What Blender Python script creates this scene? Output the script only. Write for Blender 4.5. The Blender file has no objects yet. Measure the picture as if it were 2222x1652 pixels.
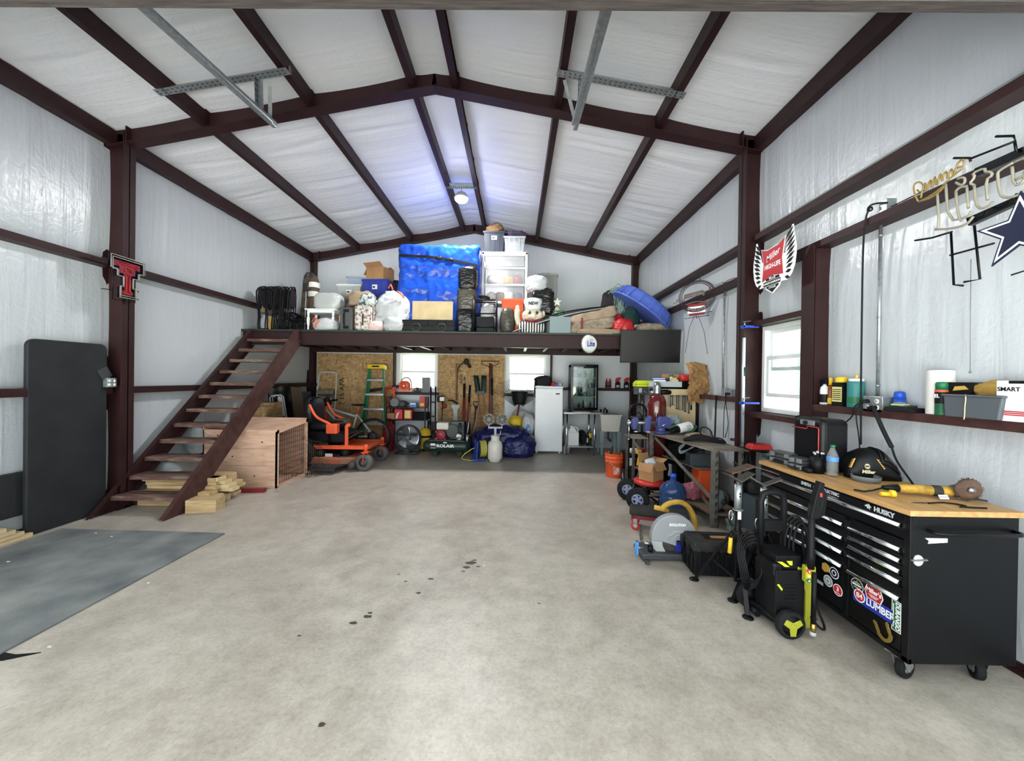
import bpy, math, random
from mathutils import Matrix, Vector, noise, Euler
random.seed(7)
SC = bpy.context.scene
COL = SC.collection
# ------------------------------------------------------------------ camera
FPX, VX, VY, ROLL, EYE = 832.0, 1118.0, 822.0, 0.0140, 1.52
_r = Vector((math.cos(ROLL), 0, math.sin(ROLL)))
_u = Vector((-math.sin(ROLL), 0, math.cos(ROLL)))
_f = (Vector((0, 1, 0)) - _r * ((VX - 1111) / FPX) - _u * ((826 - VY) / FPX)).normalized()
_r = (_r - _f * _r.dot(_f)).normalized()
_u = _r.cross(_f).normalized()
cam_data = bpy.data.cameras.new('camera')
cam = bpy.data.objects.new('camera', cam_data); COL.objects.link(cam)
cam_data.sensor_width = 36.0
cam_data.lens = FPX / 2222 * 36.0
cam_data.clip_start = 0.05
cam_data.clip_end = 500
CM = Matrix(((_r.x, _u.x, -_f.x, 0), (_r.y, _u.y, -_f.y, 0), (_r.z, _u.z, -_f.z, EYE), (0, 0, 0, 1)))
cam.matrix_world = CM
SC.camera = cam
# ------------------------------------------------------------------ sky, exposure, lamps
world = bpy.data.worlds.new('overcast_sky'); SC.world = world
world.use_nodes = True
_nt = world.node_tree; _bg = _nt.nodes['Background']
_bg.inputs['Color'].default_value = (0.93, 0.965, 1.0, 1)
_bg.inputs['Strength'].default_value = 1.75
sun_data = bpy.data.lights.new('bounce_sun', 'SUN'); sun_data.energy = 28.; sun_data.angle = math.radians(6); sun_data.color = (1, .99, .98)
sun = bpy.data.objects.new('bounce_sun', sun_data); COL.objects.link(sun)
sun.rotation_euler = Vector((.62, -.10, -.78)).to_track_quat('-Z', 'Y').to_euler()      # added to brighten the drive for ceiling bounce; high left, behind the building
SC.view_settings.view_transform = 'Standard'
SC.view_settings.look = 'None'
SC.view_settings.exposure = 1.15
SC.view_settings.gamma = 1.0
SC.view_settings.use_curve_mapping = False
SC.cycles.use_denoising = True
SC.cycles.max_bounces = 10
SC.cycles.diffuse_bounces = 6
SC.cycles.glossy_bounces = 4
SC.cycles.transmission_bounces = 6
SC.cycles.transparent_max_bounces = 12
SC.cycles.sample_clamp_indirect = 6.0
SC.cycles.caustics_reflective = False
SC.cycles.caustics_refractive = False

# ------------------------------------------------------------------ measuring helpers (photo pixel + known distance -> metres)
def _ray(px, py):
    return _f * FPX + _r * (px - 1111) - _u * (py - 826)
def at(px, py, y):
    d = _ray(px, py); t = y / d.y
    return Vector((d.x * t, y, EYE + d.z * t))
def zp(px, py, z):
    d = _ray(px, py); t = (z - EYE) / d.z
    return Vector((d.x * t, d.y * t, z))
def fl(px, py): return zp(px, py, 0.0)
def xp(px, py, x):
    d = _ray(px, py); t = x / d.x
    return Vector((x, d.y * t, EYE + d.z * t))

# ------------------------------------------------------------------ materials
def lin(h):
    h = h.lstrip('#')
    c = [int(h[i:i + 2], 16) / 255 for i in (0, 2, 4)]
    return tuple(x / 12.92 if x <= .04045 else ((x + .055) / 1.055) ** 2.4 for x in c) + (1,)
MATS = {}
def mat(name, color, rough=.5, metal=0., var=0., scale=8., bump=0., bscale=40., color2=None, spec=.5,
        trans=0., alpha=1., emit=0., coat=0., stretch=(1, 1, 1), ior=1.45, lo=.35, hi=.65, detail=5., bdist=.01, space='Object'):
    m = bpy.data.materials.new(name); m.use_nodes = True
    nt = m.node_tree; b = nt.nodes['Principled BSDF']
    c = lin(color) if isinstance(color, str) else color
    b.inputs['Base Color'].default_value = c
    b.inputs['Roughness'].default_value = rough
    b.inputs['Metallic'].default_value = metal
    b.inputs['Specular IOR Level'].default_value = spec
    b.inputs['Transmission Weight'].default_value = trans
    b.inputs['IOR'].default_value = ior
    b.inputs['Alpha'].default_value = alpha
    b.inputs['Coat Weight'].default_value = coat
    if emit:
        b.inputs['Emission Color'].default_value = c; b.inputs['Emission Strength'].default_value = emit
    if var or bump or color2:
        tc = nt.nodes.new('ShaderNodeTexCoord'); mp = nt.nodes.new('ShaderNodeMapping')
        mp.inputs['Scale'].default_value = stretch
        nt.links.new(tc.outputs[space], mp.inputs['Vector'])
    if var or color2:
        n = nt.nodes.new('ShaderNodeTexNoise'); n.inputs['Scale'].default_value = scale; n.inputs['Detail'].default_value = detail
        nt.links.new(mp.outputs[0], n.inputs['Vector'])
        r = nt.nodes.new('ShaderNodeValToRGB')
        c2 = lin(color2) if color2 else tuple(x * (1 - var) for x in c[:3]) + (1,)
        c1 = c if color2 else tuple(min(1, x * (1 + var * .6)) for x in c[:3]) + (1,)
        r.color_ramp.elements[0].position = lo; r.color_ramp.elements[0].color = c2
        r.color_ramp.elements[1].position = hi; r.color_ramp.elements[1].color = c1
        nt.links.new(n.outputs['Fac'], r.inputs[0]); nt.links.new(r.outputs[0], b.inputs['Base Color'])
    if bump:
        n2 = nt.nodes.new('ShaderNodeTexNoise'); n2.inputs['Scale'].default_value = bscale; n2.inputs['Detail'].default_value = 4
        nt.links.new(mp.outputs[0], n2.inputs['Vector'])
        bp = nt.nodes.new('ShaderNodeBump'); bp.inputs['Strength'].default_value = bump; bp.inputs['Distance'].default_value = bdist
        nt.links.new(n2.outputs['Fac'], bp.inputs['Height']); nt.links.new(bp.outputs[0], b.inputs['Normal'])
    MATS[name] = m
    return m
# plain finishes
for _n, _c, _ro in (('black_plastic', '#101114', .5), ('black_satin', '#0c0d10', .38), ('glossy_black', '#08090b', .12), ('black_rubber', '#1a1b1d', .75),
    ('dark_grey', '#3a3d40', .5), ('mid_grey', '#6f7376', .5), ('light_grey', '#a9adad', .5), ('white_plastic', '#e4e6e6', .4),
    ('off_white', '#d8d6cd', .6), ('red_paint', '#b3232a', .4), ('red_plastic', '#c2312f', .4), ('dark_red', '#7a1f24', .5),
    ('orange_paint', '#e2582f', .42), ('orange_plastic', '#e0592b', .45), ('yellow_plastic', '#e6c02c', .45), ('lime', '#c3d226', .45),
    ('olive_lime', '#a3a62d', .5), ('green_plastic', '#1f6b46', .45), ('dark_green', '#1d3530', .45), ('teal', '#2f7a78', .45),
    ('blue_plastic', '#27469c', .4), ('bright_blue', '#1f4fbe', .4), ('navy', '#1c2c55', .45), ('vise_blue', '#3f4680', .4),
    ('tan_cloth', '#9a8670', .85), ('brown_cloth', '#54453a', .85), ('dark_cloth', '#2b272c', .9), ('white_cloth', '#d9d7d4', .8),
    ('pink_cloth', '#d9bcb8', .8), ('cream', '#ddd0ab', .7), ('grey_cloth', '#6c6a66', .9), ('purple_blue', '#5068c0', .35),
    ('white_ink', '#eceeee', .5), ('red_ink', '#b5242d', .5), ('blue_ink', '#1f2f9a', .5), ('black_ink', '#101012', .5), ('navy_ink', '#071230', .5),
    ('gold_ink', '#c9a24c', .5), ('green_ink', '#1c5a3c', .5), ('silver_ink', '#b8bcc0', .4), ('neon_glass', '#8f8a7c', .25), ('neon_amber', '#86703a', .3),
    ('blue_grey', '#8a9a9c', .5), ('sky_blue', '#4a86c8', .45), ('sage', '#7d9089', .5), ('skin_tan', '#d8c3a0', .6)):
    mat(_n, _c, _ro, spec=.25 if _n.startswith(('black', 'dark_c')) else .5)
mat('brown_steel', '#2f1a1b', .5, spec=.3, var=.18, scale=6, bump=.05, bscale=60)
mat('brown_steel_worn', '#4b312e', .6, spec=.3, var=.3, scale=9, color2='#38211f', bump=.1, bscale=80)
mat('galvanized', '#a9b0b2', .38, metal=.75, var=.2, scale=30)
mat('chrome', '#dfe1e3', .16, metal=1)
mat('steel', '#a5a7a8', .35, metal=.9, var=.15, scale=20)
mat('dark_steel', '#5a5854', .5, metal=.55, var=.3, scale=14)
mat('rusty', '#5a463a', .8, metal=.2, var=.4, scale=20)
mat('brass', '#c9a55a', .3, metal=.9)
mat('glass', '#eef6f4', .02, trans=1., ior=1.45)
mat('clear_plastic', '#e3e8ea', .08, trans=.6, alpha=.3, bump=.25, bscale=40)
mat('clear_blue', '#b9c6dc', .25, trans=.5, alpha=.85)
mat('water_blue', '#3c5f9c', .08, trans=.55, alpha=.95)
mat('white_bag', '#b9bcbf', .38, bump=.4, bscale=9, bdist=.03, stretch=(1, 1, .5))
mat('black_bag', '#151517', .2, bump=.6, bscale=10, bdist=.03, stretch=(1, 1, 2))
mat('smoke_bag', '#45423b', .2, bump=.6, bscale=10, bdist=.03, stretch=(1, 1, 2))
mat('blue_tarp', '#1543ac', .25, bump=.5, bscale=8, bdist=.03, var=.06, scale=3)
mat('navy_tarp', '#1c2058', .28, bump=1., bscale=12, bdist=.03, var=.25, scale=4)
mat('cardboard', '#a88058', .85, var=.12, scale=5)
mat('kraft', '#96724a', .8, var=.15, scale=6, bump=.6, bscale=9, bdist=.03)
mat('camo', '#5c5144', .9, color2='#25262a', scale=9, lo=.45, hi=.55)
mat('plaid', '#d6cfc9', .85, color2='#7c6c66', scale=22, lo=.42, hi=.5)
mat('burlap', '#938674', .9, var=.3, scale=14, bump=.4, bscale=30)
mat('lumber', '#c4ad84', .75, color2='#a68a60', scale=4, stretch=(1, 14, 14), bump=.15, bscale=40)
mat('pale_board', '#cdb78e', .7, var=.12, scale=6)
mat('dusty_wood', '#7a6a58', .85, color2='#54483d', scale=5, stretch=(1, 9, 9))
mat('wood_handle', '#a5744a', .6, var=.2, scale=8)
mat('butcher_block', '#c8a06b', .5, color2='#a67b46', scale=5, stretch=(6, .9, 6), lo=.3, hi=.7)
mat('dusty_black', '#35332f', .8, color2='#1a1a1b', scale=7, lo=.35, hi=.65)
mat('yellow_worn', '#b08c35', .6, var=.4, scale=25)
mat('yellow_hose', '#c79d3c', .6, var=.2, scale=12)
mat('mid_light', '#8e9295', .5)
mat('blue_hub', '#8a93b4', .45)
mat('dull_brass', '#8d753a', .55, metal=.5)
mat('dusty_plate', '#8a8175', .75, color2='#4f463d', scale=5, lo=.3, hi=.7)
mat('worn_steel', '#77736c', .6, metal=.3, var=.3, scale=12)
mat('wine_red', '#5a1a1c', .15, coat=.4)
mat('blue_grey_light', '#b4bfc6', .5)
mat('pink_wrap', '#a8606c', .4, bump=.5, bscale=9, bdist=.03)
mat('dark_grey_blue', '#3c4449', .5)
mat('alu', '#c9d3de', .25, metal=.85)
mat('neon_plum', '#2c1c21', .3)
mat('neon_grey', '#6a625d', .3)
mat('label_yellow', '#d8cf84', .5)
mat('dark_olive', '#2f3a30', .5)
mat('pale_green', '#a9bd96', .5)
mat('slate_grey', '#4f555b', .45)
mat('leather', '#b08b45', .8, var=.2, scale=10)
mat('screen', '#030304', .35, spec=.25)
mat('cooler_lining', '#8fa09c', .5)
mat('orange_cord', '#d2542f', .5)
mat('dark_red_gloss', '#7d2027', .3)
mat('comp_green', '#22332f', .35)
mat('engine_red', '#a3263a', .35)
mat('hose_yellow', '#c3bb55', .45)
mat('clear_sack', '#c6c8c6', .3, trans=.25, bump=.5, bscale=8, bdist=.03)
mat('tie_orange', '#d8674a', .5)
mat('clear_wrap', '#adb1b1', .22, bump=.45, bscale=10, bdist=.03)
mat('mid_dark', '#4a4d4e', .5)
mat('leather_brown', '#4a2c22', .6)
mat('teal_camo', '#c9cfcd', .85, color2='#3f5a62', scale=14, lo=.45, hi=.55)
mat('royal_blue', '#2a3c9c', .4)
mat('grey_wrap', '#a3a5a8', .35, bump=.5, bscale=10, bdist=.03)
mat('clear_drawer', '#cfd4d6', .2, alpha=.14)
mat('navy_tote', '#1d2431', .45)
mat('wicker', '#6d4f34', .8, var=.4, scale=30)
mat('clear_plastic2', '#b9c0c4', .2, alpha=.3)
mat('plum_cloth', '#3a2a3c', .9, color2='#1a2038', scale=9)
mat('grey_tote', '#7c7e7a', .5)
mat('figure_cream', '#d9cdb8', .5, color2='#8a5a48', scale=6, lo=.3, hi=.42)
mat('canvas', '#a8947e', .85, var=.25, scale=6, bump=.3, bscale=16)
mat('red_bag', '#b02428', .35, bump=.6, bscale=9, bdist=.03)
mat('net_green', '#7f9a90', .4)
mat('stair_tread', '#5b3f39', .8, color2='#8a7a6c', scale=5, stretch=(1, 6, 6), lo=.3, hi=.55)
mat('table_black', '#1d2023', .7, var=.3, scale=4, bump=.15, bscale=120)
mat('neon_red', '#7d1d22', .35)
mat('foil_wrap', '#b9bfc2', .2, trans=.2, bump=.5, bscale=7, bdist=.03, var=.15, scale=5)
mat('rusty_wire', '#41342b', .7, metal=.3)
mat('tyre_grey', '#5f605f', .85)
mat('deck_orange', '#a8583c', .6, color2='#7a5a48', scale=6)
mat('label_white', '#d8d4cf', .5)
mat('seat_black', '#1c1e26', .4)
mat('oil', '#3c3730', .4)
mat('rubber_mat', '#8a8c89', .85, color2='#4f5356', scale=2.6, lo=.3, hi=.72, detail=9, bump=.3, bscale=70)
mat('fridge_white', '#e9eef2', .28, var=.03, scale=3)
mat('galv_strip', '#8d9592', .5)
mat('steel_blue_tube', '#6a7f9a', .25, metal=.8)
mat('amber_glass', '#b8621f', .1, trans=.5)
mat('green_glass', '#2c5a3a', .1, trans=.4)
mat('frost', '#bfc8c8', .15, trans=.5, alpha=.7)

def stripe_mat(name, c1, c2, scale):
    m = mat(name, c1, .7); nt = m.node_tree if m else MATS[name].node_tree; b = nt.nodes['Principled BSDF']
    tc = nt.nodes.new('ShaderNodeTexCoord'); w = nt.nodes.new('ShaderNodeTexWave'); w.inputs['Scale'].default_value = scale; w.bands_direction = 'X'; w.inputs['Distortion'].default_value = 1.
    r = nt.nodes.new('ShaderNodeValToRGB'); r.color_ramp.interpolation = 'CONSTANT'; r.color_ramp.elements[0].color = lin(c1); r.color_ramp.elements[1].position = .5; r.color_ramp.elements[1].color = lin(c2)
    nt.links.new(tc.outputs['Object'], w.inputs[0]); nt.links.new(w.outputs['Fac'], r.inputs[0]); nt.links.new(r.outputs[0], b.inputs['Base Color'])
stripe_mat('striped', '#151516', '#dcdad6', 7.)
# ------------------------------------------------------------------ mesh builder
def T(x=0, y=0, z=0): return Matrix.Translation((x, y, z))
def R(ax, deg): return Matrix.Rotation(math.radians(deg), 4, ax)
def S(x, y, z): return Matrix.Diagonal((x, y, z, 1))
def align(a, b):
    """matrix taking local z to the direction a->b, origin at a"""
    a = Vector(a); b = Vector(b); d = (b - a)
    return Matrix.Translation(a) @ d.to_track_quat('Z', 'Y').to_matrix().to_4x4()
class MB:
    def __init__(s, M=None): s.v = []; s.f = []; s.mi = []; s.sm = []; s.M = M or Matrix(); s.cur = 0
    def mat(s, i): s.cur = i; return s
    def add(s, vs, fs, smooth=False, M=None):
        o = len(s.v); X = s.M @ M if M else s.M
        s.v += [tuple(X @ Vector(p)) for p in vs]
        flip = X.determinant() < 0
        for i, f in enumerate(fs):
            s.f.append(tuple(o + k for k in (reversed(f) if flip else f))); s.mi.append(s.cur)
            s.sm.append(smooth[i] if isinstance(smooth, list) else smooth)
        return s
    def box(s, x0, x1, y0, y1, z0, z1, M=None):
        v = [(x, y, z) for z in (z0, z1) for y in (y0, y1) for x in (x0, x1)]
        return s.add(v, [(0, 2, 3, 1), (4, 5, 7, 6), (0, 1, 5, 4), (2, 6, 7, 3), (0, 4, 6, 2), (1, 3, 7, 5)], False, M)
    def cb(s, c, d, M=None):
        return s.box(c[0] - d[0] / 2, c[0] + d[0] / 2, c[1] - d[1] / 2, c[1] + d[1] / 2, c[2] - d[2] / 2, c[2] + d[2] / 2, M)
    def taper(s, x, y, z0, z1, w0, d0, w1, d1):
        v = [(x + a * w0 / 2, y + b * d0 / 2, z0) for b in (-1, 1) for a in (-1, 1)] + [(x + a * w1 / 2, y + b * d1 / 2, z1) for b in (-1, 1) for a in (-1, 1)]
        return s.add(v, [(0, 2, 3, 1), (4, 5, 7, 6), (0, 1, 5, 4), (2, 6, 7, 3), (0, 4, 6, 2), (1, 3, 7, 5)])
    def bar(s, a, b, w, h=None, up=(0, 0, 1)):
        """rectangular bar from a to b; w across, h along up"""
        a = Vector(a); b = Vector(b); z = (b - a).normalized(); u = Vector(up)
        if abs(z.dot(u)) > .98: u = Vector((0, 1, 0))
        x = u.cross(z).normalized(); y = z.cross(x); h = h or w
        X = Matrix(((x.x, y.x, z.x, a.x), (x.y, y.y, z.y, a.y), (x.z, y.z, z.z, a.z), (0, 0, 0, 1)))
        return s.box(-w / 2, w / 2, -h / 2, h / 2, 0, (b - a).length, X)
    def lathe(s, prof, n=20, M=None, smooth=True, caps=True):
        vs = []; fs = []; sm = []
        for r, z in prof:
            for k in range(n):
                t = 2 * math.pi * k / n; vs.append((r * math.cos(t), r * math.sin(t), z))
        for i in range(len(prof) - 1):
            for k in range(n):
                k2 = (k + 1) % n
                fs.append((i * n + k, i * n + k2, (i + 1) * n + k2, (i + 1) * n + k)); sm.append(smooth)
        if caps:
            if prof[0][0] > 1e-5: fs.append(tuple(reversed(range(n)))); sm.append(False)
            if prof[-1][0] > 1e-5: fs.append(tuple(range((len(prof) - 1) * n, len(prof) * n))); sm.append(False)
        return s.add(vs, fs, sm, M)
    def cyl(s, a, b, r, r2=None, n=14):
        L = (Vector(b) - Vector(a)).length
        return s.lathe([(r, 0), (r if r2 is None else r2, L)], n, align(a, b))
    def ring(s, c, R_, r, ax=(0, 0, 1), n=24, m=8, arc=360):
        M = align(c, Vector(c) + Vector(ax)); vs = []; fs = []
        full = arc >= 360; N = n if full else n + 1
        for i in range(N):
            t = math.radians(arc) * i / n
            for j in range(m):
                p = 2 * math.pi * j / m
                vs.append(((R_ + r * math.cos(p)) * math.cos(t), (R_ + r * math.cos(p)) * math.sin(t), r * math.sin(p)))
        for i in range(n):
            i2 = (i + 1) % N
            for j in range(m):
                j2 = (j + 1) % m
                fs.append((i * m + j, i2 * m + j, i2 * m + j2, i * m + j2))
        return s.add(vs, fs, True, M)
    def tube(s, pts, r, n=8, closed=False, smooth_path=0):
        P = [Vector(p) for p in pts]
        for _ in range(smooth_path):
            Q = []
            L = len(P)
            for i in range(L - (0 if closed else 1)):
                a, b = P[i], P[(i + 1) % L]
                Q += [a * .75 + b * .25, a * .25 + b * .75]
            if not closed: Q = [P[0]] + Q + [P[-1]]
            P = Q
        L = len(P); vs = []; fs = []; nrm = None
        for i in range(L):
            if closed: t = P[(i + 1) % L] - P[i - 1]
            else: t = P[min(i + 1, L - 1)] - P[max(i - 1, 0)]
            if t.length < 1e-9: t = Vector((0, 0, 1))
            t.normalize()
            if nrm is None: nrm = t.orthogonal().normalized()
            nrm = (nrm - t * nrm.dot(t))
            if nrm.length < 1e-6: nrm = t.orthogonal()
            nrm.normalize(); bi = t.cross(nrm); rr = r[i * len(r) // L] if isinstance(r, (list, tuple)) else r
            for k in range(n):
                a = 2 * math.pi * k / n; vs.append(tuple(P[i] + (nrm * math.cos(a) + bi * math.sin(a)) * rr))
        for i in range(L - (0 if closed else 1)):
            for k in range(n):
                k2 = (k + 1) % n; j = (i + 1) % L
                fs.append((i * n + k, i * n + k2, j * n + k2, j * n + k))
        sm = [True] * len(fs)
        if not closed: fs += [tuple(reversed(range(n))), tuple(range((L - 1) * n, L * n))]; sm += [False, False]
        return s.add(vs, fs, sm)
    def prism(s, poly, z0, z1, M=None):
        a = sum(poly[i][0] * poly[(i + 1) % len(poly)][1] - poly[(i + 1) % len(poly)][0] * poly[i][1] for i in range(len(poly)))
        if a < 0: poly = list(reversed(poly))
        n = len(poly)
        vs = [(p[0], p[1], z0) for p in poly] + [(p[0], p[1], z1) for p in poly]
        fs = [tuple(reversed(range(n))), tuple(range(n, 2 * n))] + [(i, (i + 1) % n, n + (i + 1) % n, n + i) for i in range(n)]
        return s.add(vs, fs, False, M)
    def ell(s, c, r, n=16, m=10, e=1.0, M=None, fn=None):
        """ellipsoid; e<1 squares it off; fn(p) displaces"""
        vs = []; fs = []
        if not isinstance(r, (tuple, list)): r = (r, r, r)
        pw = lambda x: math.copysign(abs(x) ** e, x)
        for i in range(m + 1):
            ph = -math.pi / 2 + math.pi * i / m
            for k in range(n):
                t = 2 * math.pi * k / n
                p = Vector((pw(math.cos(ph)) * pw(math.cos(t)) * r[0], pw(math.cos(ph)) * pw(math.sin(t)) * r[1], pw(math.sin(ph)) * r[2]))
                if fn: p = fn(p)
                vs.append(tuple(p + Vector(c)))
        for i in range(m):
            for k in range(n):
                k2 = (k + 1) % n; fs.append((i * n + k, i * n + k2, (i + 1) * n + k2, (i + 1) * n + k))
        return s.add(vs, fs, True, M)
    def blob(s, c, r, seed=0, amp=.12, freq=3., e=.75, n=44, m=30, flat=True, M=None):
        """crumpled bag: squared ellipsoid with folds; base pressed flat"""
        if not isinstance(r, (tuple, list)): r = (r, r, r)
        sv = Vector((seed * 3.7, seed * 1.3, seed * 2.1)); mr = sum(r) / 3
        def fn(p):
            q = Vector((p.x / r[0], p.y / r[1], p.z / r[2]))
            d = noise.noise(q * freq * .5 + sv) * 1.0 + (1 - abs(noise.noise(q * freq + sv * 2)) * 2) * .55 + (1 - abs(noise.noise(q * freq * 2.1 + sv * 3)) * 2) * .5 - .3 + noise.noise(q * freq * 4.5 + sv) * .1
            p = p * (1 + amp * d)
            if flat and p.z < -r[2] * .86: p.z = -r[2] * .86
            return p
        return s.ell(c, r, n, m, e, M, fn)
    def rbox(s, c, h, r, n=40, fn=None):
        """evenly meshed rounded box, half sizes h; fn(p) displaces"""
        c = Vector(c)
        for ax in range(3):
            for sg in (-1, 1):
                def f(u, v):
                    p = [0, 0, 0]; p[ax] = sg * h[ax]; a, d = (ax + 1) % 3, (ax + 2) % 3
                    p[a] = (2 * u - 1) * h[a] * sg; p[d] = (2 * v - 1) * h[d]; p = Vector(p)
                    q = Vector([max(-h[i] + r, min(h[i] - r, p[i])) for i in range(3)]); e = p - q
                    if e.length > 1e-9: p = q + e.normalized() * r
                    return tuple(c + (fn(p) if fn else p))
                s.sheet(f, n, n)
        return s
    def sheet(s, fn, nu, nv, th=0., M=None, smooth=True):
        vs = [fn(u / nu, v / nv) for v in range(nv + 1) for u in range(nu + 1)]; w = nu + 1
        fs = [(v * w + u, v * w + u + 1, (v + 1) * w + u + 1, (v + 1) * w + u) for v in range(nv) for u in range(nu)]
        s.add(vs, fs, smooth, M)
        return s
    def text(s, txt, size, M, ext=.0006, bold=0., ax='CENTER', shear=0., width=None):
        cu = bpy.data.curves.new('t', 'FONT'); cu.body = txt; cu.size = size; cu.extrude = ext; cu.offset = bold
        cu.align_x = ax; cu.align_y = 'CENTER'; cu.shear = shear; cu.resolution_u = 3
        o = bpy.data.objects.new('t', cu); me = o.to_mesh()
        vs = [tuple(v.co) for v in me.vertices]; fs = [tuple(p.vertices) for p in me.polygons]
        o.to_mesh_clear(); bpy.data.objects.remove(o); bpy.data.curves.remove(cu)
        if width and vs:
            xs = [v[0] for v in vs]; k = width / max(1e-6, max(xs) - min(xs)); vs = [(v[0] * k, v[1], v[2]) for v in vs]
        return s.add(vs, fs, False, M)
    def build(s, name, mats, parent=None, bevel=0., solid=0., sub=0, seg=2):
        me = bpy.data.meshes.new(name); me.from_pydata(s.v, [], s.f)
        if isinstance(mats, str): mats = [mats]
        for m_ in mats: me.materials.append(MATS[m_])
        me.polygons.foreach_set('material_index', s.mi); me.polygons.foreach_set('use_smooth', s.sm); me.update()
        o = bpy.data.objects.new(name, me); COL.objects.link(o)
        if parent: o.parent = parent
        if solid:
            m_ = o.modifiers.new('solid', 'SOLIDIFY'); m_.thickness = solid; m_.offset = 0
        if bevel:
            m_ = o.modifiers.new('bevel', 'BEVEL'); m_.width = bevel; m_.segments = seg; m_.limit_method = 'ANGLE'; m_.angle_limit = math.radians(40)
        if sub:
            m_ = o.modifiers.new('sub', 'SUBSURF'); m_.levels = sub; m_.render_levels = sub
        return o
def tag(o, label, cat, group=None, kind=None):
    o['label'] = label; o['category'] = cat
    if group: o['group'] = group
    if kind: o['kind'] = kind
    return o
def thing(name, label, cat, loc=(0, 0, 0), rz=0., group=None, rot=None):
    o = bpy.data.objects.new(name, None); COL.objects.link(o); o.empty_display_size = .1
    o.location = loc; o.rotation_euler = rot if rot else (0, 0, math.radians(rz))
    return tag(o, label, cat, group)
def solo(mb, name, mats, label, cat, loc=(0, 0, 0), rz=0., group=None, rot=None, kind=None, **k):
    o = mb.build(name, mats, None, **k); o.location = loc
    o.rotation_euler = rot if rot else (0, 0, math.radians(rz))
    return tag(o, label, cat, group, kind)
def struct(mb, name, mats, parent=None, label=None, **k):
    o = mb.build(name, mats, parent, **k)
    if not parent: o['kind'] = 'structure'
    if label: o['label'] = label
    return o
def part_label(o, s): o['label'] = s; return o
def kids(o): return [c for c in bpy.data.objects if c.parent == o]
def dup(o, label=None, loc=None, rz=None, rot=None, parent=None):
    c = o.copy(); COL.objects.link(c)
    if parent: c.parent = parent
    for k in kids(o): dup(k, parent=c)
    if label: c['label'] = label
    if loc is not None: c.location = loc
    if rz is not None: c.rotation_euler = (0, 0, math.radians(rz))
    if rot is not None: c.rotation_euler = rot
    return c
# ================================================================== the building
XL, XR, YB, YF, ZE, ZR, XC = -4.61, 2.71, 8.6, 1.5, 4.25, 4.95, -.95
def roof_z(x): return ZR - (ZR - ZE) / (XR - XC) * abs(x - XC)
FRONT = R('X', 90); RIGHTW = R('Z', -90) @ R('X', 90); LEFTW = R('Z', 90) @ R('X', 90)

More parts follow.
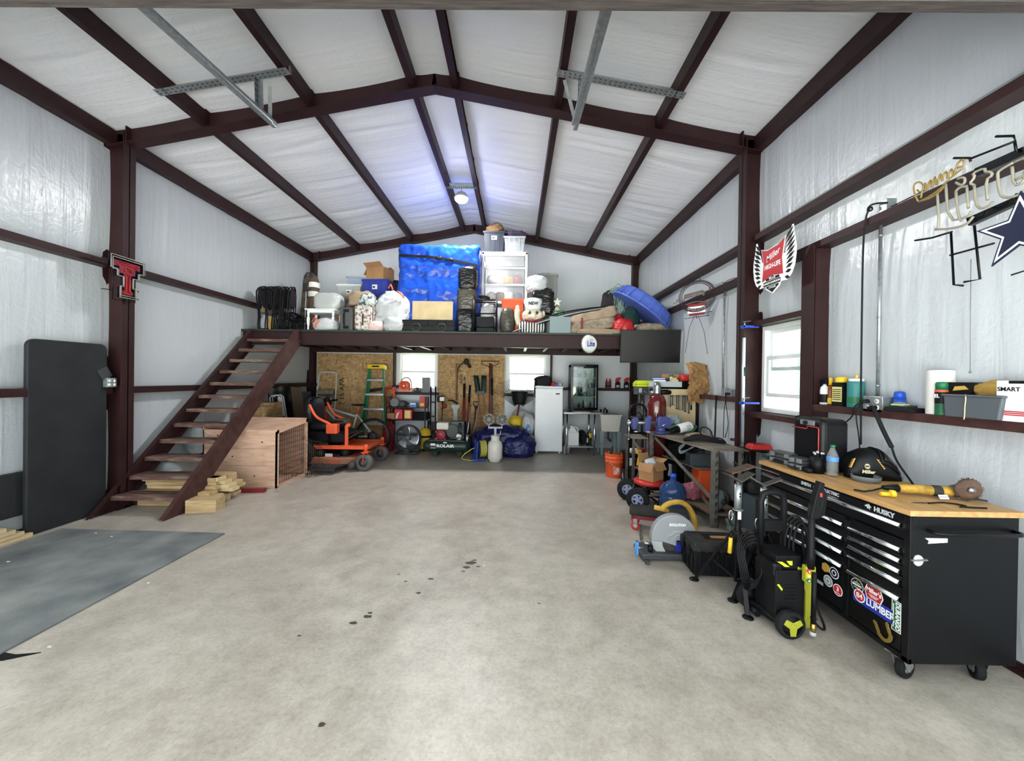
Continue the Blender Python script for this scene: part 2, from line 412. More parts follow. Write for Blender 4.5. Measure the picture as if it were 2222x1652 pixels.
def special_materials():
    # faced insulation blanket: white vinyl, soft sheen, creased along the hang of the sheet
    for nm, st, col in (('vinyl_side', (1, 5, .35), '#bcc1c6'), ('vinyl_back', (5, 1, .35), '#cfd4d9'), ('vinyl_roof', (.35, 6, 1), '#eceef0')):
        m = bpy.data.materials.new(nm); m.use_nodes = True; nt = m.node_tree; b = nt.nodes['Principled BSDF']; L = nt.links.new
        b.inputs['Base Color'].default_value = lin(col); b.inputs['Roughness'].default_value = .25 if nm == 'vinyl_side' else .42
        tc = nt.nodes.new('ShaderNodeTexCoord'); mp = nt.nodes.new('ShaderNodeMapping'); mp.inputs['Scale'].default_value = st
        L(tc.outputs['Object'], mp.inputs[0])
        n1 = nt.nodes.new('ShaderNodeTexNoise'); n1.inputs['Scale'].default_value = 1.5; n1.inputs['Detail'].default_value = 4; n1.inputs['Distortion'].default_value = .6
        L(mp.outputs[0], n1.inputs['Vector'])
        n2 = nt.nodes.new('ShaderNodeTexNoise'); n2.inputs['Scale'].default_value = 16; n2.inputs['Detail'].default_value = 5; n2.inputs['Distortion'].default_value = .8
        L(tc.outputs['Object'], n2.inputs['Vector'])
        b1 = nt.nodes.new('ShaderNodeBump'); b1.inputs['Strength'].default_value = .22; b1.inputs['Distance'].default_value = .05
        L(n1.outputs['Fac'], b1.inputs['Height'])
        b2 = nt.nodes.new('ShaderNodeBump'); b2.inputs['Strength'].default_value = .3; b2.inputs['Distance'].default_value = .012
        L(n2.outputs['Fac'], b2.inputs['Height']); L(b1.outputs[0], b2.inputs['Normal']); L(b2.outputs[0], b.inputs['Normal'])
        MATS[nm] = m
    # power-floated slab: tan grey, mottled, worn sheen, grit and small oil marks
    m = bpy.data.materials.new('concrete'); m.use_nodes = True; nt = m.node_tree; b = nt.nodes['Principled BSDF']; L = nt.links.new
    tc = nt.nodes.new('ShaderNodeTexCoord')
    def noi(sc, det, rough=.55, dist=0.):
        n = nt.nodes.new('ShaderNodeTexNoise'); n.inputs['Scale'].default_value = sc; n.inputs['Detail'].default_value = det
        n.inputs['Roughness'].default_value = rough; n.inputs['Distortion'].default_value = dist
        L(tc.outputs['Object'], n.inputs['Vector']); return n
    def ramp(src, p0, c0, p1, c1):
        r = nt.nodes.new('ShaderNodeValToRGB'); r.color_ramp.elements[0].position = p0; r.color_ramp.elements[0].color = c0
        r.color_ramp.elements[1].position = p1; r.color_ramp.elements[1].color = c1; L(src, r.inputs[0]); return r
    def mul(a, b_, f=1.):
        x = nt.nodes.new('ShaderNodeMixRGB'); x.blend_type = 'MULTIPLY'; x.inputs[0].default_value = f
        L(a, x.inputs[1]); L(b_, x.inputs[2]); return x
    big = ramp(noi(.9, 6, .6, .8).outputs['Fac'], .33, lin('#a9a095'), .68, lin('#c5bdb1'))
    mid = ramp(noi(6, 9, .7).outputs['Fac'], .3, (.70, .69, .67, 1), .62, (1, 1, 1, 1))
    fine = ramp(noi(45, 4, .7).outputs['Fac'], .3, (.80, .79, .78, 1), .6, (1, 1, 1, 1))
    grit = ramp(noi(130, 2).outputs['Fac'], .27, (.55, .54, .52, 1), .37, (1, 1, 1, 1))
    c = mul(mul(mul(big.outputs[0], mid.outputs[0]).outputs[0], fine.outputs[0]).outputs[0], grit.outputs[0])
    L(c.outputs[0], b.inputs['Base Color'])
    ro = ramp(noi(3, 6).outputs['Fac'], .3, (.33, .33, .33, 1), .7, (.5, .5, .5, 1)); L(ro.outputs[0], b.inputs['Roughness'])
    bp = nt.nodes.new('ShaderNodeBump'); bp.inputs['Strength'].default_value = .12; bp.inputs['Distance'].default_value = .004
    L(noi(26, 6).outputs['Fac'], bp.inputs['Height']); L(bp.outputs[0], b.inputs['Normal'])
    MATS['concrete'] = m
    # strand board: overlapping chips
    m = bpy.data.materials.new('strand_board'); m.use_nodes = True; nt = m.node_tree; b = nt.nodes['Principled BSDF']; L = nt.links.new
    b.inputs['Roughness'].default_value = .8
    tc = nt.nodes.new('ShaderNodeTexCoord'); cols = []
    for ang, sc in ((.6, (34, 1, 9)), (-.45, (9, 1, 36))):
        mp = nt.nodes.new('ShaderNodeMapping'); mp.inputs['Rotation'].default_value = (0, ang, 0); mp.inputs['Scale'].default_value = sc
        L(tc.outputs['Object'], mp.inputs[0])
        v = nt.nodes.new('ShaderNodeTexVoronoi'); v.inputs['Scale'].default_value = 1.; L(mp.outputs[0], v.inputs['Vector'])
        r = nt.nodes.new('ShaderNodeValToRGB'); r.color_ramp.elements[0].color = lin('#86643c'); r.color_ramp.elements[1].color = lin('#cbaa7a')
        L(v.outputs['Color'], r.inputs[0]); cols.append(r)
    mk = nt.nodes.new('ShaderNodeTexNoise'); mk.inputs['Scale'].default_value = 11; L(tc.outputs['Object'], mk.inputs['Vector'])
    st = nt.nodes.new('ShaderNodeMath'); st.operation = 'GREATER_THAN'; st.inputs[1].default_value = .5; L(mk.outputs['Fac'], st.inputs[0])
    mx = nt.nodes.new('ShaderNodeMixRGB'); L(st.outputs[0], mx.inputs[0]); L(cols[0].outputs[0], mx.inputs[1]); L(cols[1].outputs[0], mx.inputs[2])
    L(mx.outputs[0], b.inputs['Base Color']); MATS['strand_board'] = m
    # softwood plywood with figured grain and knots
    m = bpy.data.materials.new('plywood'); m.use_nodes = True; nt = m.node_tree; b = nt.nodes['Principled BSDF']; L = nt.links.new
    b.inputs['Roughness'].default_value = .7
    tc = nt.nodes.new('ShaderNodeTexCoord'); mp = nt.nodes.new('ShaderNodeMapping'); mp.inputs['Scale'].default_value = (1.2, 1.2, 6); L(tc.outputs['Object'], mp.inputs[0])
    w = nt.nodes.new('ShaderNodeTexNoise'); w.inputs['Scale'].default_value = 2.2; w.inputs['Detail'].default_value = 6; w.inputs['Distortion'].default_value = 1.6; L(mp.outputs[0], w.inputs['Vector'])
    r = nt.nodes.new('ShaderNodeValToRGB'); e = r.color_ramp.elements
    e[0].position = .3; e[0].color = lin('#b98f77'); e[1].position = .7; e[1].color = lin('#d6b8a0')
    x = r.color_ramp.elements.new(.5); x.color = lin('#cba78f'); L(w.outputs['Fac'], r.inputs[0]); L(r.outputs[0], b.inputs['Base Color'])
    MATS['plywood'] = m
    # weathered laminated header
    mat('header_wood', '#453e3a', .85, color2='#241f1d', scale=3, stretch=(2, 30, 60), lo=.3, hi=.7, bump=.3, bscale=20)
    # thin pane: clear with a mirror share
    m = bpy.data.materials.new('pane'); m.use_nodes = True; nt = m.node_tree; L = nt.links.new; nt.nodes.remove(nt.nodes['Principled BSDF'])
    tr = nt.nodes.new('ShaderNodeBsdfTransparent'); tr.inputs[0].default_value = (.93, .97, .96, 1)
    gl = nt.nodes.new('ShaderNodeBsdfGlossy'); gl.inputs['Roughness'].default_value = .03
    mx = nt.nodes.new('ShaderNodeMixShader'); mx.inputs[0].default_value = .08
    L(tr.outputs[0], mx.inputs[1]); L(gl.outputs[0], mx.inputs[2]); L(mx.outputs[0], nt.nodes['Material Output'].inputs[0]); MATS['pane'] = m
    mat('bounce_gravel', '#e2e2e2', .9, var=.1, scale=3)
    mat('field_grass', '#c2cdb0', .9, var=.2, scale=.6)
    mat('porch_pale', '#c3cdcd', .7)
    mat('far_siding', '#c4d4d2', .8)
    mat('lamp_lens', '#ffffff', .3, emit=40.)
special_materials()

# ---- outdoors seen through the windows, and the unseen drive in front
b = MB(); b.box(-90, 90, -60, -14, -.12, -.06); b.box(-90, XL - .2, -.4, 120, -.12, -.06); b.box(XR + .2, 90, -.4, 120, -.12, -.06); b.box(XL - .2, XR + .2, YB + .2, 120, -.12, -.06)
struct(b, 'ground_outside', 'field_grass')
b = MB(); b.box(-90, 90, -14, -.4, -.12, -.05); struct(b, 'bounce_drive', 'bounce_gravel')  # unseen from the camera, kept very pale to reflect daylight up to the ceiling
h = thing('metal_barn', 'pale grey green gabled barn far across the field outside the right window', 'building', (24, 33, 0), 70)
b = MB(); b.box(-5, 5, -4, 4, -.06, 2.6)
b.add([(-5, -4, 2.6), (5, -4, 2.6), (5, 4, 2.6), (-5, 4, 2.6), (0, -4, 4), (0, 4, 4)], [(0, 1, 4), (2, 3, 5)]); b.build('wall', 'far_siding', h)
b = MB(); b.box(-1, 1, -4.06, -4, 0, 2.1); b.build('door', 'mid_grey', h)
b = MB()
for s in (-1, 1): b.add([(s * 5.3, -4.2, 2.55), (s * 5.3, 4.2, 2.55), (0, 4.2, 4.08), (0, -4.2, 4.08)], [(0, 1, 2, 3)])
b.build('roof', 'blue_grey', h, solid=.06)
b = MB()
b.add([(XR + .15, 2.9, 2.35), (XR + 2.3, 2.9, 2.05), (XR + 2.3, 8, 2.05), (XR + .15, 8, 2.35)], [(0, 1, 2, 3)])
b.box(XR + 2.22, XR + 2.34, 2.9, 8, 1.95, 2.08)
for y in (3.3, 6.6): b.box(XR + 2.2, XR + 2.3, y, y + .1, -.06, 2.05)
struct(b, 'porch_roof', 'porch_pale', solid=.03)

# ---- added unseen canopy with side walls, evening out daylight at the door
b = MB(); b.box(XL - .3, XR + .3, -1.3, YF - .06, 3.3, 3.36)
for x in (XL - .1, XR + .1): b.box(x - .04, x + .04, -1.3, YF - .06, -.05, 3.3)
struct(b, 'daylight_shade', 'porch_pale')
# ---- floor
b = MB(); b.box(XL - .2, XR + .2, -.4, YB + .2, -.15, 0); struct(b, 'floor', 'concrete')

# ---- walls: an insulation blanket inside metal sheeting, real openings for the windows
def blanket(nm, m, u0, u1, v0, v1, fn, holes, du=.12, top=None):
    us = sorted(set([u0 + (u1 - u0) * i / max(1, round((u1 - u0) / du)) for i in range(round((u1 - u0) / du) + 1)] + [h_[i] for h_ in holes for i in (0, 1)]))
    vs = sorted(set([v0 + (v1 - v0) * i / max(1, round((v1 - v0) / du)) for i in range(round((v1 - v0) / du) + 1)] + [h_[i] for h_ in holes for i in (2, 3)]))
    P = []; F = []; W = len(us)
    def edge(u, v): return min([1.] + [max(0, max(h_[0] - u, u - h_[1], h_[2] - v, v - h_[3])) / .25 for h_ in holes])
    for v in vs:
        for u in us: P.append(fn(u, v, edge(u, v)))
    for j in range(len(vs) - 1):
        for i in range(W - 1):
            cu, cv = (us[i] + us[i + 1]) / 2, (vs[j] + vs[j + 1]) / 2
            if any(h_[0] < cu < h_[1] and h_[2] < cv < h_[3] for h_ in holes): continue
            F.append((j * W + i, j * W + i + 1, (j + 1) * W + i + 1, (j + 1) * W + i))
    return MB().add(P, F, True)
def puff(v, levels):
    """blanket bulges between the girts that pin it"""
    L = sorted(levels)
    for a, c in zip(L, L[1:]):
        if a <= v <= c: return math.sin(math.pi * (v - a) / (c - a)) ** .7 * min(.045, (c - a) * .05)
    return 0
GL, GR = [0, 1.36, 2.74, 4.24], [0, 1.3, 2.7, 3.07, 4.24]
def left_fn(u, v, e): return (XL + .03 + (puff(v, GL) * .5 + .012 * noise.noise((u * 5, v * .5, 2))) * e - .03, u, v)
def right_fn(u, v, e): return (XR - (puff(v, GR) * .5 + .012 * noise.noise((u * 5, v * .5, 9))) * e, u, v)
WR = (3.5, 4.21, 1.2, 2.12)
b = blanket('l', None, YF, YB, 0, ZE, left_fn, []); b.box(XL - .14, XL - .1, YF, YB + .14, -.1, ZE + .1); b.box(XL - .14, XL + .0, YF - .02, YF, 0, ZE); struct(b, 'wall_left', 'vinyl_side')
b = blanket('r', None, YF, YB, 0, ZE, right_fn, [WR])
for y0, y1, z0, z1 in ((YF, WR[0], -.1, ZE + .1), (WR[1], YB + .14, -.1, ZE + .1), (WR[0], WR[1], -.1, WR[2]), (WR[0], WR[1], WR[3], ZE + .1)): b.box(XR + .1, XR + .14, y0, y1, z0, z1)
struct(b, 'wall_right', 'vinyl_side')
WB1, WB2 = (-2.62, -1.74, 1.2, 2.09), (-.2, .72, 1.19, 2.07)
def back_fn(u, v, e):
    t = v / 5.0; z = t * roof_z(u)
    return (u, YB - (.02 + .018 * noise.noise((u * 4, z * .4, 4))) * e, z)
def back_fn2(u, v, e):   # below the eaves keep true heights so that the openings stay square
    return (u, YB - (.02 + .018 * noise.noise((u * 4, v * .4, 4))) * e, v if v < 2.6 else 2.6 + (v - 2.6) / 2.4 * (roof_z(u) - 2.6))
b = blanket('b', None, XL, XR, 0, 5.0, back_fn2, [WB1, WB2])
z0 = 0
for x0, x1, a, c in ((XL - .1, WB1[0], -.1, 5), (WB1[0], WB1[1], -.1, WB1[2]), (WB1[0], WB1[1], WB1[3], 5), (WB1[1], WB2[0], -.1, 5), (WB2[0], WB2[1], -.1, WB2[2]), (WB2[0], WB2[1], WB2[3], 5), (WB2[1], XR + .1, -.1, 5)):
    b.box(x0, x1, YB + .1, YB + .14, a, c)
struct(b, 'wall_back', 'vinyl_back')
# front wall above the door opening
b = MB(); b.add([(XL - .1, YF, 2.96), (XR + .1, YF, 2.96), (XR + .1, YF, ZE), (XC, YF, ZR), (XL - .1, YF, ZE)], [(0, 1, 2, 3, 4)]); b.box(XL - .14, XR + .14, YF - .06, YF - .02, 3.2, 5.05)
struct(b, 'wall_front', 'vinyl_back')
b = MB(); b.box(XL - .1, XR + .1, YF - .045, YF, 2.955, 3.24); struct(b, 'trim_1', 'header_wood', label='weathered laminated timber header across the door opening')
# ---- ceiling: blanket sagging between the purlins with cross creases
PUR = [XC - 2.56, XC - 1.38, XC - .24, XC + .24, XC + 1.38, XC + 2.56 - .06]
def ceil_pt(x, y):
    xs = [XL] + PUR + [XR]; sag = 0
    for a, c in zip(xs, xs[1:]):
        if a <= x <= c: sag = math.sin(math.pi * (x - a) / (c - a)) ** .6
    amp = .35 if y < 4.3 else 1.
    w = noise.noise((x * .45, y * 7, 1)) * .012 * amp + noise.noise((x * .3, y * 2.2, 5)) * .022 * amp
    tape = 0
    for ty in (2.6, 3.35, 5.05, 5.95, 6.9, 7.7):
        d = (y - ty - .06 * math.sin(x * 2.1 + ty * 3)) / .045; tape += .012 * math.exp(-d * d)
    return (x, y, roof_z(x) - .005 - sag * (.03 + w - tape))
b = MB(); nx, ny = 92, 236
b.sheet(lambda u, v: ceil_pt(XL + (XR - XL) * u, YF + (YB - YF) * v), nx, ny)
for s in (-1, 1):
    xe = XC + s * (XR - XC + .14)
    b.add([(XC, YF - .1, ZR + .14), (xe, YF - .1, roof_z(xe) + .14), (xe, YB + .14, roof_z(xe) + .14), (XC, YB + .14, ZR + .14)], [(0, 1, 2, 3)])
    b.add([(xe, YF - .1, roof_z(xe) + .14), (xe, YB + .14, roof_z(xe) + .14), (xe, YB + .14, roof_z(xe) - .05), (xe, YF - .1, roof_z(xe) - .05)], [(0, 1, 2, 3)])
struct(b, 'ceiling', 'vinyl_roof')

# ---- steel frame
def ibeam(b, a, c, d, fw, up):
    """rolled section from a to c: depth d along up, flange width fw"""
    a, c, u = Vector(a), Vector(c), Vector(up).normalized()
    b.bar(a + u * (d / 2 - .006), c + u * (d / 2 - .006), fw, .012, up); b.bar(a - u * (d / 2 - .006), c - u * (d / 2 - .006), fw, .012, up)
    b.bar(a, c, .01, d - .024, up)
def rafter(nm, y, d=.21, fw=.14):
    for k, s in enumerate((-1, 1)):
        xe = XR if s > 0 else XL
        up = Vector(((ZR - ZE) * s / (XR - XC), 0, 1)).normalized(); b = MB(M=None)
        ibeam(b, Vector((xe, y, ZE)) - up * d / 2, Vector((XC, y, ZR)) - up * d / 2, d, fw, up)
        b.bar((xe - s * .25, y, roof_z(xe - s * .25) - .02), (xe - s * .25, y, roof_z(xe - s * .25) - .2), fw * .9, .012, (1, 0, 0))
        struct(b, nm, 'brown_steel')
rafter('rafter_beam', 4.295); rafter('rafter_beam', 8.47)
def column(y, x_in, x_out, top, fw=.14):
    b = MB(); s = 1 if x_in > x_out else -1
    b.box(min(x_out, x_out + s * .012), max(x_out, x_out + s * .012), y - fw / 2, y + fw / 2, 0, top)
    b.box(min(x_in, x_in - s * .012), max(x_in, x_in - s * .012), y - fw / 2, y + fw / 2, 0, top)
    b.box(min(x_in, x_out), max(x_in, x_out), y - .005, y + .005, 0, top)
    b.box(min(x_in, x_out) - .03, max(x_in, x_out) + .0, y - fw / 2 - .03, y + fw / 2 + .03, 0, .014)
    struct(b, 'steel_column', 'brown_steel')
column(4.295, XL + .235, XL, ZE - .04); column(4.295, XR - .215, XR, ZE - .04)
column(8.5, XL + .15, XL, ZE - .04); column(8.5, XR - .16, XR, ZE - .04)
def channel(b, y0, y1, x, ztop, w, d, s):
    """cold-formed C along y"""
    b.box(x - .003 + s * w / 2, x + .003 + s * w / 2, y0, y1, ztop - d, ztop)
    for z in (ztop, ztop - d + .004): b.box(x - w / 2, x + w / 2, y0, y1, z - .004, z)
    b.box(x - s * w / 2 - .002, x - s * w / 2 + .002, y0, y1, ztop - d, ztop - d + .016)
for i, x in enumerate(PUR):
    b = MB()
    s = 1 if x < XC else -1
    for y0, y1 in ((YF, 4.289), (4.301, 8.464)): channel(b, y0, y1, x, roof_z(x) - .012, .066, .15, s)
    struct(b, 'roof_purlin', 'brown_steel')
for s, xe in ((-1, XL), (1, XR)):
    b = MB()
    for y0, y1 in ((YF, 4.289), (4.301, 8.464)): b.box(min(xe, xe - s * .1), max(xe, xe - s * .1), y0, y1, 4.07, 4.235)
    struct(b, 'eave_strut', 'brown_steel')
def girt(b, x_wall, s, y0, y1, z0, z1, prot=.14):
    """closed section laid flat against the wall; s=+1 stands out toward +x"""
    xa, xb = x_wall, x_wall + s * prot
    b.box(min(xa, xb), max(xa, xb), y0, y1, z0, z1)
for y0, y1 in ((YF, 4.225), (4.365, 8.43)):
    for z0, z1 in ((1.29, 1.365), (2.69, 2.76)):
        b = MB(); girt(b, XL, 1, y0, y1, z0, z1); struct(b, 'wall_girt', 'brown_steel')
for y0, y1, z0, z1 in ((YF, 4.225, 3.05, 3.11), (4.365, 8.43, 3.05, 3.11), (YF, 4.225, 2.68, 2.735), (4.365, 8.43, 2.68, 2.735), (YF, 3.33, 1.28, 1.335), (4.365, 8.43, 1.28, 1.335)):
    b = MB(); girt(b, XR, -1, y0, y1, z0, z1); struct(b, 'wall_girt', 'brown_steel_worn' if z0 < 2 else 'brown_steel')
    if z0 > 3:
        b = MB(); b.box(XR - .05, XR - .04, y0, y1, z1, z1 + .07); struct(b, 'trim_2', 'galv_strip')
# window framing of the right wall
b = MB(); b.box(XR - .14, XR, 3.33, 3.36, 0, 2.71); b.box(XR - .14, XR, 3.44, 3.47, 0, 2.71); b.box(XR - .15, XR - .135, 3.33, 3.47, 0, 2.71); struct(b, 'window_post', 'brown_steel')
b = MB(); girt(b, XR, -1, 3.47, 4.225, 2.12, 2.175); struct(b, 'window_header', 'brown_steel')
b = MB(); girt(b, XR, -1, 3.47, 4.225, 1.14, 1.195); struct(b, 'window_stool', 'brown_steel_worn')
# back wall framing: girt shelves and window jambs
for x0, x1 in ((WB1[0] - .05, WB1[1] + .05), (WB2[0] - .05, WB2[1] + .05), (WB2[1] + .15, XR - .16)):
    zt = 1.34 if x0 > .5 else 1.19; b = MB(); b.box(x0, x1, YB - .145, YB - .02, zt - .06, zt)
    struct(b, 'wall_girt', 'brown_steel')
for x in (WB1[0] - .075, WB2[1] + .075):
    b = MB(); b.box(x - .02, x + .02, YB - .12, YB - .02, 0, 2.14); struct(b, 'window_post', 'brown_steel')
b = MB(); b.box(XL + .02, -4.4, YB - .14, YB - .02, 1.29, 1.36); struct(b, 'wall_girt', 'brown_steel')
# base angle where the sheeting meets the slab
b = MB(); b.box(XR - .05, XR - .004, YF, YB, 0, .012); b.box(XR - .012, XR - .004, YF, YB, 0, .05); struct(b, 'baseboard_right', 'brown_steel')
b = MB(); b.box(XL + .004, XL + .05, YF, YB, 0, .012); b.box(XL + .004, XL + .012, YF, YB, 0, .05); struct(b, 'baseboard_left', 'brown_steel')

# ---- windows
def window(nm, w, h_, M, part_open=0.):
    o = bpy.data.objects.new(nm, None); COL.objects.link(o); o['kind'] = 'structure'; o.matrix_world = M
    b = MB(); t = .045
    b.box(0, w, -.09, .02, 0, t); b.box(0, w, -.09, .02, h_ - t, h_); b.box(0, t, -.09, .02, t, h_ - t); b.box(w - t, w, -.09, .02, t, h_ - t)
    b.build('window_frame', 'white_plastic', o, bevel=.004)
    for k, (z0, z1, y) in enumerate(((t + part_open, h_ * .52 + part_open, .0), (h_ * .48, h_ - t, -.04))):
        b = MB(); s = .038
        b.box(t, w - t, y - .03, y, z0, z0 + s); b.box(t, w - t, y - .03, y, z1 - s, z1); b.box(t, t + s, y - .03, y, z0 + s, z1 - s); b.box(w - t - s, w - t, y - .03, y, z0 + s, z1 - s)
        sa = b.build('sash', 'white_plastic', o, bevel=.003)
        b = MB(); b.box(t + s, w - t - s, y - .017, y - .013, z0 + s, z1 - s); b.build('glass', 'pane', sa)
    return o
window('window_1', WB1[1] - WB1[0], WB1[3] - WB1[2], T(WB1[1], YB, WB1[2]) @ R('Z', 180))
window('window_2', WB2[1] - WB2[0], WB2[3] - WB2[2], T(WB2[1], YB, WB2[2]) @ R('Z', 180))
window('window_3', WR[1] - WR[0], WR[3] - WR[2], T(XR, WR[0], WR[2]) @ R('Z', 90), .12)

# ---- strand board on the back wall
for x0, x1, z1 in ((-4.42, -2.7, 2.03), (-1.72, -.24, 2.03)):
    b = MB(); b.box(x0, x1, YB - .075, YB - .06, .02, z1)
    if x0 < -3:
        b2 = MB(); b2.text('7 16 APA', .16, T(-3.86, YB - .078, 1.18) @ FRONT @ R('Z', 90), .001)
    o = struct(b, 'wall_panel', 'strand_board')
    if x0 < -3: b2.build('stamp', 'black_ink', o)
    else:
        b2 = MB(); b2.text('APA 7 16', .12, T(-1.2, YB - .078, 1.62) @ FRONT @ R('Z', 90), .001); b2.build('stamp', 'black_ink', o)

# ---- storage loft
ZL, YL = 2.29, 6.37
b = MB(); b.box(XL + .02, 2.5, YL, YB - .1, ZL - .025, ZL); struct(b, 'loft_floor', 'dark_green')
b = MB()
ibeam(b, (XL + .02, YL + .05, ZL - .14), (2.5, YL + .05, ZL - .14), .225, .1, (0, 0, 1)); struct(b, 'loft_beam', 'brown_steel')
b = MB(); ibeam(b, (XL + .16, YB - .2, ZL - .14), (2.5, YB - .2, ZL - .14), .2, .1, (0, 0, 1)); struct(b, 'loft_beam', 'brown_steel')
for i in range(18):
    x = XL + .35 + i * .405
    b = MB(); channel(b, YL + .06, YB - .2, x, ZL - .03, .05, .15, 1 if x < -1 else -1); struct(b, 'loft_joist', 'brown_steel')

# ---- overhead door tracks on perforated angle
def perf_angle(b, a, c, w, up, pitch=.05):
    a, c = Vector(a), Vector(c); z = (c - a).normalized(); u = Vector(up).normalized(); x = u.cross(z).normalized()
    b.mat(0).bar(a, c, w, .004, up); b.bar(a + x * w / 2 + u * w / 2, c + x * w / 2 + u * w / 2, .004, w, up)
    n = int((c - a).length / pitch)
    b.mat(1)
    for i in range(n):
        p = a + z * (i + .5) * pitch
        for s in (-.22, .22): b.bar(p + x * (s * w) - z * .008, p + x * (s * w) + z * .008, .012, .007, up)
    b.mat(0)
for X, xa, xb, sgn, lab in ((-2.61, PUR[0], PUR[1], 1, 'left'), (.6, PUR[4], PUR[5], -1, 'right')):
    t = thing('door_track', 'galvanized door track hung from a perforated angle on the %s roof slope' % lab, 'door track', (X, 2.8, 4.1))
    b = MB(M=T(-X, -2.8, -4.1))
    za, zb = roof_z(xa) - .175, roof_z(xb) - .175
    perf_angle(b, (xa - .06, 3.76, za), (xb + .06, 3.76, zb), .085, (0, 0, 1)); b.build('cross_angle', ['galvanized', 'dark_grey'], t)
    b = MB(M=T(-X, -2.8, -4.1))
    b.bar((X, 1.52, 3.95), (X, 4.1, 4.2), .05, .06); b.bar((X + sgn * .04, 1.52, 3.93), (X + sgn * .04, 3.98, 4.16), .035, .03); b.build('track', 'galvanized', t, bevel=.008)
    b = MB(M=T(-X, -2.8, -4.1)); zt = roof_z(X) - .18
    perf_angle(b, (X + sgn * .02, 3.76, zt), (X + sgn * .02, 3.78, 4.17), .05, (1, 0, 0)); b.bar((X + sgn * .16, 3.76, zt - .03), (X + sgn * .01, 4.0, 4.19), .035, .006)
    b.build('hanger', ['galvanized', 'dark_grey'], t)

# ---- the lit high-bay lamp
LX, LY, LZ = -.955, 6.5, 4.56
t = thing('ceiling_lamp', 'lit white lamp hanging from a perforated strip between the ridge purlins', 'lamp', (LX, LY, LZ))
b = MB(M=T(-LX, -LY, -LZ)); perf_angle(b, (PUR[2] - .02, LY - .04, roof_z(PUR[2]) - .17), (PUR[3] + .02, LY - .04, roof_z(PUR[3]) - .17), .06, (0, -1, .2), .035); b.build('bracket', ['galvanized', 'dark_grey'], t)
b = MB(); b.cyl((0, 0, .09), (0, 0, .22), .008); b.build('hook', 'steel', t)
b = MB(); b.lathe([(.03, .1), (.07, .09), (.1, .05), (.115, .02), (.115, 0)], 24); b.build('housing', 'light_grey', t)
b = MB(); b.ell((0, 0, -.005), (.11, .11, .07), 24, 12); b.build('lens', 'lamp_lens', t)
ld = bpy.data.lights.new('high_bay_light', 'AREA'); ld.shape = 'DISK'; ld.size = .2; ld.energy = 62; ld.color = (1, .985, .96)
lo = bpy.data.objects.new('high_bay_light', ld); COL.objects.link(lo); lo.location = (LX, LY, LZ - .09)
# ================================================================== tool chest and what stands on it
def W(L): return MB(M=T(-L[0], -L[1], -L[2]))
def wheel_part(parent, c, ax, r, w, tyre='black_rubber', hub='mid_grey', name='wheel', spokes=0, hubr=.55):
    """tyre with a hub as its sub-part; c in the parent's coordinates"""
    c = Vector(c); a = Vector(ax).normalized(); M = align(c - a * w / 2, c + a * w / 2)
    b = MB(M=M); b.lathe([(r * hubr, 0), (r * .9, 0), (r * .98, w * .12), (r, w * .3), (r, w * .7), (r * .98, w * .88), (r * .9, w), (r * hubr, w), (r * hubr, 0)], 28, caps=False)
    o = b.build(name, tyre, parent)
    b = MB(M=M)
    if spokes:
        b.lathe([(r * hubr * .8, w * .1), (r * hubr, w * .1), (r * hubr, w * .9), (r * hubr * .8, w * .9), (r * hubr * .8, w * .1)], 24, caps=False)
        b.lathe([(r * .16, -w * .05), (r * .16, w * 1.05)], 14)
        for k in range(spokes):
            t = 2 * math.pi * k / spokes; b.bar((0, 0, w * .5), (r * hubr * .85 * math.cos(t), r * hubr * .85 * math.sin(t), w * .5), r * .2, w * .5)
    else: b.lathe([(r * .12, -w * .06), (r * .3, 0), (r * hubr, w * .12), (r * hubr, w * .88), (r * .3, w), (r * .12, w * 1.06)], 24)
    b.build('hub', hub, o); return o
CX, CY0, CY1, CXB = 1.955, 1.9, 3.05, 2.49
L = (CX, CY0, 0)
ch = thing('tool_chest', 'long black rolling tool chest with chrome drawer pulls and a wooden top', 'tool chest', L)
b = W(L); b.box(CX + .02, CXB, CY0 + .004, CY1, .136, .872); b.box(CX, CX + .02, CY0, CY0 + .035, .136, .872); b.box(CX, CX + .02, CY1 - .03, CY1, .136, .872)
b.box(CX, CX + .02, 2.243, 2.275, .16, .72); b.box(CX, CX + .02, CY0, CY1, .136, .165); b.box(CX, CX + .02, CY0, CY1, .862, .872)
b.build('body', 'black_satin', ch, bevel=.003)
b = W(L); b.box(CX - .012, CXB + .01, CY0 - .012, CY1 + .01, .872, .9); b.build('worktop', 'butcher_block', ch, bevel=.003)
def drawer(y0, y1, z0, z1, rail):
    b = W(L); b.box(CX + .002, CX + .02, y0 + .004, y1 - .004, z0 + .003, z1 - .003); d = b.build('drawer', 'black_satin', ch, bevel=.002)
    b = W(L); b.bar((CX - .012, y0 + .006, rail), (CX - .012, y1 - .006, rail), .022, .004, (0, 0, 1)); b.cyl((CX - .004, y0 + .006, rail + .004), (CX - .004, y1 - .006, rail + .004), .0125, n=14); b.build('pull', 'chrome', d)
    return d
drawer(CY0 + .035, CY1 - .03, .742, .862, .803)
# left bank, right bank
LR = [.74, .681, .60, .514, .436, .168]
for i in range(4): dl = drawer(2.275, CY1 - .03, LR[i + 1] - .02 if i < 3 else .168, LR[i] - .02 if i else .738, LR[i + 1] - .004 if i < 3 else .428)
RR = [.74, .681, .625, .571, .516, .433]
for i in range(5): dr = drawer(CY0 + .035, 2.243, RR[i + 1] - .017 if i < 4 else .168, RR[i] - .017 if i else .738, RR[i + 1] - .002 if i < 4 else .429)
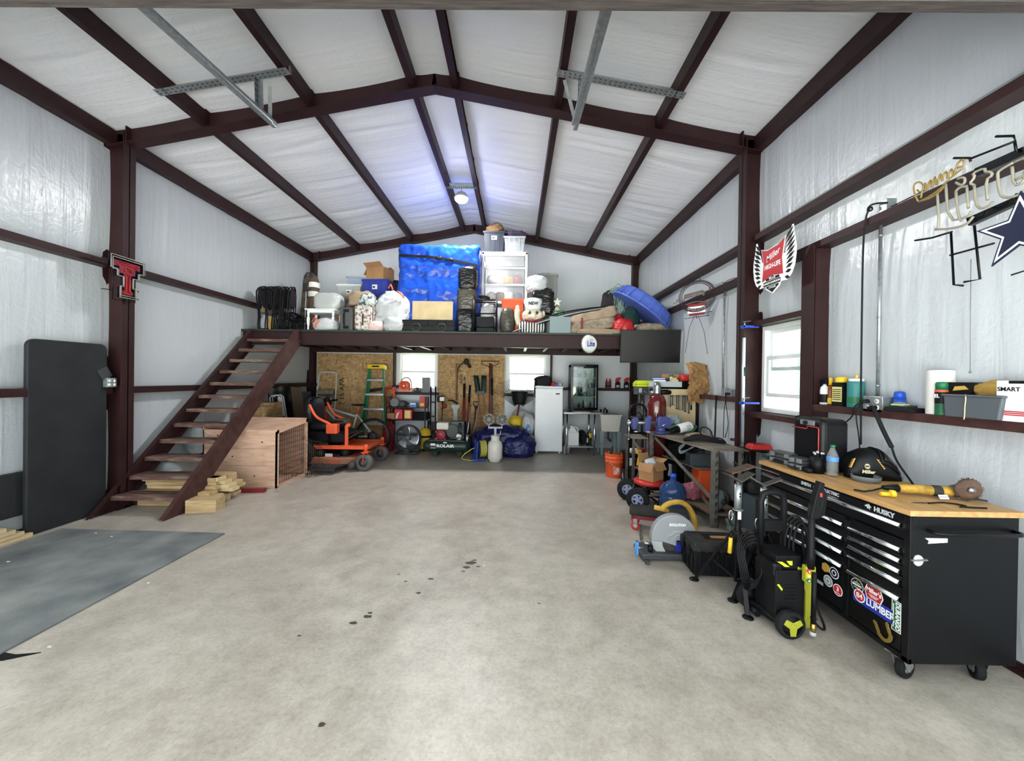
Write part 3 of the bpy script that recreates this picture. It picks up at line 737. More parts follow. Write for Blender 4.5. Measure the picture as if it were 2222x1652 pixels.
# side grab handle, badge, label
b = W(L); b.tube([(CX + .09, CY0 + .004, .80), (CX + .09, CY0 - .035, .80), (CX + .12, CY0 - .045, .80), (CXB - .06, CY0 - .045, .80), (CXB - .03, CY0 - .035, .80), (CXB - .03, CY0 + .004, .80)], .0095); b.build('side_handle', 'black_satin', ch)
q = at(1993, 1217, CY0 - .001); b = W(L); b.lathe([(.024, 0), (.024, .006), (.02, .008), (0, .008)], 24, T(q.x, CY0 + .004, q.z) @ FRONT @ S(1, 1.15, 1))
b.mat(1).bar((q.x - .037, CY0 - .003, q.z + .002), (q.x + .037, CY0 - .003, q.z + .006), .016, .006); b.build('badge', ['silver_ink', 'mid_grey'], ch)
b = W(L); b.prism([(2.03, .762), (2.14, .762), (2.14, .742), (2.045, .735), (2.05, .748)], 0, .002, T(0, CY0 + .004, 0) @ FRONT); b.build('torn_label', 'white_ink', ch)
# lettering of the chest
FX = CX + .001
LZ_ = .84
b = W(L); q = xp(1918, 1101, FX); b.text('HUSKY', .036, T(FX, q.y, LZ_) @ RIGHTW, .001, .0012); b.build('lettering', 'silver_ink', ch)
q = xp(1888, 1092, FX); M = T(FX, q.y + .012, LZ_) @ RIGHTW; b = W(L)
b.prism([(-.022, .0), (-.008, .012), (.002, .014), (.004, .02), (.01, .012), (.022, .002), (.012, 0), (.012, -.014), (.004, -.006), (-.004, -.012), (-.006, -.002)], 0, .001, M); b.build('emblem', 'silver_ink', ch)
q = xp(1749, 1040, FX); b = W(L); b.text('SMITH', .03, T(FX, q.y, LZ_) @ RIGHTW, .001, .001); b.build('lettering', 'silver_ink', ch)
q = xp(1803, 1058, FX); b = W(L); b.text('ELECTRIC', .027, T(FX, q.y, LZ_ + .004) @ RIGHTW, .001, .001)
b.prism([(-.055, -.018), (.06, -.021), (.02, -.024)], 0, .001, T(FX, q.y, LZ_ + .004) @ RIGHTW); b.build('lettering', 'silver_ink', ch)
q = xp(1768, 1047, FX); b = W(L); b.cyl((FX - .004, q.y, LZ_), (FX + .01, q.y, LZ_), .009); b.build('key_lock', 'chrome', ch)
# stickers on the bottom drawers
SX = CX + .0008
def spot(px, py): q = xp(px, py, SX); return T(SX, q.y, q.z) @ RIGHTW
def disc(b, r, M, z0=0., z1=.0008, sx=1.): b.lathe([(r, z0), (r, z1)], 28, M @ S(sx, 1, 1))
def sticker(name, mats, M): b = W(L); return b, M, name, mats
b = W(L); M = spot(1896, 1315); b.mat(0).box(-.125, .125, -.036, .036, 0, .0008, M); b.mat(1); disc(b, .035, M @ T(-.085, .006, 0), .0008, .0014); b.mat(2); disc(b, .029, M @ T(-.085, .006, 0), .0014, .002)
b.mat(1).text('84', .04, M @ T(-.085, .005, .002), .0004, .001); b.text('LUMBER', .052, M @ T(.035, .0, .001), .0004, .0015, width=.16); b.build('sticker', ['blue_ink', 'white_ink', 'red_ink'], ch)
b = W(L); M = spot(1896, 1290); hx = lambda k: [(-.055 * k, .0), (-.04 * k, .038 * k), (.04 * k, .038 * k), (.055 * k, 0), (.04 * k, -.038 * k), (-.04 * k, -.038 * k)]
b.mat(0).prism(hx(1), 0, .001, M); b.mat(1).prism(hx(.9), .001, .0014, M); b.mat(0).text("Miller's", .034, M @ T(0, .01, .0014), .0004, .001, width=.085)
for k in range(3): b.box(-.03 + .006 * k, .03 - .006 * k, -.012 - .006 * k, -.0095 - .006 * k, .0014, .0018, M)
b.build('sticker', ['white_ink', 'red_ink'], ch)
b = W(L); M = spot(1860, 1271); b.mat(0); disc(b, .039, M); b.mat(1); disc(b, .036, M, .0008, .0012); b.mat(0).text('BREWING', .016, M @ T(0, .002, .0012), .0004, .0006, width=.058); b.text('7', .016, M @ T(0, .023, .0012), .0004)
for k in (-.012, .016): b.box(-.02, .02, k - .002, k + .001, .0012, .0016, M)
b.mat(2); disc(b, .007, M @ T(0, -.024, 0), .0012, .0016); b.build('sticker', ['white_ink', 'black_ink', 'gold_ink'], ch)
b = W(L); M = spot(1945, 1338) @ R('Z', -90); b.mat(1).box(-.078, .078, -.024, .024, 0, .0008, M); b.mat(0).box(-.074, .074, -.02, .02, .0008, .001, M); b.mat(1).text('DURANGO', .03, M @ T(0, .006, .001), .0004, .0012, width=.14)
b.box(-.06, .06, -.016, -.012, .001, .0014, M); b.build('sticker', ['green_ink', 'white_ink'], ch)
for px, py, c1, c2, t in ((1810, 1244, 'white_ink', 'navy_ink', 0), (1797, 1261, 'white_ink', 'blue_grey', 0), (1818, 1281, 'white_ink', 'red_ink', '3')):
    b = W(L); M = spot(px, py); b.mat(0); disc(b, .034, M, 0, .0008); b.mat(1); disc(b, .029, M, .0008, .0012); b.mat(0)
    if t: b.text(t, .036, M @ T(0, .004, .0012), .0004, .001); b.box(-.016, .016, -.02, -.016, .0012, .0016, M)
    else: disc(b, .017, M, .0012, .0016); b.mat(1).prism([(-.008, -.012), (.008, -.012), (.012, .004), (0, .013), (-.012, .004)], .0016, .002, M)
    b.build('sticker', [c1, c2], ch)
b = W(L); M = spot(1792, 1232); b.prism([(-.03, -.02), (-.01, -.03), (.03, -.016), (.026, .02), (0, .03), (-.028, .016)], 0, .001, M); b.build('sticker', 'gold_ink', ch)
b = W(L); M = spot(1778, 1262); b.mat(0).box(-.02, .03, -.014, .006, 0, .001, M); b.mat(1); disc(b, .008, M @ T(-.036, .01, 0)); b.build('sticker', ['silver_ink', 'grey_cloth'], ch)
b = W(L); M = spot(1752, 1224); b.mat(0); b.box(-.01, .02, .0, .05, 0, .001, M); b.mat(1).box(-.01, .02, -.03, 0, 0, .001, M); b.mat(2).box(-.01, .02, -.07, -.035, 0, .001, M); b.build('sticker', ['sky_blue', 'orange_plastic', 'green_plastic'], ch)
# casters
for x, y, a in ((CX + .06, CY0 + .09, 20), (CXB - .09, CY0 + .08, 62), (CX + .06, CY1 - .09, 10), (CXB - .09, CY1 - .09, 30)):
    b = W(L); M = T(x, y, 0) @ R('Z', a); b.box(-.045, .045, -.05, .05, .128, .136, M); b.lathe([(.03, .112), (.034, .128)], 18, M)
    for s in (-1, 1): b.prism([(-.035, .118), (.035, .118), (.052, .062), (.02, .04), (-.005, .06)], -.002, .002, M @ T(0, s * .024, 0) @ FRONT)
    c = b.build('caster', 'galvanized', ch, bevel=.001)
    wheel_part(c, Vector((x, y, 0)) - Vector(L) + (R('Z', a) @ Vector((.026, 0, .057))), R('Z', a) @ Vector((0, 1, 0)), .057, .036, hub='galvanized')
# horseshoe leaning on the chest
q = zp(1917, 1360, .2); M = T(CX - .006, xp(1917, 1358, CX - .006).y, .235) @ RIGHTW @ R('Z', 25)
b = MB(M=M); arc = [(.048 * math.cos(t) * (1 - .15 * (abs(math.sin(t)) < .3)), .062 * math.sin(t)) for t in [math.radians(-215 + 250 * k / 24) for k in range(25)]]
b.prism(arc + [(x * .68, y * .72) for x, y in reversed(arc)], 0, .007)
solo(b, 'horseshoe', 'dull_brass', 'gilt horseshoe stuck to the lowest right drawer of the black tool chest', 'horseshoe')

# ---- on the worktop (z = .9)
ZT = .9
def onto(px, py, z=ZT): return zp(px, py, z)
# jobsite heater: knob side towards the room
L = (2.1, 2.64, ZT)
o = thing('shop_heater', 'black rounded box heater with a red outline at the back of the tool chest', 'heater', L)
b = MB(); b.box(0, .2, 0, .28, 0, .37); b.build('housing', 'black_satin', o, bevel=.04, seg=4)
b = MB(); b.tube([(-.003, .268, .29), (-.003, .16, .29), (-.003, .13, .29), (-.003, .12, .31), (-.003, .03, .31), (-.003, .02, .3), (-.003, .02, .03)], .0035, 6); b.build('red_line', 'red_plastic', o)
b = MB(); b.box(-.006, .003, .06, .19, .318, .352); b.mat(1).cyl((-.022, .13, .335), (-.004, .13, .335), .014); b.build('control_panel', ['mid_grey', 'black_plastic'], o, bevel=.002)
# welding helmet, face shield to the right
L = (2.35, 2.57, ZT)
o = thing('welding_helmet', 'black welding helmet lying on the tool chest beside the water bottle', 'helmet', L, -16)
HP = [(.76 * x_, .92 * h_, .82 * w_) for x_, h_, w_ in [(-.19, .05, .05), (-.17, .11, .09), (-.12, .165, .115), (-.04, .2, .125), (.03, .205, .125), (.09, .175, .12), (.15, .11, .11), (.185, .05, .1)]]
def helm(u, v, off=0.):
    t = u * (len(HP) - 1); i = min(int(t), len(HP) - 2); f = t - i
    x, h, w = [HP[i][k] * (1 - f) + HP[i + 1][k] * f for k in range(3)]; a = math.pi * v
    return (x, -math.copysign(abs(math.cos(a)) ** .7, math.cos(a)) * (w + off), math.sin(a) ** .7 * (h + off))
b = MB(); b.sheet(lambda u, v: helm(u, v), 28, 24); b.build('shell', 'black_satin', o, solid=.006)
b = MB(); b.sheet(lambda u, v: helm(.58 + .36 * u, .14 + .72 * v, .008), 12, 16); b.build('visor', 'black_plastic', o, solid=.01)
b = MB(); b.sheet(lambda u, v: helm(.64 + .22 * u, .2 + .3 * v, .017), 8, 8); b.build('lens', 'glossy_black', o, solid=.004)
DM = T(-.05, -.098, .085) @ R('X', 72)
b = MB(M=DM); b.mat(0); disc(b, .016, Matrix(), 0, .01, .8); b.mat(1).text('bb', .02, T(0, 0, .01), .0005, .001); b.build('emblem', ['cream', 'black_ink'], o)
b = MB(M=DM); b.text('Miller', .03, T(0, -.036, .008), .0006, .001, shear=.2); b.build('lettering', 'cream', o)
for sx in (-1, 1):
    b = MB(M=DM)
    for k in range(5): b.prism([((.055 + .006 * k) * sx, .05 - k * .012), ((.07 + .006 * k) * sx, .043 - k * .012), ((.063 + .006 * k) * sx, .035 - k * .012)], -.012, .008)
    b.build('flash_decal', 'gold_ink', o)
# flat round can lid in front of the helmet
q = onto(1888, 1047); b = MB(); b.lathe([(.07, 0), (.075, .034), (.073, .036), (.066, .006), (0, .006)], 30)
solo(b, 'dish', 'mid_grey', 'shallow grey metal dish in front of the welding helmet', 'dish', q + Vector((0, .03, 0)))
# water bottle
q = onto(1814, 1036); o = thing('water_bottle', 'clear plastic water bottle with a green cap on the tool chest', 'bottle', q + Vector((0, .03, 0)))
b = MB(); pf = [(.02, 0), (.031, .004)]
for k in range(6): pf += [(.0325, .012 + k * .013), (.030, .018 + k * .013)]
pf += [(.0325, .1), (.0325, .128), (.030, .14), (.0145, .18), (.0125, .186), (.0125, .194)]
b.lathe(pf, 26); b.build('body', 'clear_plastic', o)
b = MB(); b.lathe([(.0332, .1), (.0332, .128)], 26, caps=False); b.build('label', 'sky_blue', o)
b = MB(); b.lathe([(.0145, .19), (.0145, .206), (.012, .208)], 20); b.build('cap', 'green_plastic', o)
# cup of pens
q = onto(1783, 1030); o = thing('pen_cup', 'black cup full of markers beside the water bottle', 'cup', q + Vector((0, .04, 0)))
b = MB(); b.lathe([(.037, 0), (.04, .115), (.036, .115), (.034, .008), (0, .008)], 24); b.build('cup', 'black_plastic', o)
for k in range(9):
    t = k * 2.4; r = .022 * ((k % 3) / 2 + .15); p = Vector((r * math.cos(t), r * math.sin(t), .01)); b = MB(); b.cyl(p, p + Vector((r * .3 * math.cos(t), r * .3 * math.sin(t), .118 + .004 * (k % 4))), .0055, n=8)
    b.mat(1); e = p + Vector((r * .3 * math.cos(t), r * .3 * math.sin(t), .118 + .004 * (k % 4))); b.cyl(e, e + Vector((0, 0, .012)), .0058, n=8)
    b.build('marker', ['black_ink', 'silver_ink'], o)
# small parts organisers
def organiser(px, py, lab, w=.2, d=.16, n=2, rz=-10, z=ZT):
    q = zp(px, py, z); o = thing('organizer_case', lab, 'tool case', q + Vector((0, .06, 0)), rz)
    for k in range(n):
        h = .045; b = MB(); b.box(-w / 2, w / 2, -d / 2, d / 2, k * h, k * h + h * .52); b.box(-w / 2, w / 2, -d / 2, d / 2, k * h + h * .56, (k + 1) * h - .002); b.build('case_shell', 'dark_grey', o, bevel=.006)
        for x in (-w * .32, w * .32):
            b = MB(); b.box(x - .018, x + .018, -d / 2 - .01, -d / 2 + .002, k * h + .008, k * h + h - .008); b.box(x - .01, x + .01, -d / 2 - .013, -d / 2, k * h + .014, k * h + .026); b.build('latch', 'mid_grey', o, bevel=.002)
    b = MB(); b.tube([(-.04, -d / 2, .02), (-.036, -d / 2 - .022, .02), (.036, -d / 2 - .022, .02), (.04, -d / 2, .02)], .006); b.build('handle', 'black_plastic', o)
    return o
organiser(1716, 1010, 'pair of stacked grey latch cases left of the marker cup on the tool chest', .2, .1, 2, -80)
organiser(1752, 1024, 'smaller dark latch case touching the marker cup on the tool chest', .09, .09, 2, -80)
q = onto(1668, 996); o = thing('drill_bit_case', 'flat dark green drill bit case at the far end of the tool chest', 'tool case', q + Vector((.04, .0, 0)), -6)
b = MB(); b.box(-.07, .07, -.05, .05, 0, .016); b.box(-.07, .07, -.05, .05, .018, .035); b.build('case_shell', 'dark_green', o, bevel=.004)
b = MB(); b.box(-.012, .012, -.056, -.048, .008, .028); b.build('latch', 'green_plastic', o)
q = onto(1722, 985); b = MB(); b.lathe([(.02, 0), (.021, .05), (.019, .05), (.018, .004), (0, .004)], 20)
solo(b, 'paper_cup', 'light_grey', 'small pale grey cup between the heater and the stacked cases', 'cup', Vector((2.1, 2.98, ZT)))
b = MB(); b.ell((0, 0, .02), (.045, .024, .02), 18, 12, .7)
solo(b, 'sanding_block', 'black_plastic', 'black rounded hand tool lying between the cases and the heater', 'hand tool', Vector((2.03, 2.66, ZT)), 70)
# angle grinder with a wire wheel
q = onto(2010, 1078); o = thing('angle_grinder', 'worn yellow angle grinder with a brown wire wheel on the tool chest', 'grinder', (q.x - .0, q.y + .0, ZT + .002), -14)
b = MB(); b.cyl((-.13, 0, .034), (.02, 0, .034), .024, .028, 18); b.mat(1).cyl((.02, 0, .034), (.06, 0, .034), .029, .03, 18); b.mat(0).cyl((.06, 0, .034), (.11, 0, .036), .03, .026, 18); b.build('body', ['yellow_worn', 'dusty_black'], o, bevel=.003)
b = MB(); b.cyl((-.2, 0, .032), (-.13, 0, .034), .012, .022, 14); b.tube([(-.2, 0, .03), (-.26, -.02, .014), (-.3, -.02, .006), (-.33, .01, .005)], .005, 7); b.build('tail_and_cord', 'black_plastic', o)
b = MB(); b.ell((.135, 0, .04), (.035, .032, .034), 16, 12, .8); b.build('gear_head', 'dark_steel', o)
b = MB(M=align((.15, -.03, .064), (.15, -.075, .062))); rr = random.Random(3)
b.lathe([(.02, 0), (.052, .006), (.058, .015), (.052, .026), (.02, .03)], 32); b.mat(1).lathe([(.016, .028), (.016, .042), (.0, .046)], 12)
for k in range(150):
    t = rr.random() * 6.283; z = .004 + rr.random() * .024; b.mat(0).bar((.05 * math.cos(t), .05 * math.sin(t), z), (.062 * math.cos(t + .1), .062 * math.sin(t + .1), z), .0012)
b.build('wire_wheel', ['rusty', 'steel'], o)
b = MB(); b.bar((.1, .02, .012), (.22, -.06, .012), .02, .006); b.build('guard', 'dusty_black', o)

# yellow work light knob, blade, tag
q = onto(1930, 1080); o = thing('yellow_plug', 'small yellow ribbed plastic plug in front of the grinder', 'plug', q + Vector((0, .012, 0)), -20)
b = MB(); b.cyl((-.03, 0, .014), (.012, 0, .014), .012, n=14)
for k in range(12): t = k * math.pi / 6; b.bar((.012, .018 * math.cos(t), .02 + .018 * math.sin(t)), (.034, .015 * math.cos(t), .02 + .015 * math.sin(t)), .004)
b.lathe([(.014, 0), (.02, .006), (.02, .018), (.014, .024)], 16, align((.01, 0, .02), (.034, 0, .02))); b.build('plug_body', 'yellow_plastic', o)
q = onto(2000, 1092); b = MB(); b.prism([(-.06, -.004), (.0, -.012), (.06, -.002), (.05, .01), (-.03, .008)], 0, .002)
solo(b, 'saw_blade', 'dark_grey', 'flat dark blade lying near the edge of the wooden top', 'blade', q)
q = onto(2052, 1086); b = MB(M=R('X', 60)); b.box(-.025, .025, -.012, .012, 0, .001); b.mat(1).bar((-.022, 0, .0012), (.022, 0, .0012), .002, .0006)
solo(b, 'paper_tag', ['white_ink', 'black_ink'], 'small white paper tag under the wire wheel of the grinder', 'tag', q + Vector((0, .01, .014)))
b = MB(); q = onto(2075, 1098); b.tube([(q.x - .12, q.y + .02, ZT + .005), (q.x - .02, q.y + .04, ZT + .006), (q.x + .05, q.y - .02, ZT + .005), (q.x - .04, q.y - .03, ZT + .005), (q.x + .1, q.y - .045, ZT + .005)], .004, 7, smooth_path=2)
solo(b, 'extension_lead', 'black_plastic', 'thin dark cord curled behind the wire wheel', 'extension lead')
# ================================================================== floor things along the right side
# pressure washer
L = (1.6, 2.42, 0)
o = thing('pressure_washer', 'black and lime upright pressure washer standing in front of the tool chest', 'pressure washer', L)
b = MB(); b.box(-.005, .17, -.09, .11, .09, .38); b.box(.01, .16, -.07, .1, .38, .46); b.prism([(-.005, .09), (.17, .09), (.15, .04), (.02, .04)], -.08, .1, FRONT)
for k in range(5): b.box(.05, .12, -.098, -.088, .2 + k * .022, .209 + k * .022)
b.build('housing', 'black_plastic', o, bevel=.022, seg=3)
b = MB(); b.box(-.02, .05, -.085, .06, .33, .42); b.build('top_cover', 'black_satin', o, bevel=.02)
for pts in ([(.0, .435), (.03, .435), (.075, .405), (.045, .405)], [(.055, .44), (.09, .44), (.09, .415), (.075, .415)], [(.0, .295), (.012, .3), (.035, .27), (.03, .258)]):
    b = MB(); b.prism(pts, .0, .003, T(0, -.092, 0) @ FRONT); b.build('lime_stripe', 'lime', o)
for y, s in ((-.13, 1), (.17, -1)):
    w_ = wheel_part(o, (.055 if s > 0 else .0, y, .082), (0, 1, 0), .082, .05, hub='black_plastic', hubr=.72)
    b = MB(M=T(.055 if s > 0 else 0, y - .027, .082) @ FRONT)
    tri = []
    for k in range(3):
        a = math.radians(90 + 120 * k + 60); c = math.radians(90 + 120 * k + 120)
        tri += [(.058 * math.cos(a - .28), .058 * math.sin(a - .28)), (.058 * math.cos(a + .28), .058 * math.sin(a + .28)), (.024 * math.cos(c), .024 * math.sin(c))]
    if s > 0: b.prism(tri, 0, .006); b.lathe([(.018, .006), (.018, .01), (.015, .011)], 18); b.build('wheel_cover', 'olive_lime', w_, bevel=.002)
b = MB(); b.cyl((.055, -.1, .06), (-.03, .15, .06), .03); b.cyl((-.04, .02, .05), (-.04, .1, .05), .022); b.build('pump', 'black_satin', o)
b = MB(); b.tube([(.02, .1, .3), (.02, .1, .74), (.035, .1, .79), (.07, .1, .8), (.13, .1, .8), (.16, .1, .78), (.17, .1, .74), (.17, .1, .3)], .02, 12); b.box(.035, .155, .085, .115, .55, .62); b.build('handle', 'black_plastic', o)
b = MB(); b.prism([(.165, .02), (.225, .02), (.232, .3), (.2, .37), (.14, .4), (.13, .31), (.19, .25), (.19, .1)], -.05, .0, T(0, -.075, 0) @ FRONT); b.box(.14, .2, -.14, -.1, .33, .43); b.build('wand_rack', 'olive_lime', o, bevel=.008)
for k, (c_, nm) in enumerate((('red_plastic', 'nozzle'), ('yellow_plastic', 'nozzle'), ('green_plastic', 'nozzle'))):
    b = MB(); b.cyl((.152, -.148, .405 - k * .028), (.152, -.12, .405 - k * .028), .011, n=12); b.mat(1).cyl((.152, -.15, .405 - k * .028), (.152, -.148, .405 - k * .028), .005, n=10); b.build(nm, [c_, 'white_ink'], o)
b = MB(); b.cyl((.178, -.15, .09), (.18, -.15, .4), .013); b.mat(1).cyl((.177, -.15, .05), (.178, -.15, .1), .014); b.mat(2).cyl((.176, -.15, .03), (.177, -.15, .052), .017); b.mat(0).lathe([(.019, .42), (.021, .5), (.018, .52), (.018, .8)], 14, T(.165, -.14, 0)); b.build('wand', ['black_plastic', 'brass', 'silver_ink'], o)
b = MB(M=T(.165, -.14, 0)); b.prism([(-.02, .72), (.03, .72), (.055, .86), (.06, .93), (.035, .94), (.01, .86)], -.02, .02, FRONT); b.prism([(.03, .72), (.07, .74), (.085, .86), (.06, .9), (.05, .8)], -.012, .012, FRONT)
b.mat(1).box(.03, .045, -.025, -.018, .85, .875); b.build('spray_gun', ['black_plastic', 'red_plastic'], o, bevel=.008)
rr = random.Random(5)
b = MB()
for k in range(5):
    r0 = .09 + k * .012; b.tube([(-.03 + r0 * .55 * math.cos(t) - .02, .06 + .02 * k * .4 + .02 * math.sin(3 * t), .36 + r0 * 1.5 * math.sin(t)) for t in [2 * math.pi * i / 22 for i in range(22)]], .006, 6, True)
b.build('power_lead', 'black_plastic', o)
b = MB()
for k in range(4): b.tube([(.24 + (.05 + .012 * k) * math.cos(t), .04 + .02 * k, .47 + (.15 + .01 * k) * math.sin(t)) for t in [2 * math.pi * i / 22 for i in range(22)]], .0065, 7, True)
b.tube([(.17, 0, .2), (.24, -.1, .05), (.3, -.1, .02), (.32, 0, .1), (.3, .1, .4), (.29, .1, .6)], .007, 7, smooth_path=3)
b.build('hose', 'black_rubber', o)

# two tripod pipe stands with V heads
def pipe_stand(c, z0, zt, feet, lab, rz):
    o = thing('pipe_stand', lab, 'tripod stand', (c[0], c[1], 0), 0, 'pipe stands by the tool chest')
    C = Vector((0, 0, 0)); zc = .46
    for f in feet:
        p = Vector((f[0] - c[0], f[1] - c[1], 0)); d = p.normalized()
        b = MB(); b.bar(d * .03 + Vector((0, 0, zc)), p * .97 + Vector((0, 0, .012)), .03, .018); b.bar(d * .02 + Vector((0, 0, .14)), p * .55 + Vector((0, 0, .012 + .45 * zc * .95)), .016, .01)
        l = b.build('leg', 'black_satin', o, bevel=.003)
        b = MB(); b.lathe([(.034, 0), (.034, .006), (.02, .014), (0, .014)], 18, T(*p)); b.build('foot_pad', 'black_satin', l)
    b = MB(); b.cyl((0, 0, .12), (0, 0, z0), .019); b.cyl((0, 0, .4), (0, 0, .48), .028); b.build('post', 'black_satin', o)
    b = MB(); b.cyl((0, 0, z0), (0, 0, zt), .024); b.cyl((0, 0, z0), (0, 0, z0 + .006), .034); b.mat(1).cyl((0, -.026, zt - .06), (0, -.02, zt - .06), .006); b.cyl((0, -.026, z0 + .1), (0, -.02, z0 + .1), .006); b.build('sleeve', ['galvanized', 'black_ink'], o)
    b = MB(); b.box(-.012, .012, -.022, -.019, z0 - .06, z0 - .005); b.build('label', 'white_ink', o)
    b = MB(); b.tube([(-.02, 0, z0 - .03), (-.04, -.01, z0 - .03)], .005, 7); b.tube([(-.055 + .012 * math.cos(t), -.012, z0 - .035 + .035 * math.sin(t)) for t in [6.283 * i / 16 for i in range(16)]], .0035, 6, True); b.build('locking_pin', 'chrome', o)
    b = MB(M=T(0, 0, zt) @ R('Z', rz)); b.cyl((0, 0, -.03), (0, 0, .03), .015); b.prism([(0, .02), (.1, .075), (.1, .082), (0, .03), (-.1, .082), (-.1, .075)], -.035, .035, FRONT); b.build('vee_head', 'dark_steel', o)
    return o
pipe_stand((1.575, 2.7), .62, .80, [(1.39, 2.94), (1.52, 2.475), (1.80, 2.80)], 'nearer black pipe stand beside the black tool case', 10)
pipe_stand((1.77, 2.72), .56, .77, [(1.53, 2.665), (1.93, 2.49), (1.80, 3.02)], 'black pipe stand half hidden behind the pressure washer', -20)
b = MB(M=T(1.665, 2.70, .885) @ R('Z', 0)); b.sheet(lambda u, v: (-.16 + .32 * u, -.05 + .1 * v, .05 * (1 - abs(2 * u - 1)) - .0), 2, 1, smooth=False)
solo(b, 'angle_iron', 'rusty', 'bent dusty steel plate resting across both pipe stands', 'steel plate', solid=.006)
b = MB(); b.cyl((0, 0, -.0), (0, 0, .105), .013, .012); b.mat(1).cyl((0, 0, .105), (0, 0, .135), .008); b.cyl((0, 0, -.0), (.004, 0, -.03), .003)
q = at(1583, 1200, 2.62); solo(b, 'screwdriver', ['yellow_plastic', 'black_plastic'], 'yellow handled tool hanging from the nearer pipe stand', 'hand tool', q, rot=(0, math.radians(4), 0))

# ribbed black tool case
L = (1.41, 2.98, 0)
o = thing('rugged_tool_case', 'dusty black ribbed tool case on the floor behind the nearer pipe stand', 'tool case', L, -3)
b = MB(); b.box(0, .5, 0, .27, .012, .2)
for k in range(7): b.box(.03 + k * .068, .055 + k * .068, -.01, .001, .02, .19)
for k in range(3): b.box(-.01, .001, .03 + k * .08, .06 + k * .08, .02, .19)
for x in (.02, .44):
    for y in (.02, .21): b.box(x, x + .04, y, y + .04, 0, .013)
b.build('case_body', 'black_plastic', o, bevel=.008)
b = MB(); b.box(-.014, .514, -.014, .284, .205, .235); b.taper(.25, .135, .235, .262, .5, .27, .46, .23)
for k in range(9): b.box(.02 + k * .055, .04 + k * .055, -.02, -.012, .2, .24)
b.build('lid', 'dusty_black', o, bevel=.006)
b = MB(); b.box(.12, .38, .09, .2, .258, .266); b.build('lid_recess', 'black_ink', o); b = MB(); b.box(.17, .37, .1, .13, .264, .276); b.build('wooden_stick', 'wood_handle', o)
for y in (.05, .17):
    b = MB(); b.box(-.026, -.01, y, y + .06, .15, .24); b.build('latch', 'black_satin', o, bevel=.004)

# metal cutting chop saw
L = (1.3, 3.3, 0)
o = thing('chop_saw', 'grey and blue metal cutting chop saw with a big round blade guard on the floor', 'saw', L)
b = MB(); b.prism([(-.22, .02), (.24, .02), (.24, .07), (-.16, .075), (-.22, .06)], -.14, .1, FRONT); b.box(-.2, -.17, -.15, -.1, 0, .03); b.box(.16, .2, -.1, .1, 0, .03); b.box(-.2, -.17, .06, .1, 0, .03); b.build('base', 'dark_grey', o, bevel=.01)
arc = [(.19 * math.cos(t), .19 * math.sin(t)) for t in [math.radians(a) for a in range(0, 186, 9)]]
b = MB(M=T(.06, -.03, .2)); b.prism([(-.1 + .1, .0), (.19, -.005), (.205, -.03), (.2, .0)] and arc + [(-.19, -.03), (-.1, -.04), (.02, -.075), (.02, -.03), (.16, -.02), (.2, -.035)], -.03, .035, FRONT @ T(0, 0, 0)); b.build('blade_guard', 'mid_light', o, bevel=.008)
b = MB(M=T(.06, -.066, .2)); b.tube([(.13, 0, .05), (-.0, 0, .05), (-.03, 0, .02), (-.05, 0, .02), (-.05, 0, -.02)], .004, 6); b.tube([(.1, 0, .02), (.02, 0, .02), (-.0, 0, -.01), (-.01, 0, -.04)], .004, 6); b.build('guard_rib', 'light_grey', o)
b = MB(M=T(.06, -.03, .2)); b.prism([(-.19, -.035), (-.095, -.035), (-.09, -.08), (-.055, -.15), (-.085, -.185), (-.13, -.15), (-.17, -.1)], -.025, .02, FRONT); b.build('lower_guard', 'light_grey', o, bevel=.004)
b = MB(M=T(.06, -.02, .2) @ FRONT); pts = []
for k in range(66): a = 2 * math.pi * k / 66; pts += [(.176 * math.cos(a), .176 * math.sin(a)), (.168 * math.cos(a + .07), .168 * math.sin(a + .07))]
b.prism(pts, -.002, .002); b.lathe([(.03, .002), (.03, .008)], 16); bl = b.build('blade', 'dark_steel', o)
b = MB(M=T(.06, -.036, .2)); b.prism([(.0, -.04), (.12, -.055), (.135, -.14), (.03, -.15)], 0, .003, FRONT); b.build('blade_label', 'blue_ink', bl)
b = MB(M=T(.085, -.066, .305) @ FRONT); b.text('EVOLUTION', .03, Matrix(), .001, .0012, width=.135); b.build('lettering', 'white_ink', o)
b = MB(); b.cyl((-.2, -.08, .16), (-.14, -.08, .15), .014); b.cyl((-.28, -.08, .115), (-.2, -.08, .115), .008); b.build('vise_screw', 'steel', o)
b = MB(); b.prism([(-.225, .0), (-.21, .03), (-.225, .1), (-.235, .05)], -.02, .02, T(0, -.08, .17) @ FRONT); b.build('vise_jaw', 'dark_steel', o)
b = MB(); b.box(-.27, -.25, -.1, -.06, .06, .17); b.cyl((-.26, -.08, .06), (-.26, -.08, .17), .016); b.build('blue_knob', 'sky_blue', o, bevel=.004)
b = MB(); b.cyl((.06, .0, .22), (.1, .13, .24), .06, .055); b.build('motor', 'black_plastic', o, bevel=.004)
b = MB(); b.cyl((-.15, -.09, .09), (-.15, -.09, .14), .022); b.build('clamp_knob', 'black_plastic', o)
b = MB(); q = at(1468, 1150, 3.55)
b.tube([(q.x - .16, 3.5, .34), (q.x - .13, 3.5, .385), (q.x - .05, 3.52, .41), (q.x + .05, 3.55, .4), (q.x + .13, 3.57, .34), (q.x + .18, 3.58, .23), (q.x + .19, 3.58, .1), (q.x + .17, 3.58, .03)], .024, 12, smooth_path=2)
b.tube([(q.x - .22, 3.52, .36), (q.x - .16, 3.5, .352), (q.x - .1, 3.5, .33)], .022, 10); b.tube([(q.x + .17, 3.58, .03), (q.x + .0, 3.64, .024), (q.x - .2, 3.7, .024)], .024, 10)
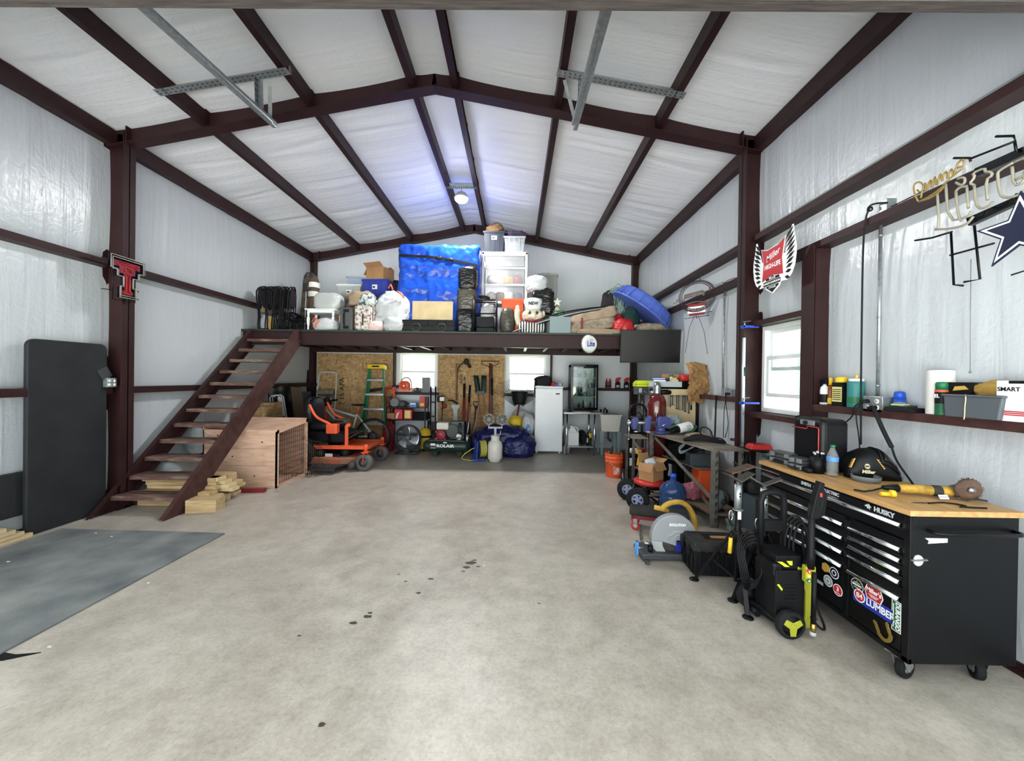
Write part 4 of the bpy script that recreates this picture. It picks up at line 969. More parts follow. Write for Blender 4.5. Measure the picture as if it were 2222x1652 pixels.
solo(b, 'duct_hose', 'yellow_hose', 'thick dusty yellow hose arched behind the chop saw', 'hose')

# mechanic's creeper seat
o = thing('creeper_seat', 'low dusty black cushion on a red frame with red casters beside the chop saw', 'stool', (1.46, 3.93, 0), -18)
b = MB(); b.box(-.26, .3, -.13, .13, .15, .2); b.build('cushion', 'dusty_black', o, bevel=.025, seg=3)
b = MB(); b.box(-.23, .27, -.11, -.08, .115, .15); b.box(-.23, .27, .08, .11, .115, .15); b.box(-.24, -.21, -.11, .11, .115, .15); b.box(.24, .27, -.11, .11, .115, .15); b.build('frame', 'dark_red', o)
for x in (-.2, .24):
    for y in (-.09, .09):
        b = MB(); b.box(x - .02, x + .02, y - .02, y + .02, .07, .115); c_ = b.build('caster', 'steel', o); wheel_part(c_, (x, y, .042), (0, 1, 0), .042, .03, tyre='red_plastic', hub='light_grey')
# hand truck lying back with its pneumatic wheels towards the room
o = thing('hand_truck', 'hand truck with two black tyres and grey spoked hubs beside the red stool', 'hand truck', (1.45, 4.68, 0))
for y in (-.2, .2): wheel_part(o, (0, y, .132), (.5, 1, 0), .132, .075, tyre='black_rubber', hub='blue_hub', spokes=5, hubr=.52)
b = MB(); b.cyl((0, -.2, .132), (0, .2, .132), .01); b.build('axle', 'steel', o)
b = MB(); b.cyl((.0, .05, .14), (.2, .3, .42), .008); b.tube([(.02, -.12, .14), (.26, -.14, .16), (.5, -.14, .16)], .014); b.tube([(.02, .12, .14), (.26, .12, .16), (.5, .12, .16)], .014); b.build('frame', 'dark_steel', o)
# low round red stool with the open carton
o = thing('shop_stool', 'low round red padded stool under the open cardboard box', 'stool', (1.68, 4.78, 0))
b = MB(); b.lathe([(0, .235), (.16, .235), (.178, .245), (.182, .268), (.174, .285), (.15, .293), (0, .296)], 36); b.build('seat', 'red_plastic', o)
b = MB(); b.cyl((0, 0, .08), (0, 0, .24), .02)
for k in range(5): a = k * 1.2566; b.bar((0, 0, .09), (.15 * math.cos(a), .15 * math.sin(a), .06), .02, .015)
b.ring((0, 0, .2), .13, .006)
b.build('base', 'black_satin', o)
for k in range(5):
    a = k * 1.2566; wheel_part(o, (.155 * math.cos(a), .155 * math.sin(a), .03), (-math.sin(a), math.cos(a), 0), .03, .02, name='caster')
def carton(nm, lab, cat, loc, w, d, h, rz, flaps, m='cardboard'):
    o = thing(nm, lab, cat, loc, rz); b = MB(); t = .004
    b.box(-w / 2, w / 2, -d / 2, d / 2, 0, t); b.box(-w / 2, w / 2, -d / 2, -d / 2 + t, t, h); b.box(-w / 2, w / 2, d / 2 - t, d / 2, t, h); b.box(-w / 2, -w / 2 + t, -d / 2 + t, d / 2 - t, t, h); b.box(w / 2 - t, w / 2, -d / 2 + t, d / 2 - t, t, h)
    b.build('box_body', m, o)
    for sd, ang, ln in flaps:
        M = {'f': T(0, -d / 2, h), 'b': T(0, d / 2, h) @ R('Z', 180), 'l': T(-w / 2, 0, h) @ R('Z', -90), 'r': T(w / 2, 0, h) @ R('Z', 90)}[sd]; wd = (w if sd in 'fb' else d) / 2 - .003
        b = MB(M=M @ R('X', ang)); b.box(-wd, wd, -ln, 0, -.002, .002); b.build('flap', m, o)
    return o
c_ = carton('cardboard_box', 'open cardboard box with raised flaps on the round red stool', 'box', (1.70, 4.76, .297), .22, .2, .21, 38, [('l', 75, .1), ('b', -78, .1), ('r', -20, .1), ('f', 60, .09)])
b = MB(); b.blob((.0, 0, 0), (.07, .05, .06), 4, .15); solo(b, 'crumpled_wrapper', 'white_bag', 'crumpled white wrapper sticking out of the open cardboard box', 'wrapper', (1.69, 4.76, .49))
b = MB(); b.cyl((0, 0, 0), (.02, -.02, .16), .016, .014); b.mat(1).box(-.02, .03, -.035, .02, .15, .2); solo(b, 'hand_tool', ['yellow_plastic', 'yellow_worn'], 'yellow handled tool stuck behind the open cardboard box', 'hand tool', (1.6, 4.98, .42), 20)
# blue water jug
o = thing('water_jug', 'large translucent blue water jug standing on the floor under the bench', 'jug', (1.79, 4.32, 0))
b = MB(); pf = [(.1, 0), (.138, .015)]
for k in range(3): pf += [(.142, .04 + k * .075), (.142, .085 + k * .075), (.136, .1 + k * .075)]
pf += [(.142, .27), (.14, .3), (.12, .345), (.07, .385), (.034, .4), (.03, .44)]
b.lathe(pf, 32); b.build('body', 'water_blue', o)
b = MB(); b.lathe([(.034, .43), (.036, .47), (.032, .474)], 20); b.build('cap', 'bright_blue', o)
# orange bucket
o = thing('bucket', 'orange plastic bucket with a wire handle and tools inside', 'bucket', (1.585, 6.06, 0), 200)
b = MB(); b.lathe([(.0, .0), (.128, 0), (.131, .01), (.14, .23), (.147, .232), (.147, .25), (.142, .252), (.144, .29), (.15, .292), (.15, .31), (.145, .312), (.147, .355), (.153, .357), (.153, .37), (.143, .37), (.124, .012), (0, .012)], 36); b.build('body', 'orange_plastic', o)
b = MB(); b.tube([(-.15, 0, .3), (-.16, .1, .27), (-.08, .16, .2), (.06, .165, .16), (.15, .09, .24), (.155, 0, .3)], .004, 6, smooth_path=2); b.build('handle', 'steel', o)
b = MB(M=T(.05, .13, .12) @ R('Z', 158) @ R('X', 87)); b.mat(0).box(-.045, .045, -.055, .055, 0, .004); b.mat(1).box(-.04, .04, -.05, .05, .004, .006); b.mat(0).text('THE', .03, T(0, .03, .006) @ R('Z', 38), .0006, .001); b.text('HOME', .03, T(0, 0, .006) @ R('Z', 38), .0006, .001); b.text('DEPOT', .026, T(.006, -.028, .006) @ R('Z', 38), .0006, .001); b.build('logo_print', ['white_ink', 'orange_plastic'], o)
for k in range(7):
    b = MB(); a = k * .9; b.cyl((.06 * math.cos(a), .06 * math.sin(a), .1), (.09 * math.cos(a), .09 * math.sin(a), .40 + .03 * (k % 3)), .012)
    solo(b, 'hand_tool', 'dark_steel' if k % 2 else 'dusty_black', 'dark tool handle standing in the orange bucket', 'hand tool', (1.585, 6.06, 0), group='tools in the orange bucket')
# black bin of scraps beside the bucket
o = thing('scrap_bin', 'black square bin heaped with cables and gloves right of the orange bucket', 'bin', (1.86, 5.85, 0), 8)
b = MB(); b.taper(0, 0, 0, .42, .26, .3, .32, .36); b.box(-.17, .17, -.19, -.17, .4, .43); b.box(-.17, .17, .17, .19, .4, .43); b.build('body', 'black_plastic', o, bevel=.01)
rr = random.Random(9)
for k, (c_, lb) in enumerate((('white_cloth', 'white work glove on the black scrap bin'), ('cream', 'cream work glove on the black scrap bin'), ('red_plastic', 'red handled pliers on the black scrap bin'))):
    b = MB(); b.blob((0, 0, .03), (.07, .05, .035), k + 11, .25, 4)
    for j in range(4): b.cyl((.04, -.03 + j * .02, .03), (.1, -.04 + j * .028, .02), .01, .007)
    solo(b, 'work_glove' if k < 2 else 'pliers', c_, lb, 'glove' if k < 2 else 'pliers', (1.79 + k * .07, 5.78 + .03 * k, .428), 40 * k)
b = MB()
for k in range(8): x = 1.72 + rr.random() * .28; y = 5.7 + rr.random() * .2; b.tube([(x, y, .43), (x + rr.uniform(-.1, .1), y - .05, .47 + .05 * rr.random()), (x + rr.uniform(-.12, .12), y - .12, .42), (x + rr.uniform(-.14, .14), y - .14, .3)], .004, 5, smooth_path=2)
solo(b, 'wire_tangle', 'dark_grey', 'tangle of thin wires hanging over the black scrap bin', 'wire')
b = MB(M=T(1.70, 5.62, .33) @ R('X', 85) @ R('Z', 12)); b.box(-.035, .035, -.06, .06, 0, .003); solo(b, 'paper_tag', 'white_ink', 'white card tag hanging from the wires beside the orange bucket', 'tag')
# ================================================================== steel workbench, its load, and the corner behind it
ZB = .82
def slot_post(b, p, h, w, d, rot=0):
    """slotted angle post with dark slots facing the room"""
    M = T(*p) @ R('Z', rot)
    b.mat(0).box(-w / 2, w / 2, 0, .006, 0, h, M); b.box(w / 2 - .006, w / 2, 0, d, 0, h, M); b.mat(1)
    n = int(h / .085)
    for k in range(n):
        z = .05 + k * .085
        if z + .05 < h:
            b.box(w * .1, w * .2, -.0015, .0, z, z + .045, M); b.box(w * .28, w * .36, -.0015, .0, z + .02, z + .05, M)
    b.mat(0)
P1, P2, P3, P4 = (2.005, 3.93), (2.40, 3.93), (2.40, 5.3), (1.79, 5.3)
bench = thing('workbench', 'dusty steel plate workbench on slotted posts along the right wall', 'workbench', (2.1, 4.6, 0))
b = W((2.1, 4.6, 0)); b.prism([P1, P2, P3, P4, (1.83, 4.95)], ZB - .012, ZB); b.build('bench_top', 'dusty_plate', bench)
for p, w_ in (((2.085, 3.99, 0), .085), ((2.36, 4.0, 0), .06), ((1.86, 5.2, 0), .06), ((2.36, 5.25, 0), .06), ((2.32, 5.0, 0), .05)):
    b = W((2.1, 4.6, 0)); slot_post(b, p, ZB - .014, w_, .05); b.build('leg', ['worn_steel', 'black_ink'], bench)
b = W((2.1, 4.6, 0)); b.bar((1.88, 5.15, ZB - .06), (2.07, 4.03, .3), .045, .006, (1, 0, 0)); b.bar((1.87, 5.2, .45), (2.34, 5.2, .45), .04, .02); b.bar((2.07, 4.02, .2), (2.34, 5.2, .2), .04, .006, (1, 0, 0)); b.build('brace', 'worn_steel', bench)
b = W((2.1, 4.6, 0)); b.prism([(2.07, 4.0), (2.42, 4.0), (2.4, 5.2), (1.86, 5.2)], .12, .135); b.build('shelf', 'dusty_wood', bench)
b = W((2.1, 4.6, 0)); b.prism([(2.12, 4.45), (2.42, 4.45), (2.4, 5.2), (2.0, 5.2)], .5, .512); b.build('shelf', 'worn_steel', bench)
def bz(px, py, z=ZB): return zp(px, py, z)
# bench vise
o = thing('bench_vise', 'blue bench vise on the far corner of the steel workbench', 'vise', (1.93, 5.08, ZB), 0)
b = MB(); b.lathe([(.09, 0), (.095, .025), (.06, .04), (.055, .08), (.08, .1)], 24); b.prism([(-.05, .08), (.11, .08), (.13, .13), (.12, .2), (.085, .225), (-.02, .225), (-.05, .2)], -.05, .05, FRONT); b.build('fixed_jaw_body', 'vise_blue', o, bevel=.01)
b = MB(); b.prism([(-.21, .03), (-.16, .03), (-.145, .09), (-.15, .16), (-.125, .21), (-.15, .24), (-.2, .2), (-.215, .12)], -.05, .05, FRONT); b.prism([(-.37, .05), (-.33, .05), (-.32, .1), (-.3, .18), (-.32, .22), (-.37, .19), (-.385, .12)], -.045, .045, FRONT); b.build('sliding_jaw', 'vise_blue', o, bevel=.008)
b = MB(); b.cyl((-.41, 0, .14), (-.05, 0, .14), .022); b.cyl((.1, 0, .15), (.17, 0, .15), .035); b.mat(1).cyl((-.43, 0, .14), (-.38, 0, .14), .026); b.build('screw', ['steel', 'chrome'], o)
b = MB(); b.cyl((-.42, -.01, -.08), (-.42, -.01, .17), .0085); b.cyl((-.42, -.01, .165), (-.42, -.01, .178), .013); b.cyl((-.42, -.01, -.085), (-.42, -.01, -.07), .013); b.cyl((-.02, -.06, .1), (.05, -.075, .14), .008); b.build('handle', 'chrome', o)
for x in (-.34, -.18): b = MB(); b.box(x - .02, x + .02, -.05, -.03, .022, .034); b.build('foot', 'silver_ink', o)
# helium bottle
o = thing('gas_cylinder', 'tall dark red gas cylinder with a chrome cap behind the blue vise', 'gas cylinder', (2.03, 5.5, 0))
b = MB(); pf = [(.115, 0), (.128, .02), (.128, 1.16)] + [(.128 * math.cos(t) ** .8 * .75 + .032, 1.16 + .17 * math.sin(t)) for t in [math.radians(a) for a in range(12, 90, 13)]] + [(.045, 1.335)]
b.lathe(pf, 32); b.build('body', 'wine_red', o)
b = MB(); b.lathe([(.052, 1.33), (.056, 1.345), (.052, 1.36), (.052, 1.44), (.045, 1.48), (.022, 1.50), (0, 1.502)], 24); b.mat(1)
for a in (250, 300): b.lathe([(.009, .0), (0, .001)], 12, T(.051 * math.cos(math.radians(a)), .051 * math.sin(math.radians(a)), 1.43) @ R('Z', a) @ R('Y', 90))
b.build('cap', ['steel', 'black_ink'], o)
# drill press
o = thing('drill_press', 'drill press with a lime green belt cover beside the gas cylinder', 'drill press', (1.98, 6.1, 0))
b = MB(); b.cyl((.05, 0, .03), (.05, 0, 1.4), .025); b.build('column', 'dark_steel', o)
b = MB(); b.box(-.12, .18, -.15, .15, 0, .04); b.build('base', 'black_satin', o, bevel=.01)
b = MB(); b.box(-.08, .22, -.13, .13, 1.42, 1.46); b.taper(.07, 0, 1.46, 1.52, .32, .26, .24, .2); b.build('belt_cover', 'lime', o, bevel=.015)
b = MB(); b.box(-.07, .1, -.1, .1, 1.3, 1.42); b.cyl((-.02, -.05, 1.14), (-.02, -.05, 1.3), .026); b.cyl((-.02, -.05, 1.08), (-.02, -.05, 1.14), .014); b.mat(1).box(-.05, .0, -.106, -.1, 1.33, 1.4); b.build('head', ['dark_grey', 'light_grey'], o, bevel=.006)
b = MB(); b.cyl((.14, 0, 1.34), (.3, 0, 1.34), .05)
for k in range(3): a = k * 2.1 + .4; b.cyl((.13, -.1, 1.28), (.13 + .13 * math.cos(a), -.13, 1.28 + .13 * math.sin(a)), .007)
b.build('feed_handle', 'steel', o)
b = MB(); b.box(-.12, .12, -.14, .12, .92, .945); b.box(.02, .08, -.04, .04, .88, .92); b.build('table', 'dark_steel', o)
# small dolly frame / black U frame standing in front of the vise
o = thing('hand_truck', 'black bent tube hand truck frame standing behind the blue vise', 'hand truck', (1.80, 5.62, 0))
b = MB(); b.tube([(-.13, 0, .1), (-.13, 0, 1.02), (-.11, 0, 1.12), (-.05, 0, 1.17), (.05, 0, 1.17), (.11, 0, 1.12), (.13, 0, 1.02), (.13, 0, .1)], .017, 10, smooth_path=1)
for z in (.4, .75, .95): b.bar((-.13, 0, z), (.13, 0, z), .012, .03)
b.tube([(-.05, -.02, .75), (-.05, -.03, 1.0), (0, -.04, 1.06), (.05, -.03, 1.0), (.05, -.02, .75)], .01, 8); b.build('frame', 'black_satin', o)
b = MB(); b.box(-.16, .16, -.16, .02, 0, .012); b.build('toe_plate', 'dark_steel', o)
for x in (-.17, .17): wheel_part(o, (x, .06, .1), (1, 0, 0), .1, .05)
# tool cabinet with a plywood face and a shelf on top
o = thing('tool_cabinet', 'pale plywood faced tool cabinet with a grey shelf top at the end of the bench', 'cabinet', (2.36, 5.62, 0))
b = MB(); b.box(-.22, .33, .0, .24, .0, .84); b.box(.27, .33, -.0, .24, .84, 1.43); b.box(-.25, .33, .2, .24, .84, 1.43); b.build('carcass', 'black_satin', o)
b = MB(); b.box(-.25, .27, -.02, .0, .84, 1.4); b.build('tool_board', 'pale_board', o)
b = MB(); b.box(-.33, .06, -.04, .24, 1.43, 1.51); b.mat(1).box(.06, .34, -.03, .24, 1.43, 1.51); b.build('shelf', ['blue_grey_light', 'black_satin'], o, bevel=.003)
rr = random.Random(2)
for k in range(11):
    x = -.13 + k * .03; l = .1 + .012 * k + rr.random() * .04
    b = MB(); M = T(2.36 + x, 5.592, 1.3); b.box(-.008, .008, -.008, 0, -l, 0, M); b.lathe([(.016, -.006), (.016, .006)], 6, M @ FRONT); b.lathe([(.013, -.006), (.013, .006)], 6, M @ T(0, 0, -l) @ FRONT)
    solo(b, 'wrench', 'dark_steel' if k % 3 else 'steel', 'combination wrench hanging in the row on the plywood tool board', 'wrench', group='wrenches on the tool board')
for k, (x, z, l, c1, c2) in enumerate(((-.2, 1.24, .2, 'steel', 'blue_plastic'), (-.235, 1.22, .12, 'chrome', 'black_plastic'), (.2, 1.24, .14, 'dark_steel', 'black_plastic'))):
    b = MB(M=T(2.36 + x, 5.585, z)); b.cyl((0, 0, 0), (0, 0, -l * .5), .004); b.mat(1).cyl((0, 0, -l * .5), (0, 0, -l), .011)
    solo(b, 'screwdriver', [c1, c2], ('blue handled screwdriver at the left of the tool board', 'short screwdriver at the left edge of the tool board', 'black handled tool right of the hanging wrenches')[k], 'screwdriver')
b = MB(M=T(2.18, 5.59, 1.35)); b.blob((0, -.02, 0), (.07, .03, .035), 5, .3, 5); b.cyl((-.05, -.02, 0), (-.09, -.02, -.05), .008); solo(b, 'tool_cluster', 'black_satin', 'cluster of small black tools at the top of the tool board', 'tools', kind='stuff')
# things on the cabinet shelf
b = MB(); b.lathe([(.0, 0), (.05, 0), (.055, .03), (.055, .2), (.05, .23), (0, .23)], 20, R('Y', 90)); solo(b, 'cloth_roll', 'red_plastic', 'red cloth roll on the cabinet shelf under the brown paper', 'roll', (2.43, 5.66, 1.565))
b = MB(); b.box(-.07, .07, -.05, .05, 0, .05); b.mat(1).box(-.072, .072, -.052, .052, .035, .045); solo(b, 'parts_box', ['bright_blue', 'white_plastic'], 'small blue plastic box on the cabinet shelf', 'box', (2.12, 5.68, 1.51))
b = MB(); b.box(-.08, .08, -.03, .03, 0, .018)
for k in range(5): b.box(-.07 + k * .03, -.055 + k * .03, -.031, .031, .018, .024)
solo(b, 'socket_tray', 'white_plastic', 'white slotted tray at the front of the cabinet shelf', 'tray', (2.1, 5.6, 1.51), -8)
b = MB(); b.cyl((0, 0, 0), (0, 0, .07), .025); b.mat(1).cyl((0, 0, .07), (0, 0, .1), .027); solo(b, 'paint_can', ['white_plastic', 'green_plastic'], 'small can with a green lid on the cabinet shelf', 'can', (2.3, 5.66, 1.51))
b = MB(); b.box(-.05, .05, -.03, .03, 0, .03); b.box(-.04, .03, -.02, .03, .03, .055); solo(b, 'wood_blocks', 'pale_board', 'two small wooden blocks beside the red roll', 'wood block', (2.31, 5.59, 1.51), kind=None)
b = MB(); b.box(-.17, .16, -.06, .06, 0, .06); solo(b, 'carton', 'cardboard', 'flat brown carton behind the red roll', 'box', (2.4, 5.8, 1.56), 4)
b = MB(); b.box(-.17, .16, -.06, .06, 0, .05); solo(b, 'carton', 'dark_grey', 'flat dark carton under the brown carton behind the red roll', 'box', (2.4, 5.8, 1.51), 2)
# crumpled brown paper hanging off the cabinet
q = at(1538, 830, 5.35)
def paper(u, v):
    x = -.17 + .34 * u - .0 * v; z = .27 - .55 * v; w_ = 1 - .45 * max(0, v - .5) / .5
    n = noise.noise((u * 4, v * 4, 1)) * .05 + (1 - abs(noise.noise((u * 5 + 5, v * 6, 2))) * 2) * .04 + noise.noise((u * 12, v * 14, 7)) * .02
    return (x * w_ + .03 * math.sin(v * 5), -.04 + n - .06 * math.sin(v * 3.1), z + .02 * math.sin(u * 5))
b = MB(); b.sheet(paper, 22, 28, smooth=False); solo(b, 'brown_paper', 'kraft', 'large crumpled brown paper hanging from the end of the cabinet shelf', 'paper', (2.56, 5.42, 1.50), solid=.004)
# bench load
q = bz(1480, 945); o = thing('gas_torch_bottle', 'white bottle with a black nozzle lying on the workbench beside the vise', 'bottle', q + Vector((.0, .12, .065)), 14)
b = MB(M=R('Y', 78)); b.lathe([(0, 0), (.055, .0), (.062, .02), (.062, .17), (.05, .2), (.03, .205)], 24); b.build('body', 'white_plastic', o)
b = MB(M=R('Y', 78)); b.lathe([(.045, -.02), (.048, -.0), (.045, 0)], 20); b.cyl((0, 0, -.12), (0, 0, -.02), .022, .046); b.build('nozzle', 'black_plastic', o)
b = MB(M=T(.115, -.062, .03) @ R('X', 84) @ R('Z', 10))
for i in range(3):
    for j in range(3): b.lathe([(.006, 0), (0, .001)], 8, T(-.02 + i * .02, -.02 + j * .02, 0))
b.build('printed_dots', 'black_ink', o)
b = MB(); rr = random.Random(4)
for k in range(7):
    r0 = .1 + .012 * k; b.tube([(r0 * 1.3 * math.cos(t), .06 * math.sin(t) + .01 * k, .02 + .012 * k + .015 * math.sin(2 * t)) for t in [6.283 * i / 24 for i in range(24)]], .008, 7, True)
solo(b, 'hose_coil', 'green_plastic', 'coiled green hose at the back of the workbench behind the white bottle', 'hose', (2.23, 5.12, ZB))
b = MB(); b.blob((0, 0, .05), (.09, .06, .07), 8, .3, 5); solo(b, 'shop_rag', 'blue_grey', 'grey blue rag heaped against the gas cylinder', 'rag', (2.16, 5.24, ZB + .1), 10)
b = MB(); b.blob((0, 0, .025), (.13, .09, .035), 12, .3, 5); solo(b, 'canvas_scrap', 'tan_cloth', 'tan cloth scraps lying on the workbench beside the white bottle', 'cloth', (2.25, 4.72, ZB), 10)
for k, (x, y, z, c_) in enumerate(((2.14, 4.62, 0, 'cream'), (2.27, 4.60, .0, 'orange_plastic'))):
    b = MB(); b.blob((0, 0, .02), (.06, .035, .025), 20 + k, .3, 5)
    for j in range(3): b.cyl((.02, -.02 + j * .02, .02), (.085, -.03 + j * .026, .015), .008, .006)
    solo(b, 'work_glove', c_, ('cream work glove among the cloth scraps', 'orange work glove among the cloth scraps')[k], 'glove', (x, y, ZB + z), 30 + 60 * k)
b = MB(); rr = random.Random(8)
for k in range(7):
    y0 = -.05 + k * .018; b.tube([(-.24 + .03 * rr.random(), y0, .012), (-.1, y0 + .03 * rr.random(), .03 + .008 * k), (.05, y0 + .02 * rr.random(), .03 + .01 * (k % 4)), (.2, y0 * .6, .014)], .011, 7, smooth_path=2)
b.tube([(.0, .06, .03), (-.07, .1, .1), (-.04, .12, .17), (.05, .1, .14), (.07, .06, .05), (.15, .0, .06), (.2, -.02, .02), (.1, -.05, .03)], .008, 7, smooth_path=3)
solo(b, 'welding_cable', 'black_rubber', 'bundle of black cables across the near end of the workbench', 'cable', (2.2, 4.42, ZB), -25)
b = MB(); b.lathe([(.0, 0), (.058, 0), (.064, .006), (.06, .014), (0, .016)], 28); solo(b, 'flap_disc', 'off_white', 'flat round off white disc on the near end of the workbench', 'disc', bz(1566, 960) + Vector((0, .04, 0)))
b = MB(); b.lathe([(.0, 0), (.035, 0), (.035, .024), (0, .024)], 24); solo(b, 'sanding_drum', 'rusty', 'small brown round puck on the near right corner of the workbench', 'puck', bz(1602, 958) + Vector((-.03, .05, 0)))
b = MB(); b.ell((0, 0, .02), (.05, .02, .018), 14, 8); solo(b, 'pink_tool', 'red_plastic', 'small red handle at the wall side of the workbench', 'hand tool', (2.36, 4.5, ZB), 60)
b = MB()
for k in range(4): b.tube([(-.04, 0, -.02 - .01 * k), (-.12, -.01, -.08 - .012 * k), (-.1, -.02, -.13 - .01 * k), (.0, -.02, -.1), (.08, -.01, -.04 - .01 * k), (.02, 0, .0)], .007, 7, smooth_path=2)
solo(b, 'clear_tubing', 'frost', 'loop of clear tubing hanging under the workbench top', 'tubing', (2.08, 4.6, ZB - .014))
# under the bench
o = thing('storage_drum', 'black drum standing under the far end of the workbench', 'drum', (2.02, 4.98, .135))
b = MB(); b.lathe([(.13, 0), (.135, .02), (.135, .17), (.14, .18), (.135, .19), (.135, .33), (.13, .345), (0, .34)], 32); b.build('body', 'glossy_black', o)
o = thing('tool_crate', 'orange plastic crate on the middle shelf of the workbench', 'crate', (2.32, 4.62, .135))
b = MB(); b.box(-.13, .1, -.08, .12, 0, .34); b.build('crate_body', 'orange_plastic', o, bevel=.01); b = MB(M=T(.05, -.082, .08) @ FRONT); b.box(-.04, .05, -.012, .012, 0, .001); b.build('label', 'white_ink', o)
o = thing('bench_grinder', 'grey green bench grinder lying on the bottom shelf of the workbench', 'grinder', (2.2, 4.16, .135), 20)
b = MB(); b.ell((0, 0, .11), (.075, .06, .11), 22, 14, .7); b.build('housing', 'sage', o); b = MB(); b.cyl((.07, 0, .12), (.12, .0, .12), .07); b.cyl((.02, -.08, .1), (.02, -.05, .1), .03); b.build('motor', 'dark_steel', o); b = MB(); b.tube([(.05, 0, .02), (.0, -.09, .01), (-.08, -.08, .008)], .007); b.build('power_lead', 'black_plastic', o)
o = thing('table_saw', 'grey machine body with a round opening on the floor behind the bench post', 'machine', (2.37, 3.74, 0))
b = MB(); b.box(-.1, .16, -.12, .1, .02, .42); b.taper(.03, 0, .0, .05, .3, .26, .26, .22); b.build('cabinet', 'dark_grey_blue', o, bevel=.01)
b = MB(M=T(.0, -.121, .38) @ FRONT); b.mat(0).box(-.08, .11, -.025, .025, 0, .004); b.mat(1).text('DELTA', .04, T(.015, 0, .004), .0008, .001); b.build('nameplate', ['black_ink', 'silver_ink'], o)
b = MB(); b.lathe([(.07, -.005), (.08, .0), (.07, .005)], 28, T(.02, -.12, .2) @ FRONT); b.mat(1).lathe([(.066, .001), (0, .002)], 28, T(.02, -.12, .2) @ FRONT); b.build('round_port', ['mid_grey', 'black_ink'], o)
b = MB(); b.ell((0, 0, .06), (.06, .055, .06), 20, 12, .8); b.tube([(.0, .0, .1), (-.06, .02, .2), (-.12, .05, .26), (-.16, .08, .3)], .01, 8, smooth_path=2); solo(b, 'work_lamp', 'dusty_black', 'dark rounded lamp head on top of the grey machine', 'lamp', (2.36, 3.78, .42))
b = MB(); b.blob((0, 0, .09), (.085, .07, .1), 15, .25, 4); solo(b, 'pink_bag', 'pink_wrap', 'pink plastic bag on the bottom shelf of the workbench', 'bag', (2.08, 4.5, .135))
o = thing('pipe_cutter', 'grey green pipe fitting tool at the front of the bottom shelf', 'hand tool', (2.27, 3.95, .0), 15)
b = MB(); b.box(-.07, .1, -.03, .03, .0, .05); b.box(.0, .05, -.04, .04, .05, .13); b.cyl((.02, -.05, .13), (.02, .05, .14), .03); b.cyl((-.06, 0, .05), (-.1, 0, .12), .015); b.build('tool_body', 'sage', o, bevel=.006)
b = MB(); rr = random.Random(6)
for k in range(6): b.tube([(0, 0, .3 - .03 * k), (.03 * math.sin(k * 2), -.03, .22 - .03 * k), (-.02, -.02, .15 - .02 * k), (.03, 0, .12 - .02 * k)], .006, 6, smooth_path=1)
solo(b, 'chain', 'steel', 'shiny chain hanging beside the orange crate under the workbench', 'chain', (2.16, 4.2, .36))
b = MB(); b.box(-.14, .14, -.045, .045, 0, .09); solo(b, 'timber_block', 'dusty_wood', 'dusty timber block on the floor under the near end of the workbench', 'timber', (2.28, 3.72, 0.0), 4)
for k in range(4):
    b = MB(); b.bar((2.36 + .012 * k, 4.0, .03), (2.43 + .01 * k, 4.04, .8 + .03 * k), .012); 
    if k < 2: solo(b, 'steel_rod', 'black_satin', 'dark rod leaning between the workbench and the steel column', 'rod', group='rods beside the column')
# dark clutter stored under the bench
def clutter(nm, m, lab, cat, loc, d, rz=0, extra=None):
    o = thing(nm, lab, cat, loc, rz); b = MB(); b.box(-d[0] / 2, d[0] / 2, -d[1] / 2, d[1] / 2, 0, d[2]); b.box(-d[0] / 2 - .006, d[0] / 2 + .006, -d[1] / 2 - .006, d[1] / 2 + .006, d[2] * .72, d[2] * .76); b.build('case_shell', m, o, bevel=.012)
    b = MB(); b.tube([(-.06, 0, d[2]), (-.055, 0, d[2] + .035), (.055, 0, d[2] + .035), (.06, 0, d[2])], .01, 7); b.build('handle', 'black_plastic', o)
clutter('tool_box', 'black_plastic', 'black toolbox on the middle shelf at the far end of the workbench', 'toolbox', (2.2, 5.02, .512), (.3, .2, .17), 8)
clutter('tool_box', 'dark_grey_blue', 'dark blue grey toolbox on the middle shelf nearer the room', 'toolbox', (2.24, 4.66, .512), (.26, .18, .14), -6)
clutter('power_tool_case', 'dark_grey', 'dark grey power tool case on the bottom shelf beside the drum', 'tool case', (2.3, 4.86, .135), (.16, .2, .3), 4)
clutter('power_tool_case', 'dark_red', 'dark red tool case standing on the floor behind the scrap bin', 'tool case', (2.12, 5.62, .0), (.16, .3, .5), 6)
b = MB(); rr = random.Random(17)
for k in range(6): b.tube([(2.42, 3.96 + .012 * k, .8), (2.43 + .01 * k, 3.93, .62 - .03 * k), (2.4, 3.9 + .02 * k, .48 - .03 * k), (2.38 - .01 * k, 3.93, .62), (2.41, 3.98, .79)], .006, 6, smooth_path=2)
solo(b, 'hanging_leads', 'black_rubber', 'bunch of black leads hanging from the near right corner of the workbench', 'leads')
o = thing('steel_stand', 'dark welded steel stand at the far end of the workbench below the vise', 'stand', (1.72, 5.3, 0), 0)
for x, y in ((-.12, -.15), (.06, -.15), (-.12, .15), (.06, .15)): b = MB(); b.bar((x, y, 0), (x, y, .74), .03); b.build('leg', 'dark_steel', o)
b = MB(); b.box(-.15, .06, -.18, .18, .74, .755); b.bar((-.12, -.15, .35), (.06, -.15, .35), .02, .03); b.bar((-.12, -.15, .7), (.06, -.15, .45), .012, .03); b.build('top_plate', 'dusty_plate', o)
